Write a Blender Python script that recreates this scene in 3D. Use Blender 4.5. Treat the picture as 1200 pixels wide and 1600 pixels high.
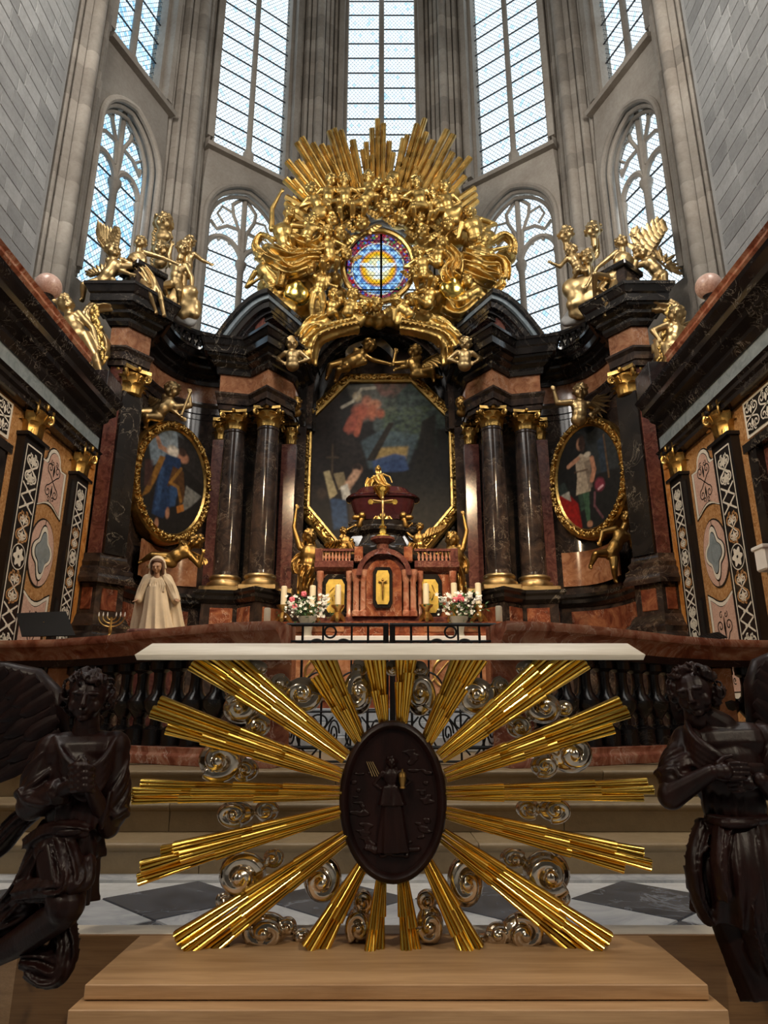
import bpy, bmesh, math, random
import numpy as np
from mathutils import Vector as Vec, Matrix, Quaternion
random.seed(7)
for o in list(bpy.data.objects): bpy.data.objects.remove(o)
SC = bpy.context.scene
COL = SC.collection
pi = math.pi
# ---------------------------------------------------------------- camera
FPX = 1075.0; PITCH = math.atan(322/1075.0); CH = 0.95
cam_d = bpy.data.cameras.new('camera'); cam = bpy.data.objects.new('camera', cam_d); COL.objects.link(cam)
cam.location = (0, 0, CH); cam.rotation_euler = (pi/2 + PITCH, 0, 0)
cam_d.sensor_fit = 'VERTICAL'; cam_d.sensor_height = 24; cam_d.lens = 24*FPX/1600
cam_d.clip_end = 200
SC.camera = cam
# ---------------------------------------------------------------- light
SC.view_settings.view_transform = 'Standard'; SC.view_settings.look = 'None'
SC.view_settings.gamma = 1; SC.view_settings.use_curve_mapping = False
SC.view_settings.exposure = 0.3
SC.cycles.use_denoising = True
SC.cycles.max_bounces = 7; SC.cycles.diffuse_bounces = 3; SC.cycles.glossy_bounces = 4; SC.cycles.transparent_max_bounces = 10
SC.cycles.sample_clamp_indirect = 4.0
SC.cycles.caustics_reflective = False; SC.cycles.caustics_refractive = False
w = bpy.data.worlds.new('sky'); SC.world = w; w.use_nodes = True
bg = w.node_tree.nodes['Background']; bg.inputs[0].default_value = (0.84, 0.93, 1.0, 1); bg.inputs[1].default_value = 5.2
def area(name, loc, target, sx, sy, power, col=(1, 1, 1), portal=False):
    l = bpy.data.lights.new(name, 'AREA'); l.shape = 'RECTANGLE'; l.size = sx; l.size_y = sy; l.energy = power; l.color = col
    o = bpy.data.objects.new(name, l); COL.objects.link(o); o.location = loc
    o.rotation_euler = (Vec(target)-Vec(loc)).to_track_quat('-Z', 'Y').to_euler()
    if portal: l.cycles.is_portal = True
    return o
# daylight of the nave clerestory windows (tall lights high on both side walls, behind the camera)
for s in (-1, 1):
    for y, e in ((4.6, 760), (0.2, 190), (-4.2, 120)):
        area('nave_window_daylight', (s*5.8, y, 13.5), (-s*1.5, y+6.0, 6.5), 2.2, 6.0, e, (1.0, 0.95, 0.88))
# warm lamps of the choir, hung on the arcade beside the altar steps
def spot(name, loc, target, power, col, ang=50, blend=.6, rad=.08):
    l = bpy.data.lights.new(name, 'SPOT'); l.energy = power; l.color = col; l.spot_size = math.radians(ang); l.spot_blend = blend; l.shadow_soft_size = rad
    o = bpy.data.objects.new(name, l); COL.objects.link(o); o.location = loc
    o.rotation_euler = (Vec(target)-Vec(loc)).to_track_quat('-Z', 'Y').to_euler(); return o
WARM = (1.0, 0.74, 0.45)
for s in (-1, 1):
    spot('choir_lamp', (-s*4.0, 4.6, 7.2), (s*4.9, 10.0, 3.4), 1150, WARM, 48)
    spot('altar_lamp', (s*2.6, 5.2, 8.0), (s*0.9, 12.8, 2.8), 1250, WARM, 44)
    spot('nave_lamp', (s*3.4, -1.6, 4.8), (0, 2.5, 0.6), 410, (1.0, .86, .66), 25, rad=.16)
# ---------------------------------------------------------------- pixel helper (frame of 1200x1600) at a real distance
_c, _s = math.cos(PITCH), math.sin(PITCH)
def P(px, py, Y):
    u = (px-600)/FPX; v = (800-py)/FPX; t = Y/(_c-v*_s)
    return Vec((u*t, Y, CH+t*(_s+v*_c)))
def mpp(py, Y):                       # metres for one pixel there
    return Y/(_c-(800-py)/FPX*_s)/FPX
def PX_(px, py, X):
    u = (px-600)/FPX; v = (800-py)/FPX; t = X/u
    return Vec((X, t*(_c-v*_s), CH+t*(_s+v*_c)))
# ---------------------------------------------------------------- mesh builder
class MB:
    def __init__(s): s.v = []; s.f = []; s.mi = []; s.cur = 0
    def add(s, vs, fs):
        o = len(s.v); s.v.extend([tuple(v) for v in vs]); s.f.extend([tuple(i+o for i in f) for f in fs]); s.mi.extend([s.cur]*len(fs)); return s
    def box(s, x0, x1, y0, y1, z0, z1):
        return s.add([(x0,y0,z0),(x1,y0,z0),(x1,y1,z0),(x0,y1,z0),(x0,y0,z1),(x1,y0,z1),(x1,y1,z1),(x0,y1,z1)],
            [(3,2,1,0),(4,5,6,7),(0,1,5,4),(1,2,6,5),(2,3,7,6),(3,0,4,7)])
    def obox(s, c, ax, ay, az):         # oriented box: centre and three half axes
        c = Vec(c); ax = Vec(ax); ay = Vec(ay); az = Vec(az)
        return s.add([c+a*ax+b*ay+d*az for d in (-1,1) for a,b in ((-1,-1),(1,-1),(1,1),(-1,1))],
            [(3,2,1,0),(4,5,6,7),(0,1,5,4),(1,2,6,5),(2,3,7,6),(3,0,4,7)])
    def grid(s, rows, cu=False, cv=False, flip=False):   # rows of equal length
        n = len(rows); m = len(rows[0]); vs = [p for r in rows for p in r]; fs = []
        for i in range(n if cu else n-1):
            for j in range(m if cv else m-1):
                a = i*m+j; b = i*m+(j+1)%m; c = ((i+1)%n)*m+(j+1)%m; d = ((i+1)%n)*m+j
                fs.append((a,d,c,b) if flip else (a,b,c,d))
        return s.add(vs, fs)
    def lathe(s, prof, c=(0,0,0), seg=20, sx=1, sy=1, cap=True):
        rows = [[(c[0]+r*sx*math.cos(2*pi*k/seg), c[1]+r*sy*math.sin(2*pi*k/seg), c[2]+z) for k in range(seg)] for r, z in prof]
        o = len(s.v); s.grid(rows, False, True)
        if cap:
            n = len(prof); s.f.append(tuple(o+k for k in range(seg))[::-1]); s.mi.append(s.cur)
            s.f.append(tuple(o+(n-1)*seg+k for k in range(seg))); s.mi.append(s.cur)
        return s
    def tube(s, pts, rad, seg=8, closed=False, flat=1.0, up=None):
        pts = [Vec(p) for p in pts]; n = len(pts)
        if not hasattr(rad, '__len__'): rad = [rad]*n
        rows = []; N = None
        for i, p in enumerate(pts):
            if closed: t = pts[(i+1) % n]-pts[i-1]
            else: t = pts[min(i+1, n-1)]-pts[max(i-1, 0)]
            if t.length < 1e-9: t = Vec((0,0,1))
            t.normalize()
            if up is not None: N = Vec(up)
            elif N is None: N = Vec((0,1,0)) if abs(t.y) < .9 else Vec((1,0,0))
            N = (N-t*N.dot(t));
            if N.length < 1e-6: N = t.orthogonal()
            N.normalize(); B = t.cross(N)
            rows.append([p+(N*math.cos(2*pi*k/seg)*flat+B*math.sin(2*pi*k/seg))*rad[i] for k in range(seg)])
        o = len(s.v); s.grid(rows, closed, True, flip=True)
        if not closed:
            s.f.append(tuple(o+k for k in range(seg))); s.mi.append(s.cur)
            s.f.append(tuple(o+(n-1)*seg+k for k in range(seg))[::-1]); s.mi.append(s.cur)
        return s
    def ell(s, c, r, seg=12, rings=8, q=None):
        c = Vec(c); r = (r, r, r) if not hasattr(r, '__len__') else r
        vs = []; fs = []
        for i in range(rings+1):
            a = pi*i/rings
            for k in range(seg):
                b = 2*pi*k/seg; d = Vec((r[0]*math.sin(a)*math.cos(b), r[1]*math.sin(a)*math.sin(b), r[2]*math.cos(a)))
                if q is not None: d = q @ d
                vs.append(c+d)
        for i in range(rings):
            for k in range(seg): fs.append((i*seg+k, (i+1)*seg+k, (i+1)*seg+(k+1) % seg, i*seg+(k+1) % seg))
        return s.add(vs, fs)
    def cone(s, p0, r0, p1, r1, seg=10):    # rounded cone
        p0 = Vec(p0); p1 = Vec(p1); d = p1-p0; L = d.length
        if L < 1e-6: return s.ell(p0, max(r0, r1))
        d /= L; pts = []; rr = []
        for a in (-.98, -.8, -.4, 0): pts.append(p0+d*(r0*a)); rr.append(r0*math.sqrt(max(0.02, 1-a*a)))
        for a in (0, .4, .8, .98): pts.append(p1+d*(r1*a)); rr.append(r1*math.sqrt(max(0.02, 1-a*a)))
        return s.tube(pts, rr, seg)
    def prism(s, poly, f):                   # poly list of 2d points, f(a,b,side)->3d for side 0/1
        n = len(poly); o = len(s.v)
        s.v.extend(tuple(f(a, b, 0)) for a, b in poly); s.v.extend(tuple(f(a, b, 1)) for a, b in poly)
        s.f.append(tuple(o+i for i in range(n))); s.f.append(tuple(o+n+i for i in range(n))[::-1])
        for i in range(n): s.f.append((o+i, o+n+i, o+n+(i+1) % n, o+(i+1) % n))
        s.mi.extend([s.cur]*(n+2)); return s
    def plan(s, pts, prof):                  # closed profile [(offset, z)] swept along an open plan polyline; offset to the right of travel
        n = len(pts); rows = []
        for i in range(n):
            p = Vec(pts[i]).to_2d()
            d1 = (Vec(pts[i]).to_2d()-Vec(pts[i-1]).to_2d()) if i > 0 else None
            d2 = (Vec(pts[i+1]).to_2d()-p) if i < n-1 else None
            if d1 is None: d1 = d2
            if d2 is None: d2 = d1
            d1 = d1.normalized(); d2 = d2.normalized()
            n1 = Vec((d1.y, -d1.x)); n2 = Vec((d2.y, -d2.x)); m = (n1+n2)/max(.35, 1+n1.dot(n2))
            rows.append([(p.x+m.x*o, p.y+m.y*o, z) for o, z in prof])
        o = len(s.v); k = len(prof); s.grid(rows, False, True)
        s.f.append(tuple(o+i for i in range(k))); s.f.append(tuple(o+(n-1)*k+i for i in range(k))[::-1]); s.mi.extend([s.cur]*2)
        return s
WLOC = {}
PENDING = []
def mesh_of(mb, name, mats, smooth=False, bevel=0, fixn=True, off=None):
    me = bpy.data.meshes.new(name)
    vs = mb.v if off is None else [(a-off[0], b-off[1], c-off[2]) for a, b, c in mb.v]
    me.from_pydata(vs, [], mb.f)
    mats = mats if isinstance(mats, (list, tuple)) else [mats]
    for m in mats: me.materials.append(MAT(m))
    if len(mats) > 1: me.polygons.foreach_set('material_index', mb.mi)
    if fixn or bevel:
        bm = bmesh.new(); bm.from_mesh(me)
        if fixn: bmesh.ops.recalc_face_normals(bm, faces=bm.faces)
        if bevel:
            es = [e for e in bm.edges if len(e.link_faces) == 2 and e.calc_face_angle(0) > .5]
            bmesh.ops.bevel(bm, geom=es, offset=bevel, segments=1, affect='EDGES', clamp_overlap=True)
        bm.to_mesh(me); bm.free()
    if smooth is not False:
        me.polygons.foreach_set('use_smooth', [True]*len(me.polygons))
        if smooth is not True: me.set_sharp_from_angle(angle=math.radians(smooth))
    me.update(); return me
def rootloc(p):
    while p is not None and p not in WLOC: p = p.parent
    return WLOC.get(p, Vec((0,0,0)))
def obj(name, mb, mats, parent=None, smooth=35, bevel=0, base=True, fixn=True):
    """one mesh object; verts given in world space"""
    if parent is None:
        a = np.array(mb.v); lo, hi = a.min(0), a.max(0)
        loc = Vec(((lo[0]+hi[0])/2, (lo[1]+hi[1])/2, lo[2]))
    else: loc = rootloc(parent)
    me = mesh_of(mb, name, mats, smooth, bevel, fixn, loc)
    o = bpy.data.objects.new(name, me); COL.objects.link(o)
    if parent is None: o.location = loc; WLOC[o] = loc
    else: o.parent = parent
    return o
def inst(name, me, parent, loc, rot=None, scale=None):   # shared mesh copy; loc in world space
    o = bpy.data.objects.new(name, me); COL.objects.link(o)
    o.parent = parent; o.location = Vec(loc)-(rootloc(parent) if parent else Vec((0,0,0)))
    if rot is not None:
        if isinstance(rot, Quaternion): o.rotation_mode = 'QUATERNION'; o.rotation_quaternion = rot
        else: o.rotation_euler = rot
    if scale is not None: o.scale = scale
    return o
def tag(o, label, cat, group=None, kind=None):
    if label: o['label'] = label
    if cat: o['category'] = cat
    if group: o['group'] = group
    if kind: o['kind'] = kind
    return o
def thing(name, label, cat, loc, group=None, kind=None):
    o = bpy.data.objects.new(name, None); COL.objects.link(o); o.location = loc; o.empty_display_size = .1; WLOC[o] = Vec(loc)
    return tag(o, label, cat, group, kind)
def struct(o, label=None):
    o['kind'] = 'structure'
    if label: o['label'] = label
    return o
def remesh(o, voxel, it=4, fac=.5):
    m = o.modifiers.new('r', 'REMESH'); m.mode = 'VOXEL'; m.voxel_size = voxel; m.use_smooth_shade = True
    if it: q = o.modifiers.new('s', 'SMOOTH'); q.factor = fac; q.iterations = it
    PENDING.append(o); return o
def apply_pending():
    bpy.context.view_layer.update(); dg = bpy.context.evaluated_depsgraph_get()
    for o in PENDING:
        e = o.evaluated_get(dg); me = bpy.data.meshes.new_from_object(e, depsgraph=dg); old = o.data; nm = old.name
        o.modifiers.clear(); o.data = me; me.name = nm
        me.polygons.foreach_set('use_smooth', [True]*len(me.polygons))
    PENDING.clear()
# ---------------------------------------------------------------- materials
_M = {}
def MAT(n):
    return _M[n] if isinstance(n, str) else n
def nodes(name):
    m = bpy.data.materials.new(name); m.use_nodes = True; nt = m.node_tree; nt.nodes.clear(); _M[name] = m
    out = nt.nodes.new('ShaderNodeOutputMaterial'); b = nt.nodes.new('ShaderNodeBsdfPrincipled'); nt.links.new(b.outputs[0], out.inputs[0])
    return m, nt, b, out
def N(nt, t, **k):
    n = nt.nodes.new(t)
    for a, v in k.items():
        if a in n.inputs: n.inputs[a].default_value = v
        else: setattr(n, a, v)
    return n
def ramp(nt, src, stops):
    r = nt.nodes.new('ShaderNodeValToRGB'); e = r.color_ramp.elements
    while len(e) < len(stops): e.new(.5)
    for i, (p, c) in enumerate(stops): e[i].position = p; e[i].color = (*c, 1) if len(c) == 3 else c
    nt.links.new(src, r.inputs[0]); return r.outputs[0]
def mixc(nt, fac, a, b, mode='MIX'):
    m = nt.nodes.new('ShaderNodeMix'); m.data_type = 'RGBA'; m.blend_type = mode
    for s, i in ((fac, 0), (a, 6), (b, 7)):
        if hasattr(s, 'is_linked'): nt.links.new(s, m.inputs[i])
        else: m.inputs[i].default_value = (*s, 1) if (hasattr(s, '__len__') and len(s) == 3) else s
    return m.outputs[2]
def pos(nt, sc=(1, 1, 1)):
    g = nt.nodes.new('ShaderNodeNewGeometry')
    mp = nt.nodes.new('ShaderNodeMapping'); mp.inputs['Scale'].default_value = sc; nt.links.new(g.outputs['Position'], mp.inputs[0]); return mp.outputs[0]
def noise(nt, vec, scale, detail=5, rough=.6, dist=0.):
    n = N(nt, 'ShaderNodeTexNoise', Scale=scale, Detail=detail, Roughness=rough, Distortion=dist); nt.links.new(vec, n.inputs['Vector']); return n.outputs['Fac']
def bump(nt, b, src, strength=.3, dist=.01):
    n = N(nt, 'ShaderNodeBump', Strength=strength, Distance=dist); nt.links.new(src, n.inputs['Height']); nt.links.new(n.outputs[0], b.inputs['Normal'])
def plain(name, col, rough=.5, metal=0., var=.25, scale=6, bmp=0., coat=0.):
    m, nt, b, out = nodes(name); v = pos(nt); f = noise(nt, v, scale)
    lo = tuple(c*(1-var) for c in col); hi = tuple(min(1, c*(1+var)) for c in col)
    nt.links.new(ramp(nt, f, [(.3, lo), (.7, hi)]), b.inputs['Base Color'])
    b.inputs['Roughness'].default_value = rough; b.inputs['Metallic'].default_value = metal; b.inputs['Coat Weight'].default_value = coat
    if bmp: bump(nt, b, noise(nt, v, scale*5), bmp)
    return m
def marble(name, stops, vein, scale=2., vscale=2.2, vw=.02, rough=.16, vamt=.8, dist=1.5, vein2=None):
    """clouded ground with thin veins where a noise field crosses a level"""
    m, nt, b, out = nodes(name); v = pos(nt)
    base = ramp(nt, noise(nt, v, scale, 7, .62, dist), stops)
    n2 = noise(nt, v, vscale, 9, .62, 1.2)
    mk = ramp(nt, n2, [(.5-vw, (0,0,0)), (.5, (vamt,)*3), (.5+vw, (0,0,0))])
    n3 = noise(nt, v, vscale*.45, 3); gate = ramp(nt, n3, [(.46, (0,0,0)), (.62, (1,1,1))])
    fac = mixc(nt, 1.0, mk, gate, 'MULTIPLY')
    col = mixc(nt, fac, base, vein)
    if vein2:
        k = ramp(nt, noise(nt, v, vscale*2.3, 8, .6, 2.), [(.5-vw, (0,0,0)), (.5, (.7,)*3), (.5+vw, (0,0,0))]); col = mixc(nt, k, col, vein2)
    nt.links.new(col, b.inputs['Base Color']); b.inputs['Roughness'].default_value = rough
    b.inputs['Specular IOR Level'].default_value = .5
    return m
def stone(name, a, b_, rough=.85, rnd=.3, tint=None):
    m, nt, b, out = nodes(name); v = pos(nt)
    base = ramp(nt, noise(nt, v, .9, 7, .65), [(.32, a), (.68, b_)])
    oi = nt.nodes.new('ShaderNodeObjectInfo')
    r = ramp(nt, oi.outputs['Random'], [(0, (1-rnd,)*3), (1, (1+rnd*.25,)*3)])
    col = mixc(nt, 1.0, base, r, 'MULTIPLY')
    sp = ramp(nt, noise(nt, v, 14, 6, .7), [(.3, (.78,.77,.75)), (.6, (1,1,1))]); col = mixc(nt, .7, col, sp, 'MULTIPLY')
    nt.links.new(col, b.inputs['Base Color']); b.inputs['Roughness'].default_value = rough
    bump(nt, b, noise(nt, v, 9, 8, .7), .35, .02); return m
stone('stone_warm', (.30,.255,.21), (.43,.385,.33))
stone('stone_grey', (.38,.375,.365), (.55,.545,.53), rnd=.3)
stone('stone_step', (.24,.165,.085), (.37,.27,.15), rough=.45, rnd=.15)
stone('stone_joint', (.46,.45,.43), (.58,.57,.55))
marble('black_marble', [(.35,(.008,.007,.007)),(.62,(.022,.018,.016))], (.42,.36,.28), 1.6, 2.0, .012, .13, .6)
marble('black_vein', [(.35,(.008,.007,.008)),(.65,(.02,.018,.02))], (.55,.5,.44), 1.6, 4.2, .009, .16, .6)
marble('grey_brown', [(.3,(.014,.010,.010)),(.5,(.036,.025,.021)),(.7,(.085,.052,.036))], (.45,.35,.25), 2.6, 3.2, .016, .11, .5)
marble('amber_marble', [(.3,(.28,.09,.02)),(.5,(.52,.21,.045)),(.7,(.66,.33,.10))], (.8,.6,.42), 4.5, 4.2, .015, .16, .5)
marble('rail_black', [(.35,(.006,.005,.006)),(.65,(.016,.013,.013))], (.25,.2,.16), 2, 3.0, .012, .24, .4)
marble('violet_brown', [(.3,(.05,.018,.016)),(.5,(.13,.045,.036)),(.7,(.21,.085,.06))], (.42,.26,.18), 6.0, 5, .02, .16, .5)
marble('red_marble', [(.3,(.07,.018,.011)),(.48,(.20,.056,.028)),(.66,(.36,.14,.065))], (.72,.5,.36), 3.2, 3.0, .018, .16, .7)
marble('orange_marble', [(.3,(.20,.075,.035)),(.5,(.36,.155,.075)),(.7,(.50,.255,.135))], (.75,.58,.45), 4.5, 4.2, .015, .16, .5)
marble('pink_marble', [(.32,(.17,.045,.025)),(.48,(.36,.13,.075)),(.62,(.50,.26,.17)),(.75,(.62,.43,.30))], (.8,.62,.5), 3.4, 3.4, .02, .16, .6)
marble('rose_grain', [(.3,(.42,.24,.19)),(.5,(.58,.38,.31)),(.7,(.70,.52,.45))], (.8,.7,.62), 22, 8, .01, .3, .3)
marble('ochre_grain', [(.3,(.22,.10,.035)),(.5,(.42,.215,.085)),(.7,(.58,.36,.18))], (.7,.5,.33), 16, 9, .012, .25, .3)
marble('blue_grey', [(.3,(.15,.19,.215)),(.7,(.27,.32,.35))], (.5,.53,.55), 5, 5, .01, .25, .4)
marble('white_marble', [(.3,(.34,.36,.38)),(.55,(.54,.55,.56)),(.75,(.62,.63,.63))], (.24,.27,.31), 2.2, 1.6, .03, .22, .7)
marble('dark_tile', [(.3,(.035,.04,.048)),(.6,(.09,.10,.12)),(.8,(.17,.19,.21))], (.5,.52,.55), 2.6, 2.2, .025, .22, .6)
marble('porphyry', [(.3,(.03,.008,.010)),(.7,(.055,.013,.015))], (.5,.3,.28), 8, 2.2, .006, .12, .5)
plain('inlay_white', (.72,.68,.60), .3, 0, .08); plain('inlay_black', (.012,.011,.012), .25)
def gold(name, col, rough, dark=.45, scale=5.):
    m, nt, b, out = nodes(name); v = pos(nt)
    c = ramp(nt, noise(nt, v, scale, 6, .65), [(.3, tuple(x*dark for x in col)), (.6, col)])
    nt.links.new(c, b.inputs['Base Color']); b.inputs['Metallic'].default_value = 1
    nt.links.new(ramp(nt, noise(nt, v, scale*2.2, 4), [(.3, (rough*.7,)*3), (.7, (rough*1.35,)*3)]), b.inputs['Roughness'])
    bump(nt, b, noise(nt, v, scale*6, 4), .05, .01); return m
gold('gold', (.68,.45,.145), .40, .55, 3.5); gold('gold_old', (.54,.38,.18), .42, .65, 3); gold('gold_frame', (.66,.42,.13), .36, .5, 7)
gold('gold_ray', (.95,.64,.13), .19, .8, 3); gold('bronze_gold', (.40,.24,.075), .4, .7, 3); gold('gold_bright', (.95,.68,.17), .2, .8)
gold('silver', (.66,.58,.48), .15, .7, 5); gold('dull_red_gilt', (.5,.2,.07), .4, .6)
def wood(name, a, b_, sc=(1.2, 14, 14), rough=.42, ring=2.2):
    m, nt, b, out = nodes(name); v = pos(nt, sc); f = noise(nt, v, ring, 6, .6, .6)
    col = ramp(nt, f, [(.28, a), (.5, tuple((x+y)/2 for x, y in zip(a, b_))), (.72, b_)])
    fine = ramp(nt, noise(nt, pos(nt, (sc[0]*2, sc[1]*7, sc[2]*7)), 3, 3), [(.35, (.82,.8,.78)), (.6, (1,1,1))])
    nt.links.new(mixc(nt, .8, col, fine, 'MULTIPLY'), b.inputs['Base Color']); b.inputs['Roughness'].default_value = rough; return m
wood('oak', (.33,.185,.085), (.50,.31,.16)); wood('oak_dark', (.19,.095,.036), (.30,.165,.07)); wood('oak_pale', (.55,.50,.42), (.68,.63,.55), rough=.4)
def darkwood(name):
    m, nt, b, out = nodes(name); v = pos(nt, (6, 6, 2))
    nt.links.new(ramp(nt, noise(nt, v, 3, 6), [(.3, (.006,.002,.0018)), (.7, (.019,.006,.0048))]), b.inputs['Base Color'])
    b.inputs['Roughness'].default_value = .38; b.inputs['Specular IOR Level'].default_value = .22; bump(nt, b, noise(nt, v, 14, 5), .12, .01); return m
darkwood('dark_wood')
plain('cream_statue', (.70,.56,.38), .5, 0, .12, 5, .05); plain('skin_paint', (.42,.24,.14), .55, 0, .1); plain('hair_paint', (.11,.05,.025), .6)
plain('wax', (.80,.70,.50), .5, 0, .05); plain('iron', (.012,.012,.013), .45, .3); plain('cloth_white', (.72,.70,.68), .8, 0, .06)
plain('black_cloth', (.004,.004,.0045), .9); plain('leaf_green', (.05,.12,.035), .5, 0, .5, 20); plain('petal_white', (.82,.80,.74), .6, 0, .08)
plain('petal_pink', (.80,.17,.22), .6, 0, .2); plain('lead', (.03,.03,.032), .6); plain('vase', (.35,.33,.28), .15, 0, .2); plain('mirror', (.35,.36,.36), .12, .9)
gold('gold_door', (.85,.58,.12), .42, .7, 8); _M['gold_door'].node_tree.nodes['Principled BSDF'].inputs['Metallic'].default_value = .45
plain('plaster', (.34,.32,.29), .9); plain('copper_disc', (.16,.085,.04), .35, .5, .4)
def glassmat(name, a=.115, tint=((.86,.95,1.0), (.98,1.0,1.0)), deep=(.50,.76,.92), dens=.10):
    m, nt, b, out = nodes(name); nt.nodes.remove(b)
    tc = nt.nodes.new('ShaderNodeTexCoord'); sp = nt.nodes.new('ShaderNodeSeparateXYZ'); nt.links.new(tc.outputs['Object'], sp.inputs[0])
    def mth(op, x, y=None):
        n = nt.nodes.new('ShaderNodeMath'); n.operation = op
        for i, q in enumerate((x, y)):
            if q is None: continue
            if hasattr(q, 'is_linked'): nt.links.new(q, n.inputs[i])
            else: n.inputs[i].default_value = q
        return n.outputs[0]
    X = mth('DIVIDE', sp.outputs[0], a); Z = mth('DIVIDE', sp.outputs[2], a*1.35)
    p = mth('ADD', X, Z); q = mth('SUBTRACT', X, Z)
    lines = None
    for d in (p, q):
        fr = mth('FRACT', mth('ADD', d, 100.0)); k = mth('GREATER_THAN', mth('ABSOLUTE', mth('SUBTRACT', fr, .5)), .5-.055)
        lines = k if lines is None else mth('MAXIMUM', lines, k)
    cb = nt.nodes.new('ShaderNodeCombineXYZ'); nt.links.new(mth('FLOOR', p), cb.inputs[0]); nt.links.new(mth('FLOOR', q), cb.inputs[1])
    oi = nt.nodes.new('ShaderNodeObjectInfo'); nt.links.new(mth('MULTIPLY', oi.outputs['Random'], 91.), cb.inputs[2])
    wn = nt.nodes.new('ShaderNodeTexWhiteNoise'); nt.links.new(cb.outputs[0], wn.inputs['Vector'])
    col = ramp(nt, wn.outputs['Value'], [(0, deep), (dens, tint[0]), (.6, tint[1]), (1, (.90,.97,.98))])
    tr = nt.nodes.new('ShaderNodeBsdfTransparent'); nt.links.new(mixc(nt, 1., col, (.25,.25,.25), 'MULTIPLY'), tr.inputs[0])
    gl = N(nt, 'ShaderNodeBsdfGlossy', Roughness=.15); mx = nt.nodes.new('ShaderNodeMixShader'); mx.inputs[0].default_value = .05
    nt.links.new(tr.outputs[0], mx.inputs[1]); nt.links.new(gl.outputs[0], mx.inputs[2])
    df = N(nt, 'ShaderNodeBsdfDiffuse'); df.inputs[0].default_value = (.03,.03,.035,1)
    m2 = nt.nodes.new('ShaderNodeMixShader'); nt.links.new(lines, m2.inputs[0]); nt.links.new(mx.outputs[0], m2.inputs[1]); nt.links.new(df.outputs[0], m2.inputs[2])
    nt.links.new(m2.outputs[0], out.inputs[0]); return m
glassmat('glass_clear'); glassmat('glass_blue', tint=((.55,.80,.98), (.74,.90,1.0)), deep=(.25,.55,.85), dens=.3)
def attr_mat(name, rough=.35, trans=0.):
    m, nt, b, out = nodes(name); a = nt.nodes.new('ShaderNodeAttribute'); a.attribute_name = 'paint'
    if trans:
        nt.nodes.remove(b); tr = nt.nodes.new('ShaderNodeBsdfTransparent'); nt.links.new(a.outputs['Color'], tr.inputs[0]); nt.links.new(tr.outputs[0], out.inputs[0])
    else:
        nt.links.new(a.outputs['Color'], b.inputs['Base Color']); b.inputs['Roughness'].default_value = rough; b.inputs['Specular IOR Level'].default_value = .2
    return m
attr_mat('painted', .55); attr_mat('stained', trans=1)
# ================================================================ the apse, walls, floor
X0 = -0.08
ZT = 24.0
AP = [(6.15, 10.85), (5.0, 14.05), (1.95, 16.3)]       # half plan of the polygon apse
def S(s, x): return X0+s*x
fl = MB().box(-6.6, 6.6, -12, 17, -.3, -.012); floor = struct(obj('floor', fl, 'stone_joint'))
# marble tiles laid on the diagonal
tile_l = MB(); hs = .43; g = .006
def tile_mesh(mat):
    b = MB(); r = hs-g
    b.add([(r,0,0),(0,r,0),(-r,0,0),(0,-r,0),(r*.985,0,.012),(0,r*.985,.012),(-r*.985,0,.012),(0,-r*.985,.012)], [(4,5,6,7),(0,1,5,4),(1,2,6,5),(2,3,7,6),(3,0,4,7)])
    return mesh_of(b, 'tile', mat)
tw, tb = tile_mesh('white_marble'), tile_mesh('dark_tile')
for i in range(-7, 8):
    for j in range(0, 5):
        y = 2.95+j*hs; x = .16+i*2*hs+(hs if j % 2 else 0)
        if y > 4.62 or abs(x) > 3.6: continue
        inst('tile', tb if j % 2 else tw, floor, (x, y, -.012))
for (x, y, m_) in ((-1.55,2.28,tw),(1.55,2.28,tb),(-1.98,2.28+.43,tb),(1.98,2.7,tw),(-1.12,1.85,tb),(1.12,1.85,tw),(1.55,1.42,tw),(-1.55,1.42,tb),(1.98,1.85,tb),(-1.98,1.85,tw)):
    inst('tile', m_, floor, (x, y, -.012))
bd = MB().box(-6, 6, 4.66, 4.84, -.012, .004); obj('stone_border', bd, 'white_marble', floor)
# the three steps up to the choir, each laid in blocks
def steps():
    y0s = (4.84, 5.26, 5.66); z0 = (0, .185, .375); z1 = (.185, .375, .565)
    for k in range(3):
        t = thing('stone_step', ['worn stone step lowest below the choir rail', 'middle stone step of the flight below the choir rail', 'top stone step directly under the red marble rail base'][k], 'step', (0, y0s[k], z0[k]), 'steps to the choir')
        x = -6.0; rr = random.Random(k+3)
        while x < 6.0:
            w_ = rr.uniform(1.3, 2.1); x2 = min(6.0, x+w_)
            b = MB(); nose = [(0, z0[k]), (0, z1[k]-.055), (-.012, z1[k]-.05), (-.03, z1[k]-.03), (-.03, z1[k]-.012), (-.018, z1[k]), (.75, z1[k]), (.75, z0[k])]
            b.prism(nose, lambda a, c, q: ((x+.002, x2-.002)[q], y0s[k]+a, c)); obj('block', b, 'stone_step', t, bevel=.003); x = x2
steps()
cf = MB().box(-6.0, 6.0, 6.3, 17, .3, .565); struct(obj('floor_choir', cf, 'stone_step'))
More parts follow.
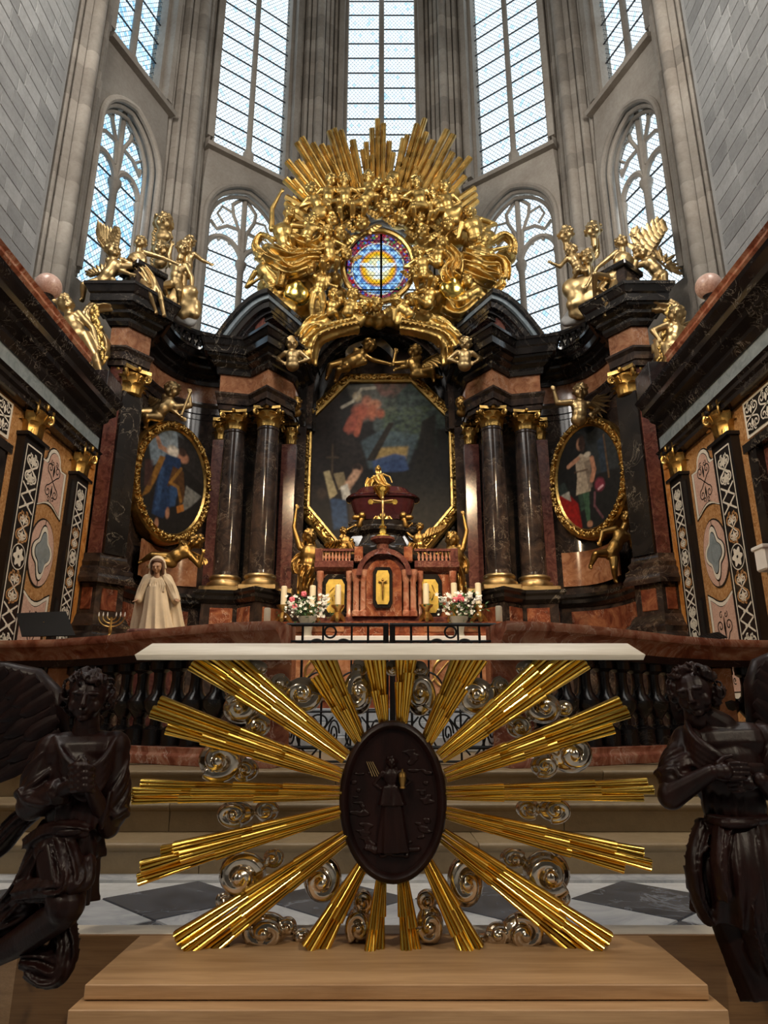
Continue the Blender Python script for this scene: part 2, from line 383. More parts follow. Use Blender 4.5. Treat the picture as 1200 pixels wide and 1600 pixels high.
# ---- side walls of squared stones
def side_wall(s):
    nm = 'wall_left' if s < 0 else 'wall_right'
    b = MB(); xw = S(s, 6.02)
    b.box(min(xw+s*.02, xw+s*.7), max(xw+s*.02, xw+s*.7), -12, 10.3, 0, ZT)
    wl = struct(obj(nm, b, 'stone_joint'))
    rr = random.Random(11+s); z = 6.6; k = 0
    protos = []
    for i in range(5):
        L = (.42, .5, .58, .66, .74)[i]; q = MB(); e = .012; hx = L/2-.005; hz = .148
        q.add([(0,-hx,-hz),(0,hx,-hz),(0,hx,hz),(0,-hx,hz),(-s*.026,-hx+e,-hz+e),(-s*.026,hx-e,-hz+e),(-s*.026,hx-e,hz-e),(-s*.026,-hx+e,hz-e)], [(4,5,6,7),(0,1,5,4),(1,2,6,5),(2,3,7,6),(3,0,4,7)])
        protos.append((L, mesh_of(q, 'wall_stone', 'stone_grey')))
    while z < 17.2:
        y = 10.2
        while y > 7.2:
            L, me = rr.choice(protos); y -= L
            inst('wall_stone', me, wl, (xw+s*.036, y+L/2, z+.155)); 
        z += .31; k += 1
    return wl
side_wall(-1); side_wall(1)
b = MB().box(-7, 7, -12.5, -12, 0, ZT); struct(obj('wall_back', b, 'plaster'))
b = MB().prism([(-6.6,-12.5),(6.6,-12.5)]+[(S(1,x+.12),y) for x,y in AP]+[(S(-1,x+.12),y) for x,y in AP[::-1]], lambda a,c,q: (a, c+.1, (ZT, ZT+.4)[q])); struct(obj('ceiling', b, 'plaster'))
# ---- piers of bundled shafts, coursed
def pier_profile(p, d1, d2, a, c, nrm, kind):
    """plan points of a pier at corner p: runs from -d1*a along wall 1 to d2*c along wall 2, bulging to nrm (inwards)"""
    p = Vec(p); d1 = Vec(d1); d2 = Vec(d2); nrm = Vec(nrm); tan = Vec((-nrm.y, nrm.x))
    if tan.dot(d2) < 0: tan = -tan
    A = p-d1*a; B = p+d2*c; L = (B-A).dot(tan); w_ = L/2; mid = p
    pts = []
    def arc(c0, r, a0, a1, dep, n=6):
        for k in range(n+1):
            t_ = a0+(a1-a0)*k/n; pts.append(mid+tan*(c0-r*math.cos(t_))+nrm*(dep+r*math.sin(t_)))
    h0 = (A-mid).dot(nrm)
    e = w_
    pts.append(A)
    arc(-e*.82, e*.10, 0, pi, .05, 5)
    pts.append(mid+tan*(-e*.69)+nrm*.0); pts.append(mid+tan*(-e*.67)+nrm*.13)
    arc(-e*.55, e*.09, 0, pi, .17, 5)
    pts.append(mid+tan*(-e*.43)+nrm*.09)
    pts.append(mid+tan*(-e*.42)+nrm*.22)
    pts.append(mid+tan*(-e*.24)+nrm*.27)
    pts.append(mid+tan*(-e*.22)+nrm*.20)
    arc(0, e*.19, 0, pi, .30, 8)
    pts.append(mid+tan*(e*.22)+nrm*.20)
    pts.append(mid+tan*(e*.24)+nrm*.27)
    pts.append(mid+tan*(e*.42)+nrm*.22)
    pts.append(mid+tan*(e*.43)+nrm*.09)
    arc(e*.55, e*.09, 0, pi, .17, 5)
    pts.append(mid+tan*(e*.67)+nrm*.13); pts.append(mid+tan*(e*.69)+nrm*.0)
    arc(e*.82, e*.10, 0, pi, .05, 5)
    pts.append(B)
    back = [B-nrm*.7, A-nrm*.7]
    return pts, back
def pier(s, p, d1, d2, a, c, nrm, label):
    mir = lambda v: Vec((s*v[0], v[1]))
    P0 = (S(s, p[0]), p[1]); pts, back = pier_profile(P0, mir(d1), mir(d2), a, c, mir(nrm), 0)
    t = thing('stone_pier', label, 'pier', (P0[0], P0[1], 0), 'piers between the apse windows', 'structure')
    poly = [(q[0]-P0[0], q[1]-P0[1]) for q in pts+back]; n = len(pts)
    b = MB(); H = .46; e = .006
    cen = Vec((sum(q[0] for q in poly)/len(poly), sum(q[1] for q in poly)/len(poly)))
    def ring(z, k): return [(cen.x+(q[0]-cen.x)*k, cen.y+(q[1]-cen.y)*k, z) for q in poly]
    b.grid([ring(0, .988), ring(e*1.2, 1), ring(H-e*1.2, 1), ring(H, .988)], False, True)
    b.f.append(tuple(range(len(poly)))); b.f.append(tuple(3*len(poly)+i for i in range(len(poly)))[::-1]); b.mi.extend([0, 0])
    me = mesh_of(b, 'stone_course', 'stone_warm', smooth=30)
    z = 2.4
    while z < ZT: inst('stone_course', me, t, (P0[0], P0[1], z)); z += H
    return t
def unit(a, b): d = Vec((b[0]-a[0], b[1]-a[1])); return d/d.length
A_, B_, C_ = AP[2], AP[1], AP[0]
dCB, dBA, dAc = unit(C_, B_), unit(B_, A_), Vec((-1, 0))
for s, sd in ((-1, 'left'), (1, 'right')):
    nB = -(Vec((B_[0], B_[1]-10.9)).normalized()); nA = -(Vec((A_[0], A_[1]-10.9)).normalized())
    pier(s, B_, dCB, dBA, .70, .66, nB, f'tall grey stone pier of bundled shafts behind the {sd} cherub group')
    pier(s, A_, dBA, dAc, .66, .72, nA, f'stone pier of bundled shafts just {sd} of the central window')
    pier(s, C_, Vec((0, 1)), dCB, .68, .68, Vec((-.97, -.25)), f'stone pier where the {sd} ashlar wall meets the first window')
# ---- windows
def window(idx, a, b_, ea, eb, zvis, glass):
    """window in the wall from plan point a to b_; inside is to the right of travel a->b_ ... local u, z, depth outwards"""
    a = Vec(a); b_ = Vec(b_); d = (b_-a).normalized(); nin = Vec((d.y, -d.x))
    if nin.dot(Vec((X0, 11))-a) < 0: nin = -nin
    p0 = a+d*ea; p1 = b_-d*eb; L = (p1-p0).length; mid = (p0+p1)/2; hw = L/2
    W = lambda u, z, w_: (mid.x+d.x*u-nin.x*w_, mid.y+d.y*u-nin.y*w_, z)
    t = thing('window_%d' % idx, None, None, (mid.x, mid.y, 8.6), None, 'structure')
    ang = math.atan2(d.y, d.x)
    zs, zsp, zst = (9.4 if idx > 3 else 8.7), 13.15, 15.15     # sill, springing of the big arch, string course
    # wall under the sill and sloping sill
    m = MB().prism([(-.02, 2.4), (-.02, zs-.25), (.45, zs+.02), (.75, zs+.02), (.75, 2.4)], lambda o_, z, q: W((-hw-.1, hw+.1)[q], z, o_)); obj('sill_wall', m, 'stone_warm', t)
    # arch: pointed, drawn as half width hw
    R = hw*1.22; cx = R-hw
    def arch(k, r_off=0.):              # k in 0..1 from left spring to right spring
        if k <= .5:
            a1 = math.acos(cx/R); th = pi-(a1)*(k*2); x = cx+ (R-r_off)*math.cos(th); z = (R-r_off)*math.sin(th)
        else:
            a1 = math.acos(cx/R); th = (a1)*((1-k)*2); x = -cx+(R-r_off)*math.cos(th); z = (R-r_off)*math.sin(th)
        return x, zsp+z
    n = 24
    # spandrel with arched hole
    m = MB(); rows = []
    for dep in (0.0, .5):
        inn = [W(-hw+.02, zs, dep)]+[W(*arch(k/n, .02), dep) for k in range(n+1)]+[W(hw-.02, zs, dep)]
        outr = [W(-hw-.1, zs, dep)]+[W(*((-hw-.1, arch(k/n)[1]) if k < n*.28 else ((hw+.1, arch(k/n)[1]) if k > n*.72 else ((-hw-.1)+(2*hw+.2)*(k-n*.28)/(n*.44), zst))), dep) for k in range(n+1)]+[W(hw+.1, zs, dep)]
        rows.append((inn, outr))
    m.grid([rows[0][0], rows[0][1]]); m.grid([rows[0][0], rows[1][0]]); obj('spandrel', m, 'stone_warm', t, fixn=True)
    # archivolt mouldings
    for k_, (off, rad, dep) in enumerate(((.03, .075, .0), (.12, .06, .13), (.21, .05, .26))):
        m = MB(); pts = [W(-hw+off, zs, dep)]+[W(*arch(k/n, off), dep) for k in range(n+1)]+[W(hw-off, zs, dep)]; m.tube(pts, rad, 8); obj('moulding', m, 'stone_warm', t)
    # string course and sloping weathering
    m = MB().prism([(-.16, zst), (-.2, zst+.09), (-.06, zst+.16), (.4, zst+.42), (.6, zst+.42), (.6, zst)], lambda o_, z, q: W((-hw-.12, hw+.12)[q], z, o_)); obj('string_course', m, 'stone_warm', t)
    gd = .42
    # lower mullion with capital, two jamb shafts
    zc = 12.35
    def shaft(u, top, r):
        m = MB(); m.lathe([(r*1.5, 0), (r*1.5, .12), (r, .2), (r, top-.22), (r*1.15, top-.2), (r*1.1, top-.16), (r*1.7, top-.04), (r*1.8, top), (r*1.8, top+.05)], (0, 0, 0), 10)
        m.v = [W(u+x, zs+z, .36+y) for x, y, z in m.v]; return m
    if idx > 1: obj('mullion', shaft(0, zc-zs, .085), 'stone_warm', t)
    if idx == 1: obj('mullion', MB().obox(W(0, (zs+zst)/2, gd), (d.x*.03, d.y*.03, 0), (nin.x*.03, nin.y*.03, 0), (0, 0, (zst-zs)/2)), 'lead', t)
    for q in (-1, 1): obj('jamb_shaft', shaft(q*(hw-.2), zc-zs, .06), 'stone_warm', t)
    # tracery: cusped lancets and mouchettes
    tr = MB(); wl = (hw-.2)
    def bar(pts, r=.06): tr.tube([W(u, z, .36) for u, z in pts], r, 6)
    for q in (-1, 1):
        c0 = q*wl/2; r = wl/2
        pts = [(c0-r*math.cos(pi*k/14), zc+(1.25*r)*math.sin(pi*k/14)) for k in range(15)]; bar(pts, .075)
        for cu in (-1, 1):       # cusps of the trefoil
            cc = (c0+cu*r*.62, zc+.42*r); bar([(cc[0]+cu*.30*r*math.cos(a_)*1.0, cc[1]+.36*r*math.sin(a_)) for a_ in [pi*.62*k/6*-1+pi*.35 for k in range(7)]][::1], .045)
        bar([(c0+.30*r*math.cos(pi*k/8), zc+.95*r+.28*r*math.sin(pi*k/8)) for k in range(9)], .04)
        # mouchette above each lancet
        bar([(q*.06, zc+.45), (q*.10, zc+1.0), (q*.30, zc+1.45), (q*.34, zc+1.75), (q*.08, zc+2.05)], .05)
        bar([(q*.12, zc+1.05), (q*.45, zc+1.02), (q*.72, zc+.80), (q*.9*wl, zc+.98)], .05)
        bar([(q*.34, zc+1.5), (q*.62, zc+1.55), (q*.74, zc+1.28), (q*.56, zc+1.06)], .035)
    bar([(0, zc), (0, zc+2.15)], .075)
    if idx > 1: obj('tracery', tr, 'stone_warm', t)
    # upper light: jambs and mullion
    zu = zst+.42
    m = MB(); m.lathe([(.16, 0), (.16, .35), (.085, .5), (.085, ZT-zu)], (0, 0, 0), 8); m.v = [W(x, zu+z, .36+y) for x, y, z in m.v]; obj('mullion', m, 'stone_warm', t)
    for q in (-1, 1):
        for (u0, u1, dd0, dd1) in ((hw-.16, hw+.1, .2, .55), (hw-.06, hw+.1, -.02, .3)):
            m = MB(); c8 = [W(q*u0, zu, dd0), W(q*u1, zu, dd0), W(q*u1, zu, dd1), W(q*u0, zu, dd1)]
            m.add(c8+[(x, y, ZT) for x, y, z in c8], [(0,1,2,3),(4,5,6,7),(0,1,5,4),(1,2,6,5),(2,3,7,6),(3,0,4,7)]); obj('jamb', m, 'stone_warm', t)
    # glass: one pane between each pair of iron saddle bars
    bars = MB(); cache = {}
    def pane(u0, u1, z0, z1):
        key = (round(u1-u0, 3), round(z1-z0, 3))
        if key not in cache:
            q = MB(); q.add([(-key[0]/2, 0, 0), (key[0]/2, 0, 0), (key[0]/2, 0, key[1]), (-key[0]/2, 0, key[1])], [(0, 1, 2, 3)]); cache[key] = mesh_of(q, 'pane', glass, fixn=False)
        inst('pane', cache[key], t, W((u0+u1)/2, z0, gd), (0, 0, ang))
    def rows_(z0, z1, hgt):
        k = int(round((z1-z0)/hgt)); return [z0+(z1-z0)*i/k for i in range(k+1)]
    rz = rows_(zs, zc+.1, .56)
    for z0, z1 in zip(rz, rz[1:]):
        for q in (-1, 1): pane(*sorted((q*.02, q*(hw-.12))), z0, z1)
    for z0 in rz[1:]: bars.obox(W(0, z0, gd-.03), (d.x*(hw-.1), d.y*(hw-.1), 0), (nin.x*.014, nin.y*.014, 0), (0, 0, .016))
    pane(-hw+.05, -.02, zc+.1, zst); pane(.02, hw-.05, zc+.1, zst)
    rz = rows_(zu-.1, zvis, .60)
    for z0, z1 in zip(rz, rz[1:]):
        for q in (-1, 1): pane(*sorted((q*.02, q*(hw-.1))), z0, z1)
    for z0 in rz[1:]: bars.obox(W(0, z0, gd-.03), (d.x*(hw-.1), d.y*(hw-.1), 0), (nin.x*.014, nin.y*.014, 0), (0, 0, .017))
    if zvis < ZT-.5:
        for q in (-1, 1): pane(*sorted((q*.02, q*(hw-.1))), zvis, ZT)
    obj('saddle_bars', bars, 'lead', t)
    for (za, zb) in ((zs, zsp+1.2), (zu, ZT)):
        c = Vec(W(0, (za+zb)/2, gd+.35)); area('window_portal', c, c+Vec((nin.x, nin.y, 0)), 2*hw, zb-za, 1, portal=True)
pl = lambda s, q: (S(s, q[0]), q[1])
window(1, pl(-1, A_), pl(1, A_), .74, .74, 23.3, 'glass_clear')
window(2, pl(-1, B_), pl(-1, A_), .68, .68, 21.5, 'glass_clear'); window(3, pl(1, B_), pl(1, A_), .68, .68, 21.5, 'glass_clear')
window(4, pl(-1, C_), pl(-1, B_), .70, .72, 18.0, 'glass_blue'); window(5, pl(1, C_), pl(1, B_), .70, .72, 18.0, 'glass_clear')
# ================================================================ the retable
def planS(mb, s, pts, prof):
    q = [(S(s, x), y) for x, y in pts]
    return mb.plan(q if s > 0 else q[::-1], prof)
def bez(a, b, c, n=12):
    return [tuple((1-t)**2*a[i]+2*t*(1-t)*b[i]+t*t*c[i] for i in (0, 1)) for t in [k/n for k in range(n+1)]]
BLOCK = [(1.78, 14.25), (1.86, 13.2), (2.28, 12.6), (2.68, 12.98), (3.28, 12.84), (3.36, 13.45)]
WING = bez((3.36, 13.45), (4.6, 13.4), (4.6, 11.85))
PILA = [(4.30, 11.40), (4.58, 11.02), (4.84, 11.02), (4.84, 11.3)]
LINE = BLOCK+WING[1:]+PILA
SD = {-1: 'left', 1: 'right'}
for s in (-1, 1):
    t = thing('entablature', f'dark marble entablature with orange frieze over the {SD[s]} columns', 'entablature', (S(s, 3.2), 13, 6.98), None)
    m = MB(); planS(m, s, LINE, [(-.5, 6.98), (.02, 6.98), (.02, 7.1), (.05, 7.1), (.05, 7.24), (.1, 7.3), (.1, 7.34), (-.5, 7.34)]); obj('architrave', m, 'grey_brown', t)
    m = MB(); planS(m, s, LINE, [(-.5, 7.34), (.02, 7.34), (.02, 7.76), (-.5, 7.76)]); obj('frieze', m, 'orange_marble', t)
    m = MB(); planS(m, s, LINE, [(-.5, 7.76), (.06, 7.76), (.1, 7.83), (.1, 7.89), (.19, 7.95), (.19, 8.01), (.27, 8.06), (.29, 8.10), (.34, 8.10), (.34, 8.24), (.37, 8.27), (.42, 8.38), (.44, 8.38), (.44, 8.44), (-.5, 8.44)]); obj('cornice', m, 'black_marble', t, smooth=20)
    # parapet with balusters over the concave wing
    par = thing('parapet', f'low black parapet with balusters on the {SD[s]} concave wing', 'parapet', (S(s, 4.2), 12.8, 8.44))
    wl = [(x, y) for x, y in WING[2:-1]]
    m = MB(); planS(m, s, wl, [(-.05, 8.44), (.16, 8.44), (.16, 8.54), (-.05, 8.54)]); obj('base_course', m, 'black_marble', par)
    m = MB(); planS(m, s, wl, [(-.05, 8.86), (.18, 8.86), (.2, 8.92), (.18, 8.98), (-.05, 8.98)]); obj('coping', m, 'black_marble', par)
    bl = MB().lathe([(.06, 0), (.06, .03), (.04, .05), (.075, .13), (.03, .24), (.055, .29), (.06, .32)], (0, 0, 0), 8); bme = mesh_of(bl, 'baluster', 'black_marble', smooth=40)
    for k, (x, y) in enumerate(bez((3.62, 13.36), (4.4, 13.28), (4.36, 12.15), 9)): inst('baluster', bme, par, (S(s, x), y-.06, 8.54))
    # walls of the retable
    rw = struct(obj('wall_retable_'+SD[s], planS(MB(), s, [(1.6, 13.75), (3.36, 13.5)]+WING[1:]+[(4.7, 11.7), (4.9, 11.2)], [(-.3, .565), (0, .565), (0, 7.0), (-.3, 7.0)]), 'grey_brown'))
    # shallow panel fields on the wing, below and beside the oval
    m = MB(); planS(m, s, bez((3.62, 13.40), (4.4, 13.30), (4.36, 12.2)), [(0, 3.42), (.03, 3.42), (.03, 4.1), (0, 4.1)]); obj('panel', m, 'orange_marble', rw)
    # corner pier: violet front, black pilaster turned to the middle
    pp = thing('corner_pilaster', f'corner pilaster of black and violet marble beside the {SD[s]} oval painting', 'pilaster', (S(s, 4.4), 11.2, 2.3))
    m = MB(); planS(m, s, [(4.66, 11.8)]+PILA, [(-.25, 3.55), (-.03, 3.55), (-.03, 6.98), (-.25, 6.98)]); obj('core', m, 'violet_brown', pp)
    a, b2 = Vec(PILA[0]), Vec(PILA[1]); d = (b2-a).normalized(); nr = Vec((d.y, -d.x)); c = (a+b2)/2
    q = [(c.x-d.x*.2, c.y-d.y*.2), (c.x+d.x*.2, c.y+d.y*.2)]
    m = MB(); planS(m, s, q, [(-.06, 3.55), (.05, 3.55), (.05, 6.5), (-.06, 6.5)]); obj('pilaster_shaft', m, 'black_marble', pp)
    m = MB(); planS(m, s, [(4.66, 11.8)]+PILA, [(-.3, 3.05), (.14, 3.05), (.16, 3.12), (.12, 3.2), (.12, 3.28), (.06, 3.33), (.08, 3.4), (.03, 3.46), (.02, 3.55), (-.3, 3.55)]); obj('base_moulding', m, 'grey_brown', pp)
    m = MB(); planS(m, s, [(4.66, 11.8)]+PILA, [(-.3, 2.55), (.02, 2.55), (.02, 3.05), (-.3, 3.05)]); obj('die', m, 'grey_brown', pp)
    for (p1, p2, f0, f1) in ((PILA[0], PILA[1], .2, .8), (PILA[1], PILA[2], .18, .82), ((4.66, 11.8), PILA[0], .25, .8)):
        e0 = tuple(p1[i]+(p2[i]-p1[i])*f0 for i in (0, 1)); e1 = tuple(p1[i]+(p2[i]-p1[i])*f1 for i in (0, 1))
        m = MB(); planS(m, s, [e0, e1], [(0, 2.62), (.035, 2.62), (.035, 2.98), (0, 2.98)]); obj('panel', m, 'red_marble', pp, bevel=.008)
    m = MB(); planS(m, s, [(4.66, 11.8)]+PILA, [(-.3, .565), (.22, .565), (.22, 2.2), (.18, 2.26), (.2, 2.34), (.12, 2.42), (.1, 2.48), (.05, 2.55), (-.3, 2.55)]); obj('plinth', m, 'grey_brown', pp)
    # dado under the columns and the wing
    dd = thing('pedestal', f'stepped marble pedestal with red panels under the {SD[s]} column pair', 'pedestal', (S(s, 2.7), 13, .565))
    dl = BLOCK[1:]+WING[1:]
    m = MB(); planS(m, s, dl, [(-.4, 3.0), (.08, 3.0), (.16, 3.07), (.16, 3.14), (.2, 3.18), (.2, 3.24), (-.4, 3.24)]); obj('cap_moulding', m, 'black_marble', dd)
    m = MB(); planS(m, s, dl, [(-.4, 2.3), (.06, 2.3), (.06, 3.0), (-.4, 3.0)]); obj('die', m, 'grey_brown', dd)
    for i in range(4):
        p1, p2 = BLOCK[1+i], BLOCK[2+i]; e0 = tuple(p1[k]+(p2[k]-p1[k])*.16 for k in (0, 1)); e1 = tuple(p1[k]+(p2[k]-p1[k])*.84 for k in (0, 1))
        m = MB(); planS(m, s, [e0, e1], [(.03, 2.42), (.085, 2.42), (.085, 2.92), (.03, 2.92)]); obj('panel', m, 'red_marble', dd, bevel=.008)
    m = MB(); planS(m, s, WING[2:-1], [(.03, 2.42), (.085, 2.42), (.085, 2.92), (.03, 2.92)]); obj('panel', m, 'red_marble', dd)
    m = MB(); planS(m, s, dl, [(-.4, .565), (.2, .565), (.2, 2.1), (.14, 2.2), (.1, 2.3), (-.4, 2.3)]); obj('plinth', m, 'grey_brown', dd)
# ---- capitals
def leafm(mb, ang, r0, r1, z0, z1, wd):
    ca, sa = math.cos(ang), math.sin(ang); rows = []
    for k in range(6):
        t = k/5; r = r0+(r1-r0)*t**3; z = z0+(z1-z0)*math.sin(t*pi*.62)/math.sin(pi*.5) if t < .85 else z1*.97-(t-.85)*.5*(z1-z0)
        r += .10*t*t; hw_ = wd*math.sin(pi*min(.95, .30+.62*t))**.8
        rows.append([(ca*(r+(.03 if j == 0 else -.03*abs(j)))-sa*j*hw_*.5, sa*(r+(.03 if j == 0 else -.03*abs(j)))+ca*j*hw_*.5, z) for j in (-1, 0, 1)])
    mb.grid(rows)
def cap_mesh():
    m = MB(); m.lathe([(.98, 0), (1.06, .05), (.98, .1), (.92, .2), (.95, 1.1), (1.15, 1.7)], (0, 0, 0), 16)
    for k in range(8): leafm(m, pi/4*k, 1.0, 1.5, .1, .85, .85)
    for k in range(8): leafm(m, pi/4*k+pi/8, 1.0, 1.62, .1, 1.42, .8)
    for k in range(4):                       # corner volutes
        a = pi/4+pi/2*k; ca, sa = math.cos(a), math.sin(a); pts = []; rr = []
        for j in range(18):
            th = j/17*3.2*pi; R = .34*(1-j/22); pts.append((ca*(1.45+R*math.sin(th)), sa*(1.45+R*math.sin(th)), 1.5+R*math.cos(th))); rr.append(.12*(1-j/26))
        m.tube([(ca*.95, sa*.95, 1.0), (ca*1.15, sa*1.15, 1.5)]+pts, [.1, .12]+rr, 6)
        b = pi/2*k; cb, sb = math.cos(b), math.sin(b); m.ell((cb*1.3, sb*1.3, 2.0), (.2, .2, .22), 8, 6)
        for q in (-1, 1): m.tube([(cb*1.0-sb*q*.1, sb*1.0+cb*q*.1, 1.0), (cb*1.2-sb*q*.3, sb*1.2+cb*q*.3, 1.6), (cb*1.25-sb*q*.42, sb*1.25+cb*q*.42, 1.45)], .07, 5)
    out = []
    for k in range(4):
        a0 = pi/4+pi/2*k
        for j in range(6):
            t = j/6; p0 = Vec((math.cos(a0), math.sin(a0)))*1.78; p1 = Vec((math.cos(a0+pi/2), math.sin(a0+pi/2)))*1.78
            p = p0.lerp(p1, t); p *= 1-.16*math.sin(pi*t)*1.0; out.append((p.x, p.y))
    m.prism(out, lambda a, b, q: (a, b, (1.86, 2.15)[q]))
    return m
CAPM = mesh_of(cap_mesh(), 'capital', 'gold_frame', smooth=50)
def column(label, c, zb, zt, r, mat):
    t = thing('marble_column', label, 'column', (c[0], c[1], zb), 'columns flanking the painting')
    k = r/.27
    m = MB().lathe([(r*1.5, 0), (r*1.5, .1)], (c[0], c[1], zb), 4); m = MB().box(c[0]-r*1.42, c[0]+r*1.42, c[1]-r*1.42, c[1]+r*1.42, zb, zb+.09); obj('plinth', m, 'gold_old', t, bevel=.01)
    m = MB().lathe([(r*1.38, .09), (r*1.42, .13), (r*1.38, .18), (r*1.2, .19), (r*1.12, .23), (r*1.2, .25), (r*1.24, .28), (r*1.2, .31), (r*1.05, .33)], (c[0], c[1], zb), 28); obj('base', m, 'gold_old', t)
    h0, h1 = zb+.33, zt-.46*k
    m = MB().lathe([(r*1.03, 0), (r, .06)]+[(r*(1-.14*(j/10)**1.8), .06+(h1-h0-.12)*j/10) for j in range(11)]+[(r*.92, h1-h0-.04), (r*.92, h1-h0)], (c[0], c[1], h0), 32); obj('shaft', m, mat, t)
    cs = r*.86; inst('capital', CAPM, t, (c[0], c[1], h1), (0, 0, 0), (cs, cs, (zt-h1)/2.15))
    return t
for s in (-1, 1):
    column(f'dark veined marble column with gilt capital nearest the {SD[s]} side of the altar painting', (S(s, 2.28), 12.95), 3.24, 7.0, .25, 'grey_brown')
    column(f'dark marble column with gilt capital nearest the {SD[s]} oval painting', (S(s, 2.99), 13.12), 3.24, 7.0, .25, 'grey_brown')
    for (x, y, nm_) in ((1.93, 13.55, 'violet marble pilaster strip between painting and columns on the '), (3.33, 13.3, 'narrow violet pilaster strip outside the column pair on the ')):
        t = thing('pilaster_strip', nm_+SD[s], 'pilaster', (S(s, x), y, 3.24), 'flat pilasters behind the columns')
        xx = S(s, x); m = MB().box(xx-.15, xx+.15, y-.02, y+.3, 3.24, 6.5); obj('shaft', m, 'violet_brown', t)
        m = MB().box(xx-.2, xx+.2, y-.08, y+.3, 3.24, 3.42); obj('base', m, 'gold_old', t, bevel=.02)
        inst('capital', CAPM, t, (xx, y+.1, 6.5), (0, 0, 0), (.135, .12, .23))
        m = MB().box(xx-.17, xx+.17, y, y+.3, 6.99, 7.02); obj('impost', m, 'grey_brown', t)
    c = (Vec(PILA[0])+Vec(PILA[1]))/2
    pt = [o for o in bpy.data.objects if o.name.startswith('corner_pilaster')][-1 if s > 0 else 0]
    inst('capital', CAPM, pt, (S(s, c.x+.07), c.y+.06, 6.48), (0, 0, s*math.radians(40)), (.2, .2, .235))
# ---- centre: niche wall, arch
nw = MB().box(S(-1, 1.95), S(1, 1.95), 14.42, 14.8, .565, 8.3)
NA = 24
ow = MB(); arc_o = lambda k, a, bz: (a*math.cos(pi*k/NA), 7.75+bz*math.sin(pi*k/NA))
poly = [(1.9, .565)]+[arc_o(k, 1.78, 1.88) for k in range(NA+1)]+[(-1.9, .565)]
m = MB().prism(poly, lambda a, b, q: (X0+a, (14.35, 14.75)[q], b)); niche = struct(obj('wall_niche', m, 'grey_brown'))
ar = thing('arch', 'black marble round arch over the octagonal altar painting', 'arch', (X0, 13.9, 6.9))
for (a0, b0, a1, b1, y0, y1, mt, nm_) in ((1.62, 1.75, 1.80, 1.91, 13.72, 14.4, 'black_marble', 'outer_ring'), (1.50, 1.63, 1.63, 1.76, 13.85, 14.4, 'grey_brown', 'middle_ring'), (1.43, 1.56, 1.51, 1.64, 13.98, 14.4, 'black_marble', 'inner_ring')):
    poly = [(a1, 7.0)]+[arc_o(k, a1, b1) for k in range(NA+1)]+[(-a1, 7.0)]+[(-a0, 7.0)]+[arc_o(NA-k, a0, b0) for k in range(NA+1)]+[(a0, 7.0)]
    m = MB(); n2 = len(poly)//2; L1 = poly[:n2]; L2 = poly[n2:][::-1]
    m.grid([[(X0+a, y0, b) for a, b in L1], [(X0+a, y1, b) for a, b in L1], [(X0+a, y1, b) for a, b in L2], [(X0+a, y0, b) for a, b in L2]], True, False); obj(nm_, m, mt, ar, smooth=30)
# ---- broken pediment
for s in (-1, 1):
    t = thing('pediment_scroll', f'black curved broken pediment half above the {SD[s]} column pair', 'pediment', (S(s, 2.6), 12.6, 8.44))
    dd = Vec((-.46, .88)).normalized()
    def arcp(k, off):         # from outer foot to inner crest
        a = math.radians(158-62*k); R = 2.35-off; return (2.12-(-R*math.cos(a))*1.0 if False else 2.42-R*math.cos(a)-.0, 7.42+R*math.sin(a)-.42)
    def crest(k, off): # k 0..1
        x = 3.42-1.12*k; z = 8.44+.98*math.sin(pi/2*min(1, k*1.02))**.9; nx, nz = (.55*(1-k), 1); L = math.hypot(nx, nz); return (x-off*nx/L, z-off*nz/L)
    K = [k/14 for k in range(15)]
    for (o0, o1, f0, f1, mt, nm_) in ((0, .10, .0, 1.45, 'black_marble', 'crown_slab'), (.10, .20, .07, 1.36, 'blue_grey', 'pale_fillet'), (.20, .36, .13, 1.3, 'black_marble', 'lower_moulding'), (.36, .44, .22, 1.2, 'black_vein', 'bed_moulding'), (.44, .52, .3, 1.1, 'black_marble', 'bed_step')):
        m = MB(); rows = []
        for k in K:
            kk = k*(1-.07*(o1/.5)); x0, z0 = crest(kk, o0); x1, z1 = crest(kk, o1); z0 = max(z0, 8.44); z1 = max(z1, 8.44)
            g = lambda x, z, f: (S(s, x+dd.x*f), 12.22+.25*(x-2.3)+dd.y*f, z)
            rows.append([g(x0, z0, f0), g(x0, z0, f1), g(x1, z1, f1), g(x1, z1, f0)])
        m.grid(rows, False, True); n_ = len(rows); m.f.append((0, 1, 2, 3)); m.f.append(tuple(4*(n_-1)+i for i in range(4))); m.mi.extend([0, 0]); obj(nm_, m, mt, t, smooth=20)
    m = MB(); fc = [(3.2, 12.85), (2.42, 12.52), (2.12, 12.9), (1.78, 13.55), (3.2, 13.6)]
    m.prism(fc, lambda a, b, q: (S(s, a), b, (8.44, 8.95)[q])); obj('core', m, 'violet_brown', t)
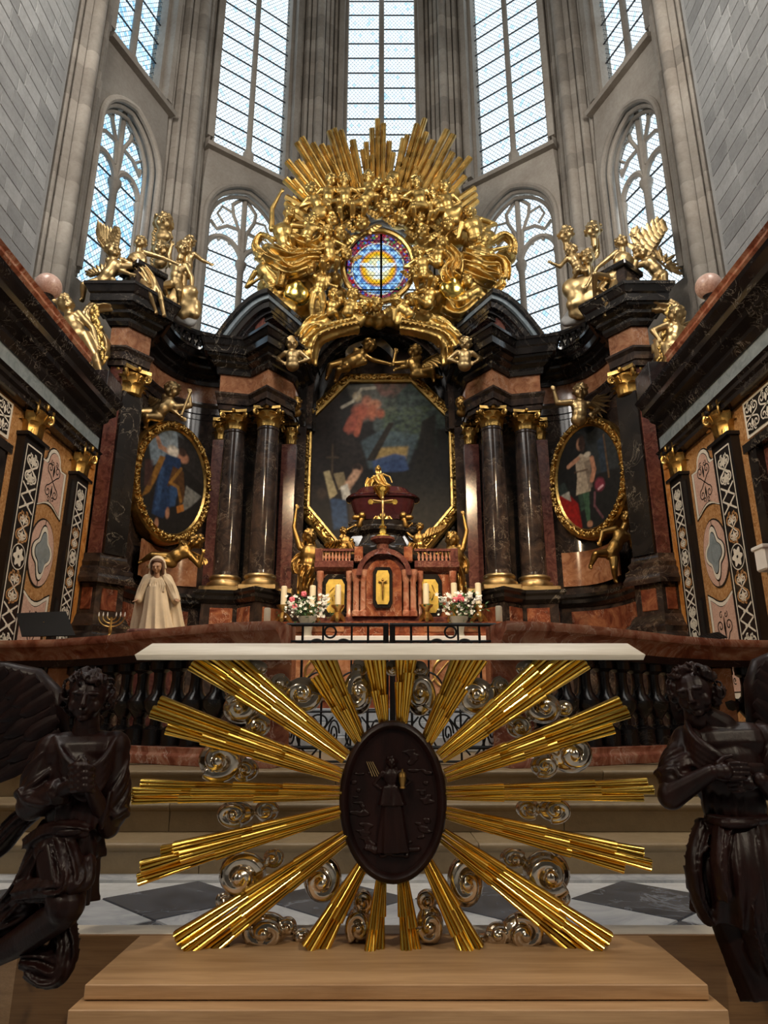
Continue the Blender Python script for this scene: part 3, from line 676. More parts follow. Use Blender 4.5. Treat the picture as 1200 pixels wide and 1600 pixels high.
# ---- painted canvases
def srgb(c): return tuple(((x/255)/12.92 if x/255 <= .04045 else ((x/255+.055)/1.055)**2.4) for x in c)
class Paint:
    def __init__(s, nx, ny, bgc):
        s.nx, s.ny = nx, ny; s.X, s.Y = np.meshgrid((np.arange(nx))/(nx-1), (np.arange(ny))/(ny-1)); s.im = np.ones((ny, nx, 3))*np.array(srgb(bgc))
    def blur(s, m, k):
        for _ in range(k):
            p = np.pad(m, 1, mode='edge'); m = (p[:-2, 1:-1]+p[2:, 1:-1]+p[1:-1, :-2]+p[1:-1, 2:]+2*p[1:-1, 1:-1])/6
        return m
    def put(s, m, c, al=1.):
        m = np.clip(m, 0, 1)[..., None]*al; s.im = s.im*(1-m)+np.array(srgb(c))*m; return s
    def poly(s, pts, c, k=2, al=1.):
        m = np.zeros(s.X.shape, bool); n = len(pts)
        for i in range(n):
            x0, y0 = pts[i]; x1, y1 = pts[(i+1) % n]
            if y0 == y1: continue
            cr = ((y0 > s.Y) != (y1 > s.Y)) & (s.X < (x1-x0)*(s.Y-y0)/(y1-y0)+x0); m ^= cr
        return s.put(s.blur(m.astype(float), k), c, al)
    def ell(s, cx, cy, rx, ry, c, k=.25, al=1.): 
        d = np.hypot((s.X-cx)/rx, (s.Y-cy)/ry); return s.put((1+k-d)/(2*k) if k else (d < 1)*1., c, al)
    def line(s, pts, w_, c, al=1., asp=1.):
        for (x0, y0), (x1, y1) in zip(pts, pts[1:]):
            dx, dy = x1-x0, (y1-y0)*asp; L = dx*dx+dy*dy+1e-9
            t = np.clip(((s.X-x0)*dx+(s.Y-y0)*asp*dy)/L, 0, 1); d = np.hypot(s.X-x0-t*dx, (s.Y-y0)*asp-t*dy); s.put((w_*1.3-d)/(w_*.6), c, al)
        return s
    def speck(s, region, c, seed, al=.4, n=200, r=.012):
        rr = random.Random(seed); m = np.zeros(s.X.shape)
        for _ in range(n):
            x = rr.uniform(region[0], region[2]); y = rr.uniform(region[1], region[3]); q = rr.uniform(.5, 1.6)*r
            m = np.maximum(m, 1.2-np.hypot((s.X-x)/(q*1.6), (s.Y-y)/q))
        return s.put(m, c, al)
def soften(A, k, seed):
    r3 = np.random.default_rng(seed)
    for c in range(3): A.im[..., c] = A.blur(A.im[..., c], k)
    n_ = A.blur(r3.random(A.X.shape), 3); n2 = A.blur(r3.random(A.X.shape), 14); n_ = (n_-n_.mean())/n_.std(); n2 = (n2-n2.mean())/n2.std(); A.im *= np.clip(1+.04*n_+.14*n2, .4, 1.7)[..., None]
def canvas(name, pt, org, eu, ev, inside, parent, mat='painted'):
    """grid mesh coloured by the painting; org is the lower left corner, eu, ev the full edges; picture y runs down"""
    nx, ny = pt.nx, pt.ny; org = Vec(org); eu = Vec(eu); ev = Vec(ev); idx = -np.ones((ny, nx), int); vs = []; cs = []
    keep = np.zeros((ny, nx), bool)
    for j in range(ny):
        for i in range(nx):
            if inside(i/(nx-1), j/(ny-1)):
                idx[j, i] = len(vs); vs.append(org+eu*(i/(nx-1))+ev*(1-j/(ny-1))); cs.append(pt.im[j, i])
    fs = [(idx[j+1, i], idx[j+1, i+1], idx[j, i+1], idx[j, i]) for j in range(ny-1) for i in range(nx-1) if min(idx[j, i], idx[j+1, i], idx[j, i+1], idx[j+1, i+1]) >= 0]
    m = MB(); m.v = [tuple(v) for v in vs]; m.f = [tuple(int(q) for q in f) for f in fs]; m.mi = [0]*len(fs)
    o = obj(name, m, mat, parent, smooth=False, fixn=False)
    at = o.data.color_attributes.new('paint', 'FLOAT_COLOR', 'POINT'); at.data.foreach_set('color', np.concatenate([np.array(cs), np.ones((len(cs), 1))], 1).ravel()); return o
def carve(mb, pts, nrm, w_, seed, dens, r=(.03, .06)):
    """leafy carving strewn along a closed line of frame centres"""
    rr = random.Random(seed); nrm = Vec(nrm); n = len(pts)
    for i in range(n):
        a = Vec(pts[i]); b = Vec(pts[(i+1) % n]); L = (b-a).length; t_ = (b-a).normalized(); u = t_.cross(nrm)
        for k in range(max(1, int(L*dens))):
            c = a.lerp(b, rr.random())+u*rr.uniform(-w_, w_)+nrm*rr.uniform(.0, .03); th = rr.uniform(0, pi); q = rr.uniform(*r)
            ax = t_*math.cos(th)+u*math.sin(th); ay = nrm.cross(ax); m3 = Matrix((ax, ay, nrm)).transposed().to_quaternion()
            mb.ell(c, (q*1.5, q*.7, q*.9), 6, 4, m3)
# octagonal altar painting
pt = thing('altar_painting', 'large octagonal altar painting in a carved gilt frame under the arch', 'painting', (X0, 14.1, 4.2))
OC = [(.80, 8.44), (1.74, 7.42), (1.74, 5.15), (.95, 4.22), (-.95, 4.22), (-1.74, 5.15), (-1.74, 7.42), (-.80, 8.44)]
cen = (0, 6.33)
def octk(k): return [(cen[0]+(x-cen[0])*(1-k/1.74), cen[1]+(z-cen[1])*(1-k/2.1)) for x, z in OC]
fr = MB(); prof = [(0, .30), (0, .10), (.02, .04), (.06, .02), (.08, .05), (.17, .05), (.19, .0), (.23, .02), (.25, .1), (.25, .3)]
fr.grid([[(X0+x, 13.98+y, z) for x, z in octk(k)] for k, y in prof], False, True); obj('frame', fr, 'gold_frame', pt, smooth=25)
cv = MB(); carve(cv, [(X0+x, 14.01, z) for x, z in octk(.125)], (0, -1, 0), .05, 5, 42, (.022, .045)); obj('carving', cv, 'gold', pt, smooth=True)['kind'] = 'stuff'
A = Paint(260, 320, (30, 26, 23))
A.poly([(.42,-.1),(1.1,-.1),(1.1,.3),(.85,.33),(.6,.42),(.45,.3)], (70,78,74), 8, .9)
A.poly([(.25,.02),(.62,-.02),(.62,.2),(.36,.26)], (84,82,74), 9, .8); A.poly([(.45,.0),(.7,.0),(.6,.10),(.5,.08)], (120,74,62), 9, .6)
A.speck((.52,.0,1.,.42), (52,66,52), 1, .55, 260, .016); A.speck((.55,.05,1.,.40), (20,26,22), 2, .6, 220, .015); A.speck((.5,.16,.85,.36), (92,104,70), 9, .4, 120, .012)
A.poly([(.36,.38),(.52,.30),(.78,.34),(.70,.52),(.42,.55)], (74,88,92), 10, .7)
A.poly([(.47,.42),(.70,.41),(.68,.50),(.46,.50)], (150,124,74), 9); A.poly([(.44,.50),(.60,.455),(.68,.47),(.70,.56),(.46,.58)], (58,74,104), 6)
A.poly([(.5,.52),(.62,.49),(.7,.55),(.6,.6)], (50,66,98), 3)
A.poly([(.0,.0),(.2,.0),(.22,.3),(.36,.4),(.40,.5),(.36,.7),(.0,.75)], (38,31,27), 6)
A.poly([(.40,.50),(.56,.26),(.60,.26),(.46,.5)], (40,33,24), 2); A.poly([(.74,.55),(.80,.25),(.9,.2),(.88,.6),(.9,.75)], (34,30,24), 4); A.poly([(.9,.3),(.97,.3),(.99,.7),(.92,.75)], (28,25,21), 4)
A.poly([(.40,.58),(.75,.56),(1,.62),(1,1),(.3,1)], (33,30,25), 6)
for cx, cy, rx, ry, c in ((.40,.12,.035,.035,(150,96,74)),(.46,.14,.04,.03,(168,112,84)),(.36,.19,.06,.05,(150,78,58)),(.30,.27,.04,.05,(140,70,54)),(.44,.19,.035,.05,(160,92,66)),(.33,.09,.03,.03,(168,150,120)),(.27,.29,.02,.04,(138,72,56)),(.5,.2,.03,.03,(150,84,60))): A.ell(cx, cy, rx, ry, c, .35)
A.line([(.30,.22),(.25,.30)], .018, (140,72,54)); A.line([(.36,.22),(.33,.33)], .02, (150,80,58)); A.line([(.22,.16),(.30,.12),(.36,.04),(.46,.03)], .01, (170,160,140), .7)
A.line([(.16,.40),(.16,.66)], .006, (74,60,44)); A.line([(.12,.48),(.20,.48)], .006, (74,60,44))
A.poly([(.10,.57),(.14,.56),(.20,.70),(.15,.74)], (170,152,112), 1); A.poly([(.17,.58),(.24,.57),(.27,.66),(.21,.68)], (140,122,90), 1); A.ell(.09,.70,.035,.03,(58,46,36))
A.ell(.34,.555,.032,.03,(178,128,98)); A.ell(.335,.54,.034,.025,(44,32,26)); A.line([(.33,.58),(.26,.67)], .026, (188,146,116)); A.poly([(.22,.66),(.27,.64),(.30,.74),(.24,.74)], (196,190,176), 2); A.poly([(.40,.65),(.46,.66),(.45,.76),(.40,.74)], (190,184,170), 2)
A.poly([(.15,.73),(.26,.74),(.28,.9),(.18,.92)], (44,62,88), 4); A.poly([(.28,.72),(.42,.72),(.5,.9),(.3,.95)], (52,40,34), 5); A.poly([(.32,.84),(.44,.82),(.42,.98),(.32,.98)], (44,58,80), 5)
ins = [(x, z) for x, z in octk(.2)]
def in_oct(u, v):
    x = -1.54+3.08*u; z = 8.2-3.74*v; return all((ins[(i+1) % 8][0]-ins[i][0])*(z-ins[i][1])-(ins[(i+1) % 8][1]-ins[i][1])*(x-ins[i][0]) <= .03 for i in range(8))
soften(A, 2, 1)
canvas('canvas', A, (X0-1.54, 14.06, 4.46), (3.08, 0, 0), (0, 0, 3.74), in_oct, pt)
# oval paintings
OV = {}
for s in (-1, 1):
    px, py = ((268, 753), (921, 746))[s > 0]; c = P(px, py, 12.66); n = Vec((-s*.80, -.60, 0)).normalized(); u = Vec((0, 0, 1)).cross(n)*-1
    u = Vec((-n.y, n.x, 0)); u = u if u.x > 0 else -u
    t = thing('oval_painting', ('oval painting of a figure in a blue robe in carved gilt frame', 'oval painting of a figure in a pale tunic in carved gilt frame')[s > 0], 'painting', c-Vec((0, 0, 1.25)), 'oval paintings on the wings')
    a_, b_ = .93, 1.24; E = lambda th, k, d_: c+u*((a_-k)*math.cos(th))+Vec((0, 0, 1))*((b_-k)*math.sin(th))+n*d_
    fr = MB(); nn = 48; fr.grid([[E(2*pi*i/nn, k, d_) for i in range(nn)] for k, d_ in ((0, -.25), (0, .06), (.03, .1), (.06, .06), (.15, .06), (.17, .1), (.2, .06), (.2, -.05))], False, True); obj('frame', fr, 'gold_frame', t, smooth=30)
    cv = MB(); carve(cv, [E(2*pi*i/nn, .1, .09) for i in range(nn)], n, .045, 7+s, 46, (.022, .042)); obj('carving', cv, 'gold', t, smooth=True)['kind'] = 'stuff'
    bk = MB(); bk.prism([((a_-.02)*math.cos(2*pi*i/nn), (b_-.02)*math.sin(2*pi*i/nn)) for i in range(nn)], lambda x, z, q: c+u*x+Vec((0, 0, z))+n*(-.3, -.02)[q]); obj('backing', bk, 'black_marble', t)
    if s < 0:
        A = Paint(170, 226, (26, 23, 21)); A.poly([(.1,.2),(.45,.0),(.6,.15),(.5,.28),(.3,.36),(.18,.42)], (104,118,130), 5); A.ell(.42,.12,.14,.09,(132,142,148), .5, .8); A.poly([(.5,.05),(.9,.15),(.95,.45),(.55,.3)], (38,34,32), 5)
        A.line([(.22,.15),(.27,.22),(.40,.24)], .03, (150,112,90), 1, 1.3); A.ell(.46,.22,.09,.05,(196,186,172)); A.ell(.62,.25,.08,.05,(150,104,80)); A.ell(.60,.20,.06,.04,(60,42,34))
        A.poly([(.36,.27),(.58,.27),(.62,.42),(.58,.62),(.40,.86),(.24,.84),(.26,.6),(.30,.4)], (28,46,76), 3); A.poly([(.30,.4),(.36,.4),(.34,.8),(.27,.82)], (44,68,104), 5, .8); A.poly([(.45,.5),(.58,.54),(.56,.72),(.48,.74)], (42,66,100), 5, .9)
        A.poly([(.28,.30),(.36,.30),(.26,.52),(.18,.66),(.08,.72),(.16,.56)], (120,84,32), 3); A.poly([(.48,.36),(.64,.38),(.70,.62),(.62,.72),(.58,.52),(.42,.56)], (74,48,24), 3); A.line([(.60,.36),(.46,.52),(.58,.54),(.64,.66)], .02, (130,92,36), .8, 1.3)
        A.poly([(.7,.5),(.95,.56),(.8,.68),(.66,.76)], (120,118,112), 3, .8); A.poly([(.58,.72),(.68,.68),(.7,.74),(.6,.78)], (160,100,40), 1); A.ell(.46,.80,.03,.05,(146,104,80)); A.ell(.32,.92,.03,.05,(146,104,80)); A.poly([(.08,.38),(.2,.36),(.2,.6),(.1,.62)], (66,40,36), 5, .7)
    else:
        A = Paint(170, 226, (22, 22, 22)); A.poly([(.3,.0),(.9,.0),(.95,.5),(.55,.5),(.5,.1)], (38,42,44), 8); A.poly([(.68,.2),(.78,.16),(.8,.5),(.7,.5)], (40,52,66), 4, .8); A.line([(.78,.16),(.80,.56)], .012, (88,66,44), .8, 1.3)
        A.poly([(.03,.60),(.16,.58),(.32,.72),(.36,.98),(.2,.95),(.05,.75)], (126,22,18), 4); A.poly([(.04,.58),(.2,.58),(.22,.68),(.14,.64)], (140,136,126), 2); A.poly([(.03,.5),(.14,.48),(.18,.58),(.05,.6)], (40,48,46), 3)
        A.ell(.42,.17,.05,.055,(160,118,92)); A.ell(.45,.17,.05,.075,(50,34,28)); A.poly([(.33,.3),(.42,.26),(.56,.32),(.55,.42),(.52,.64),(.30,.64),(.34,.48)], (150,136,118), 2); A.poly([(.46,.35),(.56,.34),(.56,.6),(.5,.62)], (96,84,74), 3, .8)
        A.line([(.34,.31),(.22,.345),(.38,.30)], .026, (158,116,92), 1, 1.3); A.line([(.58,.34),(.60,.45),(.555,.54)], .03, (158,112,88), 1, 1.3); A.ell(.52,.29,.05,.025,(176,166,150)); A.line([(.31,.42),(.5,.43)], .012, (70,52,40), .8, 1.3)
        A.poly([(.40,.64),(.50,.64),(.48,.9),(.43,.9)], (52,78,58), 2); A.poly([(.33,.64),(.40,.64),(.42,.78),(.36,.8)], (40,58,46), 2); A.ell(.47,.93,.04,.03,(150,108,84)); A.ell(.66,.60,.07,.06,(112,44,58)); A.line([(.64,.64),(.70,.62)], .014, (190,150,160), .9, 1.3); A.line([(.58,.66),(.56,.78),(.66,.9)], .015, (100,64,70), .8, 1.3)
    soften(A, 1, 3+s)
    canvas('canvas', A, c-u*(a_-.15)-Vec((0, 0, b_-.15))+n*.05, u*2*(a_-.15), Vec((0, 0, 2*(b_-.15))), lambda x, y: (2*x-1)**2+(2*y-1)**2 < .998, t)
    OV[s] = (c, u, n)
# ================================================================ marble side walls of the choir
def ribbon(mb, pts, w_, f):
    pts = [Vec(p) for p in pts]; n = len(pts); rows = []
    if not hasattr(w_, '__len__'): w_ = [w_]*n
    for i, p in enumerate(pts):
        t = pts[min(i+1, n-1)]-pts[max(i-1, 0)]; t = t.normalized() if t.length > 1e-9 else Vec((1, 0)); q = Vec((-t.y, t.x))*w_[i]/2
        rows.append([f(*(p+q)), f(*(p-q))])
    mb.grid(rows)
def spiral(cx, cy, r, a0, turns, sgn=1, n=14):
    return [(cx+r*(1-.86*k/n)*math.cos(a0+sgn*2*pi*turns*k/n), cy+r*(1-.86*k/n)*math.sin(a0+sgn*2*pi*turns*k/n)) for k in range(n+1)]
def arabesque(mb, cx, z0, z1, hw_, f, seed, w_=.016):
    """candelabra scrollwork, mirrored left and right"""
    n = max(2, int((z1-z0)/(hw_*1.7))); dz = (z1-z0)/n
    for k in range(n):
        zc = z0+dz*(k+.5); sg = 1 if k % 2 else -1
        for q in (-1, 1):
            ribbon(mb, [(cx, zc-sg*dz*.5)]+spiral(cx+q*hw_*.5, zc+sg*dz*.05, hw_*.42, -sg*pi/2, 1.35, q*sg), w_, f)
            ribbon(mb, spiral(cx+q*hw_*.28, zc+sg*dz*.34, hw_*.22, sg*pi*.7, 1.1, -q), w_*.8, f)
        ribbon(mb, [(cx, zc-dz*.3), (cx+.0001, zc), (cx, zc+dz*.3)], [w_*.5, w_*3.2, w_*.5], f)
for s in (-1, 1):
    XW = S(s, 4.85); side = SD[s]
    base = struct(obj('wall_choir_'+side, MB().box(min(XW, XW+s*.5), max(XW, XW+s*.5), 2.4, 11.05, .3, 5.2), 'ochre_grain'))
    def F(d): return lambda y, z: (XW-s*d, y, z)
    def slab(name, poly, d0, d1, mat, parent): 
        m = MB().prism(poly, lambda y, z, q: (XW-s*(d0, d1)[q], y, z)); return obj(name, m, mat, parent)
    # corner strip of orange marble
    slab('orange_strip', [(10.64, .6), (10.98, .6), (10.98, 5.1), (10.64, 5.1)], 0, .02, 'amber_marble', base)
    for k, (ya, yb) in enumerate(((10.14, 10.60), (8.56, 9.10))):
        t = thing('inlaid_pilaster', f'black and white inlaid pilaster on the {side} choir wall, {("nearer", "farther from")[k]} the altar', 'pilaster', (XW, (ya+yb)/2, .6), 'inlaid pilasters')
        slab('shaft', [(ya, .6), (yb, .6), (yb, 4.62), (ya, 4.62)], 0, .12, 'inlay_black', t)
        ia, ib = ya+.07, yb-.07
        m = MB()
        for pts in ([(ia, .7), (ia, 4.5), (ib, 4.5), (ib, .7)],): ribbon(m, [pts[0], pts[1]], .022, F(.124)); ribbon(m, [pts[1], pts[2]], .022, F(.124)); ribbon(m, [pts[2], pts[3]], .022, F(.124))
        obj('border', m, 'inlay_white', t, fixn=False)
        wht = MB(); och = MB(); cy = (ia+ib)/2; hw_ = (ib-ia)/2-.03; z = 4.42; i = 0
        while z > 1.2:
            kind = ('scroll', 'lattice', 'scroll', 'flower')[i % 4]
            if kind == 'scroll':
                h_ = hw_*2.6; arabesque(och if i % 3 else wht, cy, z-h_, z, hw_, F(.123), i, .028); arabesque(wht, cy, z-h_+.03, z-.05, hw_*.7, F(.126), i, .018); z -= h_
            elif kind == 'lattice':
                h_ = hw_*2.2
                for q in (-1, 1):
                    for e in (0, .5): ribbon(wht, [(cy-q*hw_, z-h_*(.0+e)), (cy+q*hw_, z-h_*(.5+e))], .026, F(.124))
                for e in (.25, .75): ribbon(wht, [(cy-hw_*.35, z-h_*e), (cy+hw_*.35, z-h_*e)], .02, F(.125))
                z -= h_
            else:
                h_ = hw_*2.1; zc = z-h_/2
                for q in range(6): a = q*pi/3; ribbon(wht, [(cy+.02*math.cos(a), zc+.02*math.sin(a)), (cy+hw_*.45*math.cos(a), zc+hw_*.45*math.sin(a)), (cy+hw_*.8*math.cos(a), zc+hw_*.8*math.sin(a))], [.02, .09, .03], F(.126))
                ribbon(wht, [(cy+hw_*math.cos(2*pi*q/20), zc+hw_*math.sin(2*pi*q/20)) for q in range(21)], .014, F(.124)); z -= h_
            i += 1
        obj('white_inlay', wht, 'inlay_white', t, fixn=False)['kind'] = 'stuff'; obj('ochre_inlay', och, 'ochre_grain', t, fixn=False)['kind'] = 'stuff'
        slab('necking', [(ya-.03, 4.6), (yb+.03, 4.6), (yb+.03, 4.65), (ya-.03, 4.65)], 0, .17, 'inlay_black', t)
        inst('capital', CAPM, t, (XW-s*.02, (ya+yb)/2, 4.65), (0, 0, 0), (.15, .185, .235))
    # field between the pilasters
    fy0, fy1 = 9.22, 10.02; c = (fy0+fy1)/2; hw_ = (fy1-fy0)/2
    pn = thing('marquetry_field', f'column of rose marble inlaid panels with white outlines on the {side} choir wall', 'inlay', (XW, c, .6))
    def outline(nm_, poly, mat):
        slab('black_outline', [(c+(y-c)*1.06+0, zc_+(z-zc_)*1.04) for y, z in poly], 0, .012, 'inlay_black', pn)
        slab('white_outline', poly, 0, .018, 'inlay_white', pn)
        slab('black_line', [(c+(y-c)*.84, zc_+(z-zc_)*.90) for y, z in poly], 0, .021, 'inlay_black', pn)
        slab(nm_, [(c+(y-c)*.80, zc_+(z-zc_)*.88) for y, z in poly], 0, .026, mat, pn)
    # top cartouche with rounded head and hollow foot
    zc_ = 4.25
    poly = [(c-hw_, 3.82), (c-hw_, 4.55), (c-hw_*.62, 4.55)]+[(c-hw_*.5*math.cos(pi*k/8), 4.6+hw_*.5*math.sin(pi*k/8)) for k in range(9)]+[(c+hw_*.62, 4.55), (c+hw_, 4.55), (c+hw_, 3.82)]+[(c+hw_*.9*(1-2*k/8), 3.82+.13*math.sin(pi*k/8)) for k in range(1, 8)]
    outline('rose_field', poly, 'rose_grain')
    m = MB(); arabesque(m, c, 3.98, 4.62, hw_*.55, F(.03), 1, .017); obj('black_scrolls', m, 'inlay_black', pn, fixn=False)['kind'] = 'stuff'
    # roundel
    zc_ = 3.22; ring = lambda r: [(c+r*.86*math.cos(2*pi*k/32), zc_+r*1.18*math.sin(2*pi*k/32)) for k in range(32)]
    slab('black_outline', ring(hw_*1.07), 0, .012, 'inlay_black', pn); slab('rose_disc', ring(hw_*1.02), 0, .018, 'rose_grain', pn)
    m = MB(); ribbon(m, [(c, zc_-hw_*1.2), (c, zc_+hw_*1.2)], .016, F(.021)); obj('black_joint', m, 'inlay_black', pn, fixn=False)
    qf = lambda r: [(c+(r*.62*math.cos(2*pi*k/48))*(1+.20*math.cos(8*pi*k/48)), zc_+(r*.85*math.sin(2*pi*k/48))*(1+.20*math.cos(8*pi*k/48))) for k in range(48)]
    for r, d_, mt, nm_ in ((.40, .024, 'inlay_black', 'black_outline'), (.375, .03, 'inlay_white', 'white_quatrefoil'), (.30, .034, 'inlay_black', 'black_line'), (.285, .038, 'blue_grey', 'grey_quatrefoil')): slab(nm_, qf(r*1.02), 0, d_, mt, pn)
    # lower panel with hollow head
    zc_ = 1.95
    poly = [(c+hw_, 2.66), (c+hw_, 1.2), (c-hw_, 1.2), (c-hw_, 2.66)]+[(c-hw_*.9*(1-2*k/8), 2.66-.15*math.sin(pi*k/8)) for k in range(1, 8)]
    outline('rose_field', poly, 'rose_grain')
    m = MB(); arabesque(m, c, 1.35, 2.42, hw_*.6, F(.03), 1, .018); obj('black_scrolls', m, 'inlay_black', pn, fixn=False)['kind'] = 'stuff'
    # doorway bay before the pilasters
    dr = thing('door_surround', f'black marble door surround with inlaid overdoor on the {side} choir wall', 'door surround', (XW, 7.6, .6))
    slab('jamb', [(8.02, .6), (8.16, .6), (8.16, 4.2), (8.02, 4.2)], 0, .12, 'black_marble', dr); slab('jamb', [(8.18, .6), (8.28, .6), (8.28, 4.3), (8.18, 4.3)], 0, .08, 'black_marble', dr)
    slab('lintel', [(6.4, 4.2), (8.28, 4.2), (8.28, 4.32), (6.4, 4.32)], 0, .14, 'black_marble', dr)
    slab('leaf', [(6.5, .6), (8.02, .6), (8.02, 4.2), (6.5, 4.2)], 0, .02, 'violet_brown', dr)
    slab('overdoor', [(6.6, 4.42), (8.3, 4.42), (8.3, 4.92), (6.6, 4.92)], 0, .04, 'inlay_white', dr); slab('overdoor_field', [(6.7, 4.46), (8.24, 4.46), (8.24, 4.88), (6.7, 4.88)], 0, .05, 'inlay_black', dr)
    m = MB()
    for k in range(4): arabesque(m, 8.1-k*.36, 4.48, 4.86, .18, F(.055), k, .022)
    obj('white_scrolls', m, 'inlay_white', dr, fixn=False)['kind'] = 'stuff'
    # entablature of the side wall
    t = thing('side_entablature', f'black veined marble cornice with blue grey band along the {side} choir wall', 'entablature', (XW, 7, 4.98))
    ln = [(4.85, 11.0), (4.85, 2.4)]
    def strip(nm_, prof, mat, y0=2.4, y1=10.9):
        m = MB().prism(prof, lambda a, b, q: (XW-s*a, (y0, y1)[q], b)); return obj(nm_, m, mat, t, smooth=20)
    strip('architrave', [(-.1, 4.98), (.16, 4.98), (.16, 5.05), (.2, 5.08), (.2, 5.14), (.24, 5.17), (-.1, 5.17)], 'black_vein', y1=10.72)
    strip('blue_band', [(-.1, 5.17), (.18, 5.17), (.18, 5.42), (-.1, 5.42)], 'blue_grey', y1=10.65)
    strip('cornice', [(-.1, 5.42), (.20, 5.42), (.26, 5.5), (.26, 5.56), (.38, 5.62), (.4, 5.68), (.5, 5.72), (.5, 5.82), (.58, 5.9), (.6, 5.95), (-.4, 5.95)], 'black_vein', y1=10.45)
    # attic balustrade
    bt = thing('attic_balustrade', f'low attic wall with pink rail above the {side} choir cornice', 'balustrade', (XW, 6.5, 5.95))
    def blk(nm_, y0, y1, a0, a1, z0, z1, mat, bev=.008): m = MB().box(*sorted((XW-s*a0, XW-s*a1)), y0, y1, z0, z1); return obj(nm_, m, mat, bt, bevel=bev)
    blk('plinth', 2.4, 9.75, -.1, .3, 5.95, 6.02, 'black_vein')
    blk('panel', 8.75, 9.5, .0, .2, 6.02, 6.36, 'rose_grain'); blk('pier', 8.35, 8.75, -.04, .24, 6.02, 6.36, 'blue_grey'); blk('pier', 9.5, 9.75, -.04, .24, 6.02, 6.36, 'black_vein')
    blk('end_block', 9.82, 10.42, .1, .56, 5.95, (6.26, 6.40)[s > 0], 'black_vein')
    m = MB(); ribbon(m, [(9.12+.1*math.cos(2*pi*k/20), 6.19+.13*math.sin(2*pi*k/20)) for k in range(21)], .012, F(.203)); ribbon(m, [(9.12+.13*math.cos(2*pi*k/20), 6.19+.16*math.sin(2*pi*k/20)) for k in range(21)], .01, F(.203))
    for z_ in (6.05, 6.33): ribbon(m, [(8.78, z_), (9.47, z_)], .012, F(.203))
    obj('oval_line', m, 'inlay_black', bt, fixn=False)
    bme = mesh_of(MB().lathe([(.07, 0), (.07, .03), (.045, .05), (.08, .13), (.035, .24), (.06, .3), (.065, .34)], (0, 0, 0), 8), 'baluster', 'black_vein', smooth=40)
    for k in range(22): inst('baluster', bme, bt, (XW-s*.1, 8.2-k*.26, 6.02))
    m = MB().prism([(-.1, 6.36), (.24, 6.36), (.28, 6.4), (.26, 6.46), (.3, 6.5), (-.1, 6.5)], lambda a, b, q: (XW-s*a, (2.4, 9.8)[q], b)); obj('rail', m, 'pink_marble', bt, smooth=20)
    bx_ = P(*((72, 455) if s < 0 else (1120, 442)), 8.5); fb = thing('ball_finial', f'polished pink stone ball on a dark base on the {side} attic rail', 'finial', (XW-s*.1, 8.55, 6.5))
    obj('base', MB().lathe([(.16, 0), (.16, .1), (.1, .14), (.07, .2), (.1, .24)], (XW-s*.1, 8.55, 6.5), 16), 'black_vein', fb); obj('ball', MB().ell((XW-s*.1, 8.55, 6.9), .185, 24, 16), 'rose_grain', fb, smooth=True)
# ================================================================ carved figures
def ik(a, b, la, lb, hint):
    a = Vec(a); b = Vec(b); d = b-a; L = d.length
    if L < 1e-6: return a+Vec(hint)*la
    k = L/(la+lb)
    if k > .985: la *= k*1.02; lb *= k*1.02
    d = d/L; x = (la*la-lb*lb+L*L)/(2*L); h = math.sqrt(max(0, la*la-x*x)); hv = Vec(hint); hv = hv-d*hv.dot(d)
    if hv.length < 1e-6: hv = d.orthogonal()
    return a+d*x+hv.normalized()*h
def head(mb, c, r, look, up, seed=0, hair=1., long=False, beard=False):
    look = Vec(look).normalized(); up = Vec(up); up = (up-look*up.dot(look)).normalized(); sd = look.cross(up); Q = Matrix((sd, look, up)).transposed().to_quaternion()
    A = lambda x, y, z: c+(sd*x+look*y+up*z)*r
    mb.ell(A(0, -.05, .12), (.86*r, .98*r, .98*r), 16, 12, Q); mb.ell(A(0, .20, -.40), (.64*r, .70*r, .64*r), 14, 10, Q)
    mb.cone(A(0, .93, .22), .085*r, A(0, 1.12, -.22), .15*r, 8)          # nose
    for q in (-1, 1):
        mb.ell(A(q*.42, .52, -.32), (.33*r, .30*r, .36*r), 10, 8, Q); mb.ell(A(q*.36, .84, .27), (.30*r, .14*r, .10*r), 10, 6, Q); mb.ell(A(q*.09, 1.04, -.27), (.12*r, .1*r, .09*r), 8, 6, Q)
        mb.ell(A(q*.34, .79, .05), (.17*r, .11*r, .085*r), 10, 6, Q); mb.ell(A(q*.86, -.05, -.08), (.09*r, .2*r, .27*r), 8, 6, Q)
    mb.ell(A(0, .86, -.49), (.25*r, .12*r, .06*r), 10, 6, Q); mb.ell(A(0, .84, -.61), (.20*r, .12*r, .07*r), 10, 6, Q); mb.ell(A(0, .68, -.87), (.25*r, .22*r, .19*r), 10, 8, Q)
    if hair:
        rr = random.Random(seed)
        for k in range(46):
            a = rr.uniform(0, 2*pi); z = rr.uniform(-.35, 1); e = math.sqrt(max(0, 1-z*z)); x, y = e*math.cos(a), e*math.sin(a)
            if y > .35 and z < .62: continue
            if y > .05 and z < .15: continue
            q = r*rr.uniform(.17, .30)*hair; mb.ell(A(x*.92, y*.98-.05, .12+z*1.02), (q, q*.9, q*.8), 7, 5)
        if long:
            for q in (-1, 1):
                for k in range(6): mb.ell(A(q*(.82+.12*math.sin(k*2)), -.15-.06*k, .2-.36*k), (.26*r, .3*r, .3*r), 7, 5)
    if beard:
        for k in range(9): mb.ell(A(rr_(k, 1)*.45, .7+rr_(k, 2)*.15, -.85-.1*(k % 4)), .24*r, 7, 5)
def rr_(k, j): return math.sin(k*12.9898+j*78.233)
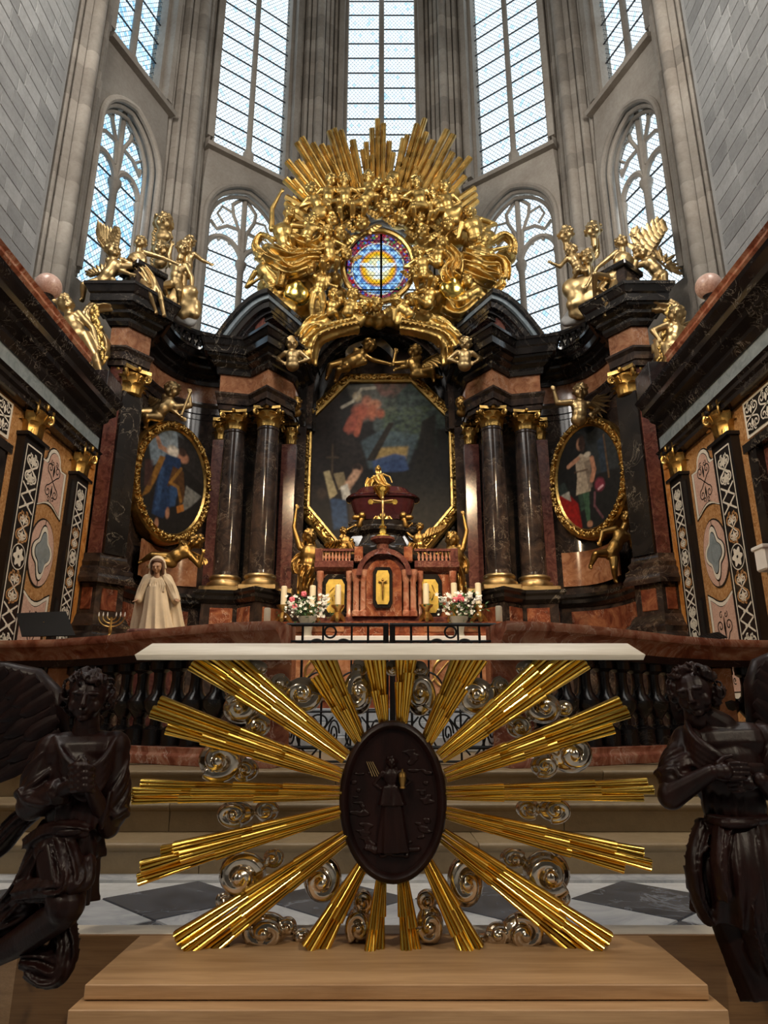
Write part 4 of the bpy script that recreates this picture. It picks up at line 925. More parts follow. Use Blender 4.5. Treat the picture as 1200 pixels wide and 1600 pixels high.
def feathers(mb, root, tip, wdir, rows=3, n=7, th=.012):
    """a bird wing: leading edge root->tip, feathers falling along wdir"""
    root = Vec(root); tip = Vec(tip); wd = Vec(wdir); L = (tip-root); nrm = L.cross(wd).normalized()
    for r_ in range(rows):
        for k in range(n):
            t = (k+.5*(r_ % 2))/(n-.3); base = root+L*t*(.96)+wd*.10*r_+nrm*(.02*(rows-r_))
            d = (wd*(1.0-.45*t)+L.normalized()*wd.length*(.15+.95*t)).normalized(); ln = wd.length*(.45+.25*r_)*(1-.12*t)
            w_ = L.length/n*.75; s_ = d.cross(nrm).normalized(); vs = []
            for f, q in ((0, .55), (.35, 1), (.75, .8), (1., .12)):
                p = base+d*ln*f; vs.append([p-s_*w_*q+nrm*0, p+nrm*th*1.6, p+s_*w_*q, p-nrm*th])
            mb.grid(vs, False, True); o = len(mb.v)-16; mb.f.append((o, o+1, o+2, o+3)); mb.f.append((o+12, o+13, o+14, o+15)); mb.mi.extend([0, 0])
    mb.tube([root, root.lerp(tip, .5)-wd*.03, tip], [L.length*.05, L.length*.055, L.length*.03], 6)
def fsin(x): return 1-2*abs(math.sin(x/2))**.8
def folds(mb, a, b, ra, rb, n=9, amp=.14, seg=36, rows=9, tw=.5, bend=(0, 0, 0), flat=1.0, rnd=False):
    """pleated cloth tube from a to b (closed)"""
    a = Vec(a); b = Vec(b); d = (b-a); t_ = d.normalized(); u = t_.orthogonal().normalized()
    x = Vec((1, 0, 0)); x = x-t_*x.dot(t_)
    if x.length > .2: u = x.normalized()
    v = t_.cross(u); R = []
    for i in range(rows+1):
        f = i/rows; r = ra+(rb-ra)*f; c = a+d*f+Vec(bend)*math.sin(pi*f)
        if rnd: r *= min(1, .35+math.sqrt(max(0, 1-(1-min(f, 1-f)*4)**2)) if min(f, 1-f) < .25 else 1)
        R.append([c+(u*math.cos(2*pi*k/seg)+v*math.sin(2*pi*k/seg)*flat)*r*(1+amp*(.3+.7*f)*fsin(n*2*pi*k/seg+tw*f*3+.7*math.sin(2*pi*k/seg))) for k in range(seg)])
    o = len(mb.v); mb.grid(R, False, True); mb.f.append(tuple(o+k for k in range(seg))); mb.f.append(tuple(o+rows*seg+k for k in range(seg))[::-1]); mb.mi.extend([0, 0])
def sash(mb, pts, w_, nf=3, th=.03, amp=.25):
    """flying drapery: bundle of soft tubes following a line"""
    pts = [Vec(p) for p in pts]; n = len(pts)
    P_ = []
    for i in range(n-1):
        p0, p1, p2, p3 = pts[max(i-1, 0)], pts[i], pts[i+1], pts[min(i+2, n-1)]
        for k in range(5):
            t = k/5; P_.append(.5*((2*p1)+(p2-p0)*t+(2*p0-5*p1+4*p2-p3)*t*t+(3*p1-p0-3*p2+p3)*t**3))
    P_.append(pts[-1]); m = len(P_); nv = 8*nf; fw = []; bk = []; ph = pts[0].x*7+pts[0].z*3
    for i, p in enumerate(P_):
        t = (P_[min(i+1, m-1)]-P_[max(i-1, 0)]).normalized(); s_ = t.cross(Vec((0, -1, 0)))
        s_ = s_.normalized() if s_.length > 1e-4 else Vec((1, 0, 0)); nn = s_.cross(t).normalized()
        if nn.y > 0: nn = -nn
        f = i/(m-1); wd = w_*(.78+.22*math.sin(2.4*f+ph)); a_ = []; b_ = []
        for k in range(nv+1):
            v = k/nv-.5; fold = abs(math.sin(pi*nf*(v+.06*math.sin(5*f+ph+3*v))))**1.4+.35*math.sin(2.2*pi*v*nf*.5+ph+4*f)
            h = w_*amp*(fold-.5)*(1.15-1.2*v*v)-w_*.9*v*v; q = p+s_*wd*v+nn*h; a_.append(q+nn*w_*.05); b_.append(q-nn*max(w_*.10, .02))
        fw.append(a_+b_[::-1])
    o = len(mb.v); n2 = len(fw[0]); mb.grid(fw, False, True); mb.f.append(tuple(o+k for k in range(n2))); mb.f.append(tuple(o+(m-1)*n2+k for k in range(n2))[::-1]); mb.mi.extend([0, 0])
def body(mb, H, T, PV, hl, hr, fl, fr, r, look=(0, -1, 0), face=(0, -1, 0), adult=False, seed=0, hair=1., long=False, beard=False, kn=(0, -1, .5), el=None, fing=True):
    """H head centre, T chest, PV pelvis; hl/hr hands, fl/fr feet (figure's picture-left first)"""
    H = Vec(H); T = Vec(T); PV = Vec(PV); up = (H-T).normalized(); face = Vec(face).normalized()
    sp = (T-PV).normalized(); sd = sp.cross(face).normalized()*-1          # picture-right
    if sd.x < 0 and abs(face.y) > .3 and face.y < 0: sd = -sd
    k = 1.55 if adult else 1.0; w_ = 1.5 if adult else 1.0
    nb = H-up*r*1.15
    head(mb, H, r, look, up, seed, hair, long, beard)
    mb.cone(nb-up*.5*r, .52*r, H-up*.3*r, .46*r)
    Qt = Matrix((sd, sp.cross(sd), sp)).transposed().to_quaternion()
    ch = T; mb.ell(ch, (1.02*r*w_, .78*r*w_**.5, 1.0*r*k), 12, 8, Qt); mb.cone(ch+sd*.55*r*w_+sp*.45*r*k, .5*r, ch-sd*.55*r*w_+sp*.45*r*k, .5*r)
    be = T.lerp(PV, .55); mb.ell(be+face*.14*r*(0 if adult else 1), (.92*r*w_**.7, .82*r*w_**.4, .95*r*k), 12, 8, Qt); mb.ell(PV, (1.0*r*w_**.7, .85*r, .8*r), 12, 8, Qt)
    mb.cone(T, .8*r*w_**.4, PV, .85*r)
    for q, h_ in ((-1, hl), (1, hr)):
        if h_ is None: continue
        h_ = Vec(h_); sh = T+sd*q*1.05*r*w_+sp*.5*r*k; hint = el[q] if el else (sd*q*.8-sp*.6-face*.25)
        e = ik(sh, h_, 1.65*r*(1.55 if adult else 1), 1.5*r*(1.5 if adult else 1), hint)
        mb.cone(sh, .46*r, e, .34*r); mb.cone(e, .36*r, h_, .22*r); mb.ell(sh, .46*r)
        d = (h_-e).normalized(); mb.ell(h_+d*.28*r, (.24*r, .24*r, .24*r), 8, 6)
        if fing:
            o = d.cross(face).normalized() if abs(d.dot(face)) < .95 else sd
            for j in range(4): p = h_+d*.35*r+o*(j-1.5)*.14*r; mb.cone(p, .085*r, p+d*(.42, .5, .48, .36)[j]*r-face*.02*r+o*(j-1.5)*.05*r, .065*r, 6)
            mb.cone(h_+o*.2*r, .09*r, h_+o*.42*r+d*.35*r, .07*r, 6)
    for q, f_ in ((-1, fl), (1, fr)):
        if f_ is None: continue
        f_ = Vec(f_); hp = PV+sd*q*.52*r*w_**.5-sp*.2*r; n_ = ik(hp, f_, 2.0*r*(1.9 if adult else 1), 1.85*r*(1.9 if adult else 1), Vec(kn)+sd*q*.25)
        mb.cone(hp, .66*r, n_, .45*r); mb.cone(n_, .46*r, f_, .26*r); mb.ell(n_.lerp(f_, .3), .44*r)
        d = (f_-n_).normalized(); t_ = (face*.8-Vec((0, 0, .3))-d*.1).normalized(); mb.cone(f_+t_*.05*r, .26*r, f_+t_*.62*r+d*.12*r, .2*r)
def px3(p, Y): return None if p is None else P(p[0], p[1], Y+(p[2] if len(p) > 2 else 0))
def putto(Y, r, H, T, PV, hl=None, hr=None, fl=None, fr=None, parent=None, mat='gold', label=None, name='putto', group=None, vox=None, extra=None, wings=(), look=(0, 0), adult=False, cat='statue', **kw):
    rm = r*mpp(H[1], Y); mb = MB()
    body(mb, px3(H, Y), px3(T, Y), px3(PV, Y), px3(hl, Y), px3(hr, Y), px3(fl, Y), px3(fr, Y), rm, look=(look[0], -1, look[1]), adult=adult, seed=int(H[0]*7+H[1]), **kw)
    if extra: extra(mb)
    tl = None
    if parent is None:
        a = np.array(mb.v); tl = thing(name, label, cat, ((a[:, 0].min()+a[:, 0].max())/2, Y, a[:, 2].min()), group)
        o = obj('figure', mb, mat, tl, smooth=True, fixn=False)
    else: o = obj(name, mb, mat, parent, smooth=True, fixn=False)
    remesh(o, vox or rm*.105, 3)
    for (rt, tp, wd) in wings:
        m = MB(); R_ = px3(rt, Y); T_ = px3(tp, Y); feathers(m, R_, T_, px3((rt[0]+wd[0], rt[1]+wd[1], rt[2] if len(rt) > 2 else 0), Y)-R_); obj('wing', m, mat, tl or o, smooth=35)
    return tl or o
def lumps(name, pts, Y, mat, parent, vox, seed=1, it=3, flat=.7):
    mb = MB(); rr = random.Random(seed)
    for x, y, q in pts:
        c = P(x, y, Y+rr.uniform(-.05, .05)); k = mpp(y, Y)*q; mb.ell(c, (k*rr.uniform(.9, 1.1), k*flat, k*rr.uniform(.85, 1.05)), 12, 8)
        for j in range(3):
            a = rr.uniform(0, 2*pi); mb.ell(c+Vec((math.cos(a)*k*.7, -k*.25, math.sin(a)*k*.7)), (k*.5, k*.45, k*.5), 9, 6)
    o = obj(name, mb, mat, parent, smooth=True, fixn=False); return remesh(o, vox, it)
# ---------------------------------------------------------------- the gilded glory
YG = 13.3
gc = P(591, 420, YG+.25)
G = thing('gilded_glory', 'gilded glory of rays, clouds and cherubs around the stained oval window', 'sculpture', (X0, YG+.2, 9.6))
rr = random.Random(4)
ray_cache = {}
def gray(tx, ty, wpx, n, d0=96, seed=0, mat='gold'):
    """bundle of stepped bars from a circle about the oval out to the tip"""
    r2 = random.Random(seed); a = math.atan2(420-ty, tx-591); L = math.hypot(tx-591, ty-420)
    for k in range(n):
        f = (k-(n-1)/2)/max(1, n-1)*2; ln = L*(1-.13*abs(f)**1.3-r2.uniform(0, .07)); off = f*wpx/2
        for lay in range(3):
            l1 = ln*(1, r2.uniform(.74, .88), r2.uniform(.55, .7))[lay]; bw = wpx/n*.58
            sx, sy = 591+math.cos(a)*d0-math.sin(a)*off*.72, 420-math.sin(a)*d0-math.cos(a)*off*.72; ex, ey = 591+math.cos(a)*l1-math.sin(a)*off, 420-math.sin(a)*l1-math.cos(a)*off
            yy = YG+.42-.07*lay-.03*(k % 2); p0, p1 = P(sx, sy, yy), P(ex, ey, yy-.08); d = (p1-p0).normalized(); sd = d.cross(Vec((0, -1, 0))).normalized(); m1 = mpp(ey, yy)*bw
            mb = MB(); nn = Vec((0, -1, 0)); rows = []
            for p, w_ in ((p0, m1*.75), (p1, m1*1.05)): rows.append([p-sd*w_, p-sd*w_*.55+nn*.05, p-sd*w_*.2+nn*.03, p+nn*.06, p+sd*w_*.4+nn*.035, p+sd*w_*.8+nn*.05, p+sd*w_, p+sd*w_-nn*.03, p-sd*w_-nn*.03])
            mb.grid(rows, False, True); mb.f.append(tuple(range(9))); mb.f.append(tuple(range(9, 18))); mb.mi.extend([0, 0]); obj('ray', mb, mat, G, smooth=False)
for i, (tx, ty, w_, n) in enumerate(((590,176,36,5),(549,208,26,3),(519,190,36,5),(466,206,42,5),(447,240,36,4),(441,276,30,3),(634,206,28,3),(664,184,36,5),(708,198,36,4),(735,236,34,4),(728,274,24,3))): gray(tx, ty, w_, n, seed=i)
for i, (x0, y0, x1, y1) in enumerate(((447,308,482,328),(446,318,482,340),(452,330,480,350),(716,312,742,294),(718,324,744,304),(722,334,746,314))):
    mb = MB(); mb.tube([P(x0, y0, YG+.3), P(x1, y1, YG+.3)], .075, 6); obj('ray', mb, 'gold', G, smooth=False)
# cloud bank: solid backing full of lumps with a hole for the oval
mb = MB(); r2 = random.Random(9)
outl = [(408,462),(398,395),(420,350),(470,310),(490,292),(540,283),(600,282),(660,285),(700,296),(740,330),(775,352),(806,372),(800,400),(790,430),(760,470),(720,515),(650,510),(592,498),(520,510),(480,520),(430,480)]
def inpoly(x, y, pl_):
    c = False
    for i in range(len(pl_)):
        (x0, y0), (x1, y1) = pl_[i], pl_[i-1]
        if (y0 > y) != (y1 > y) and x < (x1-x0)*(y-y0)/(y1-y0)+x0: c = not c
    return c
cnt = 0
while cnt < 240:
    x, y = r2.uniform(398, 806), r2.uniform(282, 520)
    if not inpoly(x, y, outl): continue
    q = r2.uniform(9, 19); e = math.hypot((x-591)/(52+q), (y-420)/(60+q))
    if e < 1.0 or not (inpoly(x-q*.5, y, outl) and inpoly(x+q*.5, y, outl)): continue
    yy = YG+.46+r2.uniform(-.06, .1); k = mpp(y, yy)*q; mb.ell(P(x, y, yy), (k, k*.9, k*r2.uniform(.75, 1.05)), 10, 7); cnt += 1
for x, y, q in ((592,503,13),(575,500,12),(610,500,12),(560,496,13),(630,498,12),(592,492,9)): mb.ell(P(x, y, YG+.3), (q*mpp(y, YG),)*3, 10, 7)
remesh(obj('cloud_bank', mb, 'gold', G, smooth=True, fixn=False), .034, 2)
mb = MB(); mb.tube([gc+Vec((math.cos(2*pi*k/40)*55*mpp(420, YG+.25), -.12, math.sin(2*pi*k/40)*64*mpp(420, YG+.25))) for k in range(40)], .065, 8, True); obj('oval_rim', mb, 'gold', G)
gp = lambda *a, **k: putto(*a, parent=G, **k)
# seated and flying putti, top row left to right
gp(YG-.05, 10.5, (488,297), (494,312), (500,328), (484,318), (508,314), None, None, look=(.3,-.3))
gp(YG-.12, 10, (517,283), (513,301), (513,317), (503,312), (528,316), (520,340), (528,334), look=(.2,-.2))
gp(YG-.15, 10, (538,282), (539,301), (540,318), (526,300), (556,306), (534,346), (549,342), look=(-.2,-.3))
gp(YG-.05, 10, (576,277), (578,292), (582,306), None, (596,296), None, None, look=(-.4,-.2))
gp(YG-.16, 10.5, (589,290), (577,305), (566,319), (562,304), (596,316), (553,341), (566,345), look=(.2,-.3))
gp(YG-.05, 10, (611,285), (613,301), (616,316), (602,306), (628,300), None, None, look=(.3,-.2))
gp(YG-.16, 10.5, (650,286), (655,304), (658,322), (640,312), (676,296), (648,346), (634,336), look=(-.3,-.3))
gp(YG-.1, 9.5, (676,306), (684,318), (690,330), (668,320), None, (668,350), (676,346), look=(-.5,-.3))
gp(YG-.1, 10, (695,293), (697,311), (700,328), (682,312), (708,322), None, None, look=(-.3,-.2))
# middle ring
gp(YG-.12, 11, (490,345), (486,358), (476,374), (474,352), (506,352), (462,392), (480,396), look=(.5,-.4))
gp(YG-.15, 10.5, (511,364), (513,384), (516,404), (500,398), (530,392), (508,430), (524,428), look=(.4,-.3))
gp(YG-.14, 10.5, (507,416), (502,438), (497,458), (520,446), (492,452), (487,496), (504,494), look=(.3,-.3), hair=.9)
gp(YG-.12, 10.5, (552,463), (548,478), (544,490), (536,472), (562,482), None, None, look=(.2,-.3))
gp(YG-.12, 9.5, (521,462), (519,478), (517,494), (530,470), (508,476), (530,504), None, look=(.4,-.2))
gp(YG-.14, 10.5, (654,396), (660,412), (662,432), (648,418), (676,404), (652,452), (668,452), look=(-.3,-.3))
gp(YG-.12, 10.5, (676,444), (672,460), (668,476), (660,452), (690,462), (654,484), None, look=(-.4,-.3))
gp(YG-.1, 10, (690,380), (686,396), (684,412), (672,398), (700,402), None, None, look=(-.4,-.2))
gp(YG-.12, 10, (620,471), (630,482), (640,492), (614,486), (646,486), None, None, look=(.3,-.2))
# cherub heads with little wings
for x, y, r_ in ((519,345,11.5),(565,350,12),(602,329,12.5),(629,341,12.5),(531,367,11),(548,322,9),(660,362,11),(569,480,10.5),(588,477,10.5),(655,343,9.5),(484,420,10),(700,352,11),(604,302,9.5),(646,468,9.5),(541,398,9.5),(648,424,9)):
    yy = YG-.12; c = P(x, y, yy); k = r_*mpp(y, yy); mb = MB(); head(mb, c, k, (.25*rr_(x, 1), -1, -.35), (.2*rr_(y, 2), 0, 1), int(x+y)); o = obj('cherub_head', mb, 'gold', G, smooth=True, fixn=False); remesh(o, k*.11, 2)
    for q in (-1, 1): m = MB(); feathers(m, c+Vec((q*k*.7, .05, -k*.5)), c+Vec((q*k*2.0, .02, k*.1)), Vec((q*k*.2, 0, -k*1.2)), 2, 4); obj('wing', m, 'gold', o)
# angel with raised arm on the left, drapery streaming
def dr1(mb):
    sash(mb, [P(452,372,YG-.2), P(476,384,YG-.25), P(497,382,YG-.2), P(508,372,YG-.1)], .55, 5); sash(mb, [P(430,376,YG-.1), P(408,366,YG), P(398,382,YG), P(410,400,YG)], .30, 4)
    sash(mb, [P(420,392,YG-.2), P(450,402,YG-.3), P(478,398,YG-.25), P(500,400,YG-.1)], .6, 5); sash(mb, [P(432,406,YG-.25), P(456,420,YG-.3), P(486,410,YG-.2)], .5, 4)
gp(YG-.1, 10.5, (452,335), (442,362), (447,388), (439,300), (470,372), None, None, adult=True, name='angel', look=(.5,.3), beard=True, extra=dr1, el={-1: Vec((-1,0,-.1)), 1: Vec((1,0,-.5))})
def dr2(mb): sash(mb, [P(426,410,YG-.1), P(440,424,YG-.2), P(436,446,YG-.2)], .4, 4)
gp(YG, 10, (407,402), (416,424), (430,444), (404,436), (432,420), None, None, adult=True, name='angel', look=(.4,-.1), beard=True, extra=dr2)
gp(YG-.05, 9.5, (424,452), (430,466), (440,480), (412,464), (446,462), None, None, name='angel', look=(.3,-.2))
# angel on the right in billowing cloth
def dr3(mb):
    sash(mb, [P(700,388,YG-.2), P(712,404,YG-.3), P(706,424,YG-.3), P(716,438,YG-.2)], .55, 6); sash(mb, [P(724,398,YG-.2), P(752,406,YG-.25), P(782,410,YG-.2), P(786,436,YG-.1)], .5, 5)
    sash(mb, [P(742,384,YG-.2), P(768,376,YG-.15), P(788,366,YG-.1), P(802,378,YG-.05), P(800,396,YG)], .34, 4); sash(mb, [P(728,416,YG-.2), P(756,428,YG-.25), P(778,436,YG-.15), P(768,450,YG-.1)], .45, 5)
gp(YG-.15, 10.5, (757,376), (750,398), (744,420), (790,386), (726,400), None, None, adult=True, name='angel', look=(.5,-.3), extra=dr3, long=True)
gp(YG-.1, 10, (734,334), (738,352), (744,372), (724,352), (760,356), None, None, adult=True, name='angel', look=(-.5,.1), beard=True)
def dr4(mb): sash(mb, [P(700,470,YG-.2), P(716,478,YG-.25), P(742,464,YG-.2)], .5, 4)
gp(YG-.2, 10.5, (731,440), (744,456), (722,470), (700,446), (750,466), None, None, name='angel', adult=False, look=(-.5,-.1), extra=dr4)
for i, (x, y, q) in enumerate(((466,462,20),(708,456,20),(704,338,19),(500,334,15),(726,478,14),(448,482,16),(626,500,12),(560,502,12))): lumps('cloud', [(x, y, q)], YG-.08, 'gold_bright' if i < 2 else 'gold', G, .04, i)
# drapery garland running down both flanks of the arch
for s in (-1, 1):
    mb = MB(); mx = (lambda x: x) if s < 0 else (lambda x: 1186-x)
    sash(mb, [P(mx(560),504,YG-.3), P(mx(522),512,YG-.38), P(mx(494),522,YG-.38), P(mx(480),540,YG-.35), P(mx(474),566,YG-.3)], .62, 6); sash(mb, [P(mx(512),496,YG-.3), P(mx(490),506,YG-.4), P(mx(470),530,YG-.35)], .5, 5)
    remesh(obj('drapery', mb, 'gold', G, smooth=True, fixn=False), .03, 2)
# ---- the stained oval
A = Paint(110, 128, (40, 30, 45)); A.ell(.5,.5,.49,.49,(120,60,70),.02); rs = random.Random(3)
for k in range(360):
    a = rs.uniform(0, 2*pi); q = rs.uniform(.34, .48); A.ell(.5+q*math.cos(a), .5+q*math.sin(a), .016, .016, rs.choice(((170,30,34),(30,60,160),(60,130,70),(220,200,170),(200,150,60),(40,36,60),(140,30,60),(90,120,190))), .3)
for q, c in ((.49,(230,220,190)),(.475,(30,24,24)),(.345,(225,215,190)),(.33,(30,26,30))):
    d = np.hypot((A.X-.5)/q, (A.Y-.5)/q); A.put((.022-np.abs(d-1))*70, c)
A.ell(.5,.5,.325,.325,(86,128,178),.03); 
for k in range(60): a = 2*pi*k/60; q = .275+.03*(k % 2); A.ell(.5+q*math.cos(a), .5+q*math.sin(a), .028, .028, ((170,205,235),(70,110,165))[k % 3 == 0], .4)
A.ell(.5,.49,.235,.235,(226,120,20),.1); A.ell(.5,.49,.215,.215,(250,190,40),.15); A.ell(.5,.49,.155,.155,(236,220,170),.15)
for k in range(48): a = 2*pi*k/48; A.line([(.5+.16*math.cos(a), .49+.16*math.sin(a)), (.5+.235*math.cos(a), .49+.235*math.sin(a))], .0025, (150,80,10), .8)
for q in (-1, 1): A.poly([(.5,.53),(.5+q*.06,.46),(.5+q*.14,.42),(.5+q*.25,.42),(.5+q*.2,.47),(.5+q*.1,.53),(.5,.56)], (232,236,240), 1); A.line([(.5+q*.05,.50),(.5+q*.2,.435)], .004, (120,130,140), .7)
A.ell(.5,.5,.035,.075,(250,250,250),.15); A.ell(.5,.42,.022,.025,(250,250,250),.2); A.poly([(.47,.55),(.53,.55),(.57,.63),(.43,.63)], (236,232,220), 1)
for y in (.12,.245,.36,.475,.59,.70,.81): A.line([(.0,y),(1,y)], .006, (14,12,12))
A.line([(.5,0),(.5,.42)], .003, (20,18,18)); A.line([(.5,.62),(.5,1)], .003, (20,18,18))
ow = thing('stained_oval_window', 'oval stained glass window with a white dove in golden rays', 'window', gc-Vec((0, 0, .8)))
k_ = mpp(420, YG+.25); hx_, hz_ = 59*k_, 68*k_
canvas('stained_glass', A, gc+Vec((-hx_, 0, -hz_)), (2*hx_, 0, 0), (0, 0, 2*hz_), lambda x, y: (2*x-1)**2+(2*y-1)**2 < 1, ow, 'stained')
# ---------------------------------------------------------------- corner groups on the cornices
YL = 11.15
for s in (-1, 1):
    px, py = ((221, 462), (970, 460))[s > 0]; c = P(px, py, 11.3); t = thing('statue_pedestal', f'small black marble pedestal block on the {SD[s]} corner cornice', 'pedestal', (c.x, c.y, 8.44))
    q = .27; R = s*math.radians(40); cr, sr = math.cos(R), math.sin(R); ax = Vec((cr, sr, 0)); ay = Vec((-sr, cr, 0))
    obj('die', MB().obox((c.x, c.y, 8.72), ax*q, ay*q, (0, 0, .28)), 'grey_brown', t); obj('cap', MB().obox((c.x, c.y, 9.05), ax*(q+.06), ay*(q+.06), (0, 0, .06)), 'black_marble', t, bevel=.02)
GL, GR = 'gilded figures on the left cornice corner', 'gilded figures on the right cornice corner'
sp = lambda *a, **k: putto(*a, mat='gold_old', **k)
sp(10.95, 12.5, (177,394), (178,417), (162,441), (203,428), (196,408), (129,470), (186,462), label='winged gilt putto seated with its back turned on the left cornice end', group=GL, wings=(((172,400,.15),(152,372,.2),(14,-34)),((180,398,.15),(188,364,.2),(-18,-8)),((166,424,.1),(138,430,.12),(6,-14))), look=(.6,.2))
def cl1(mb): sash(mb, [P(206,404,11.0), P(222,420,10.95), P(236,440,10.95), P(238,468,11.0)], .22, 4)
sp(11.1, 10.5, (219,380), (214,408), (228,434), (196,424), (276,412), (245,490), (257,494), adult=True, label='gilt youth with bare chest pointing right on the left cornice corner', group=GL, extra=cl1, look=(.3,.05), kn=(.3,-1,.3))
sp(11.9, 11.5, (286,389), (278,420), (274,444), (268,384), (300,452), (262,466), (280,478), label='gilt putto with one raised arm beside the left window', group=GL, look=(.7,-.2))
sp(12.0, 9.5, (297,379), (294,402), (292,430), (282,420), (328,412), (292,470), None, label='gilt putto stretching an arm towards the left window mullion', group=GL, look=(.8,-.3))
for (x, y, q, lb) in ((255,349,14.5,'gilt cherub head with folded wings highest on the left pier'),(251,391,13.5,'gilt cherub head just below the topmost one at left')):
    yy = 12.0; c = P(x, y, yy); k = q*mpp(y, yy); t = thing('cherub', lb, 'statue', c-Vec((0, 0, k*2.2)), GL); mb = MB(); head(mb, c, k, (.3, -1, -.25), (0, 0, 1), x, 1.05, True); mb.ell(c-Vec((0, -.05, k*1.5)), (k*.9, k*.6, k*.8)); mb.cone(c-Vec((0, 0, k*1.2)), k*.5, c, k*.5); remesh(obj('figure', mb, 'gold_old', t, smooth=True, fixn=False), k*.1, 3)
    m = MB(); feathers(m, c+Vec((-k*.9, .05, -k*.6)), c+Vec((-k*1.1, .1, -k*2.0)), Vec((k*1.3, 0, -k*.7)), 2, 5); obj('wing', m, 'gold_old', t)
t = thing('carved_cloud', 'gilt and stone cloud mass under the left putti', 'sculpture', P(284,510,12.1), GL); lumps('cloud', [(284,466,24),(270,478,20),(298,486,18),(262,456,18)], 12.05, 'gold_old', t, .04, 3); lumps('rocky_base', [(284,494,16),(274,488,15),(296,500,13)], 12.15, 'stone_joint', t, .05, 4)
sp(10.3, 14.5, (103,476), (112,503), (124,526), (82,474), (152,538), (146,584), (160,594), label='large gilt putto standing against the end of the left attic rail', group='putti at the attic ends', look=(.2,.2), kn=(.4,-1,.1))
def vol(s): 
    mx = (lambda x: x) if s < 0 else (lambda x: 1194-x)
    t = thing('gilt_volute', f'gilded scroll bracket hung with a leaf garland behind the {SD[s]} attic putto', 'ornament', P(mx(142), 560, 10.75)); mb = MB()
    sash(mb, [P(mx(176),474,10.8), P(mx(146),478,10.75), P(mx(134),494,10.7), P(mx(150),514,10.7), P(mx(162),536,10.75), P(mx(158),562,10.8)], .34, 4); remesh(obj('scroll', mb, 'gold_old', t, smooth=True, fixn=False), .03, 2)
    m = MB(); r3 = random.Random(5)
    for k in range(40): f = k/40; c = P(mx(146+16*f+r3.uniform(-4, 4)), 480+90*f, 10.55); m.ell(c, (.05, .03, .075), 6, 5, Quaternion((0, 1, 0), r3.uniform(-.8, .8)))
    obj('garland', m, 'gold', t, smooth=True)['kind'] = 'stuff'
vol(-1); vol(1)
# right group
sp(11.2, 11.5, (1000,396), (1015,412), (1030,430), (990,404), (1010,396), (1018,462), (1033,464), label='winged gilt putto bending forward on the right cornice end', group=GR, wings=(((1014,400,.05),(1040,360,.1),(-34,-14)),((1026,404,.1),(1050,426,.1),(-16,-22)),((996,392,.1),(986,362,.12),(22,-4))), look=(-.6,.0))
def cl2(mb): sash(mb, [P(946,440,11.1), P(936,452,11.05), P(948,462,11.0), P(958,474,11.05)], .3, 4)
sp(11.15, 10.5, (971,379), (974,408), (956,436), (918,446), (990,412), (929,468), (944,494), adult=True, label='gilt youth reaching down to the left on the right cornice corner', group=GR, extra=cl2, look=(-.3,.1), kn=(-.4,-1,.2))
sp(12.0, 9.5, (893,392), (896,406), (904,422), (862,411), (912,414), (920,440), (894,440), label='gilt putto with an outstretched arm beside the right window', group=GR, look=(-.7,-.2))
for (x, y, q, lb) in ((884,368,12.5,'gilt cherub head leaning to the right window mullion'),(927,361,13,'gilt cherub head on a tall wing stem highest at right'),(918,404,12.5,'gilt cherub head below the stemmed one at right')):
    yy = 12.0; c = P(x, y, yy); k = q*mpp(y, yy); t = thing('cherub', lb, 'statue', c-Vec((0, 0, k*2.2)), GR); mb = MB(); head(mb, c, k, (-.35, -1, -.2), (0, 0, 1), x, 1.05); mb.cone(c-Vec((0, 0, k*2.2)), k*.35, c, k*.5); remesh(obj('figure', mb, 'gold_old', t, smooth=True, fixn=False), k*.1, 3)
    m = MB(); feathers(m, c+Vec((k*.6, .05, -k*.8)), c+Vec((k*.7, .1, -k*2.6)), Vec((-k*1.3, 0, -k*.6)), 2, 5); obj('wing', m, 'gold_old', t)
t = thing('carved_cloud', 'gilt and stone cloud mass under the right putti', 'sculpture', P(903,510,12.1), GR); lumps('cloud', [(898,452,20),(915,446,18),(903,474,19),(925,468,18),(900,490,14)], 12.05, 'gold_old', t, .04, 5); lumps('rocky_base', [(898,496,16),(912,488,14),(886,502,11),(920,482,13)], 12.15, 'stone_joint', t, .05, 6)
sp(10.3, 13.5, (1056,492), (1055,518), (1049,543), (1030,530), (1068,540), (1041,582), (1066,572), label='large gilt winged putto seated against the end of the right attic rail', group='putti at the attic ends', wings=(((1064,508,.05),(1086,500,.1),(-6,30)),), look=(-.5,-.2))
# ---------------------------------------------------------------- putti about the paintings
OG = 'putti holding the oval paintings'
def staff(mb): mb.tube([P(298,611,12.1), P(283,650,12.1)], .03, 6)
bp = lambda *a, **k: putto(*a, mat='bronze_gold', **k)
sp(12.25, 12.5, (269,610), (262,632), (246,646), (284,652), (296,616), (218,666), (228,668), label='gilt putto reclining on top of the left oval frame', group=OG, wings=(((256,628,.1),(234,620,.15),(-4,14)),), look=(.3,-.1), extra=staff)
bp(12.2, 12, (306,846), (286,862), (268,874), (290,850), (316,866), (220,878), (234,884), label='gilt putto lying under the left oval frame', group=OG, wings=(((300,862,.05),(322,874,.05),(-10,8)),), look=(.4,.3))
sp(12.25, 12.5, (907,612), (905,636), (904,656), (866,612), (926,646), None, None, label='gilt putto rising behind the top of the right oval frame', group=OG, wings=(((922,630,.1),(934,616,.1),(4,26)),), look=(-.2,-.1))
bp(12.0, 12, (982,809), (970,838), (954,866), (938,846), (992,858), (922,886), (962,908), label='gilt putto kneeling under the right oval frame', group=OG, look=(-.3,.5), kn=(-.6,-1,.2))
AG = 'putti in the arch above the altar painting'
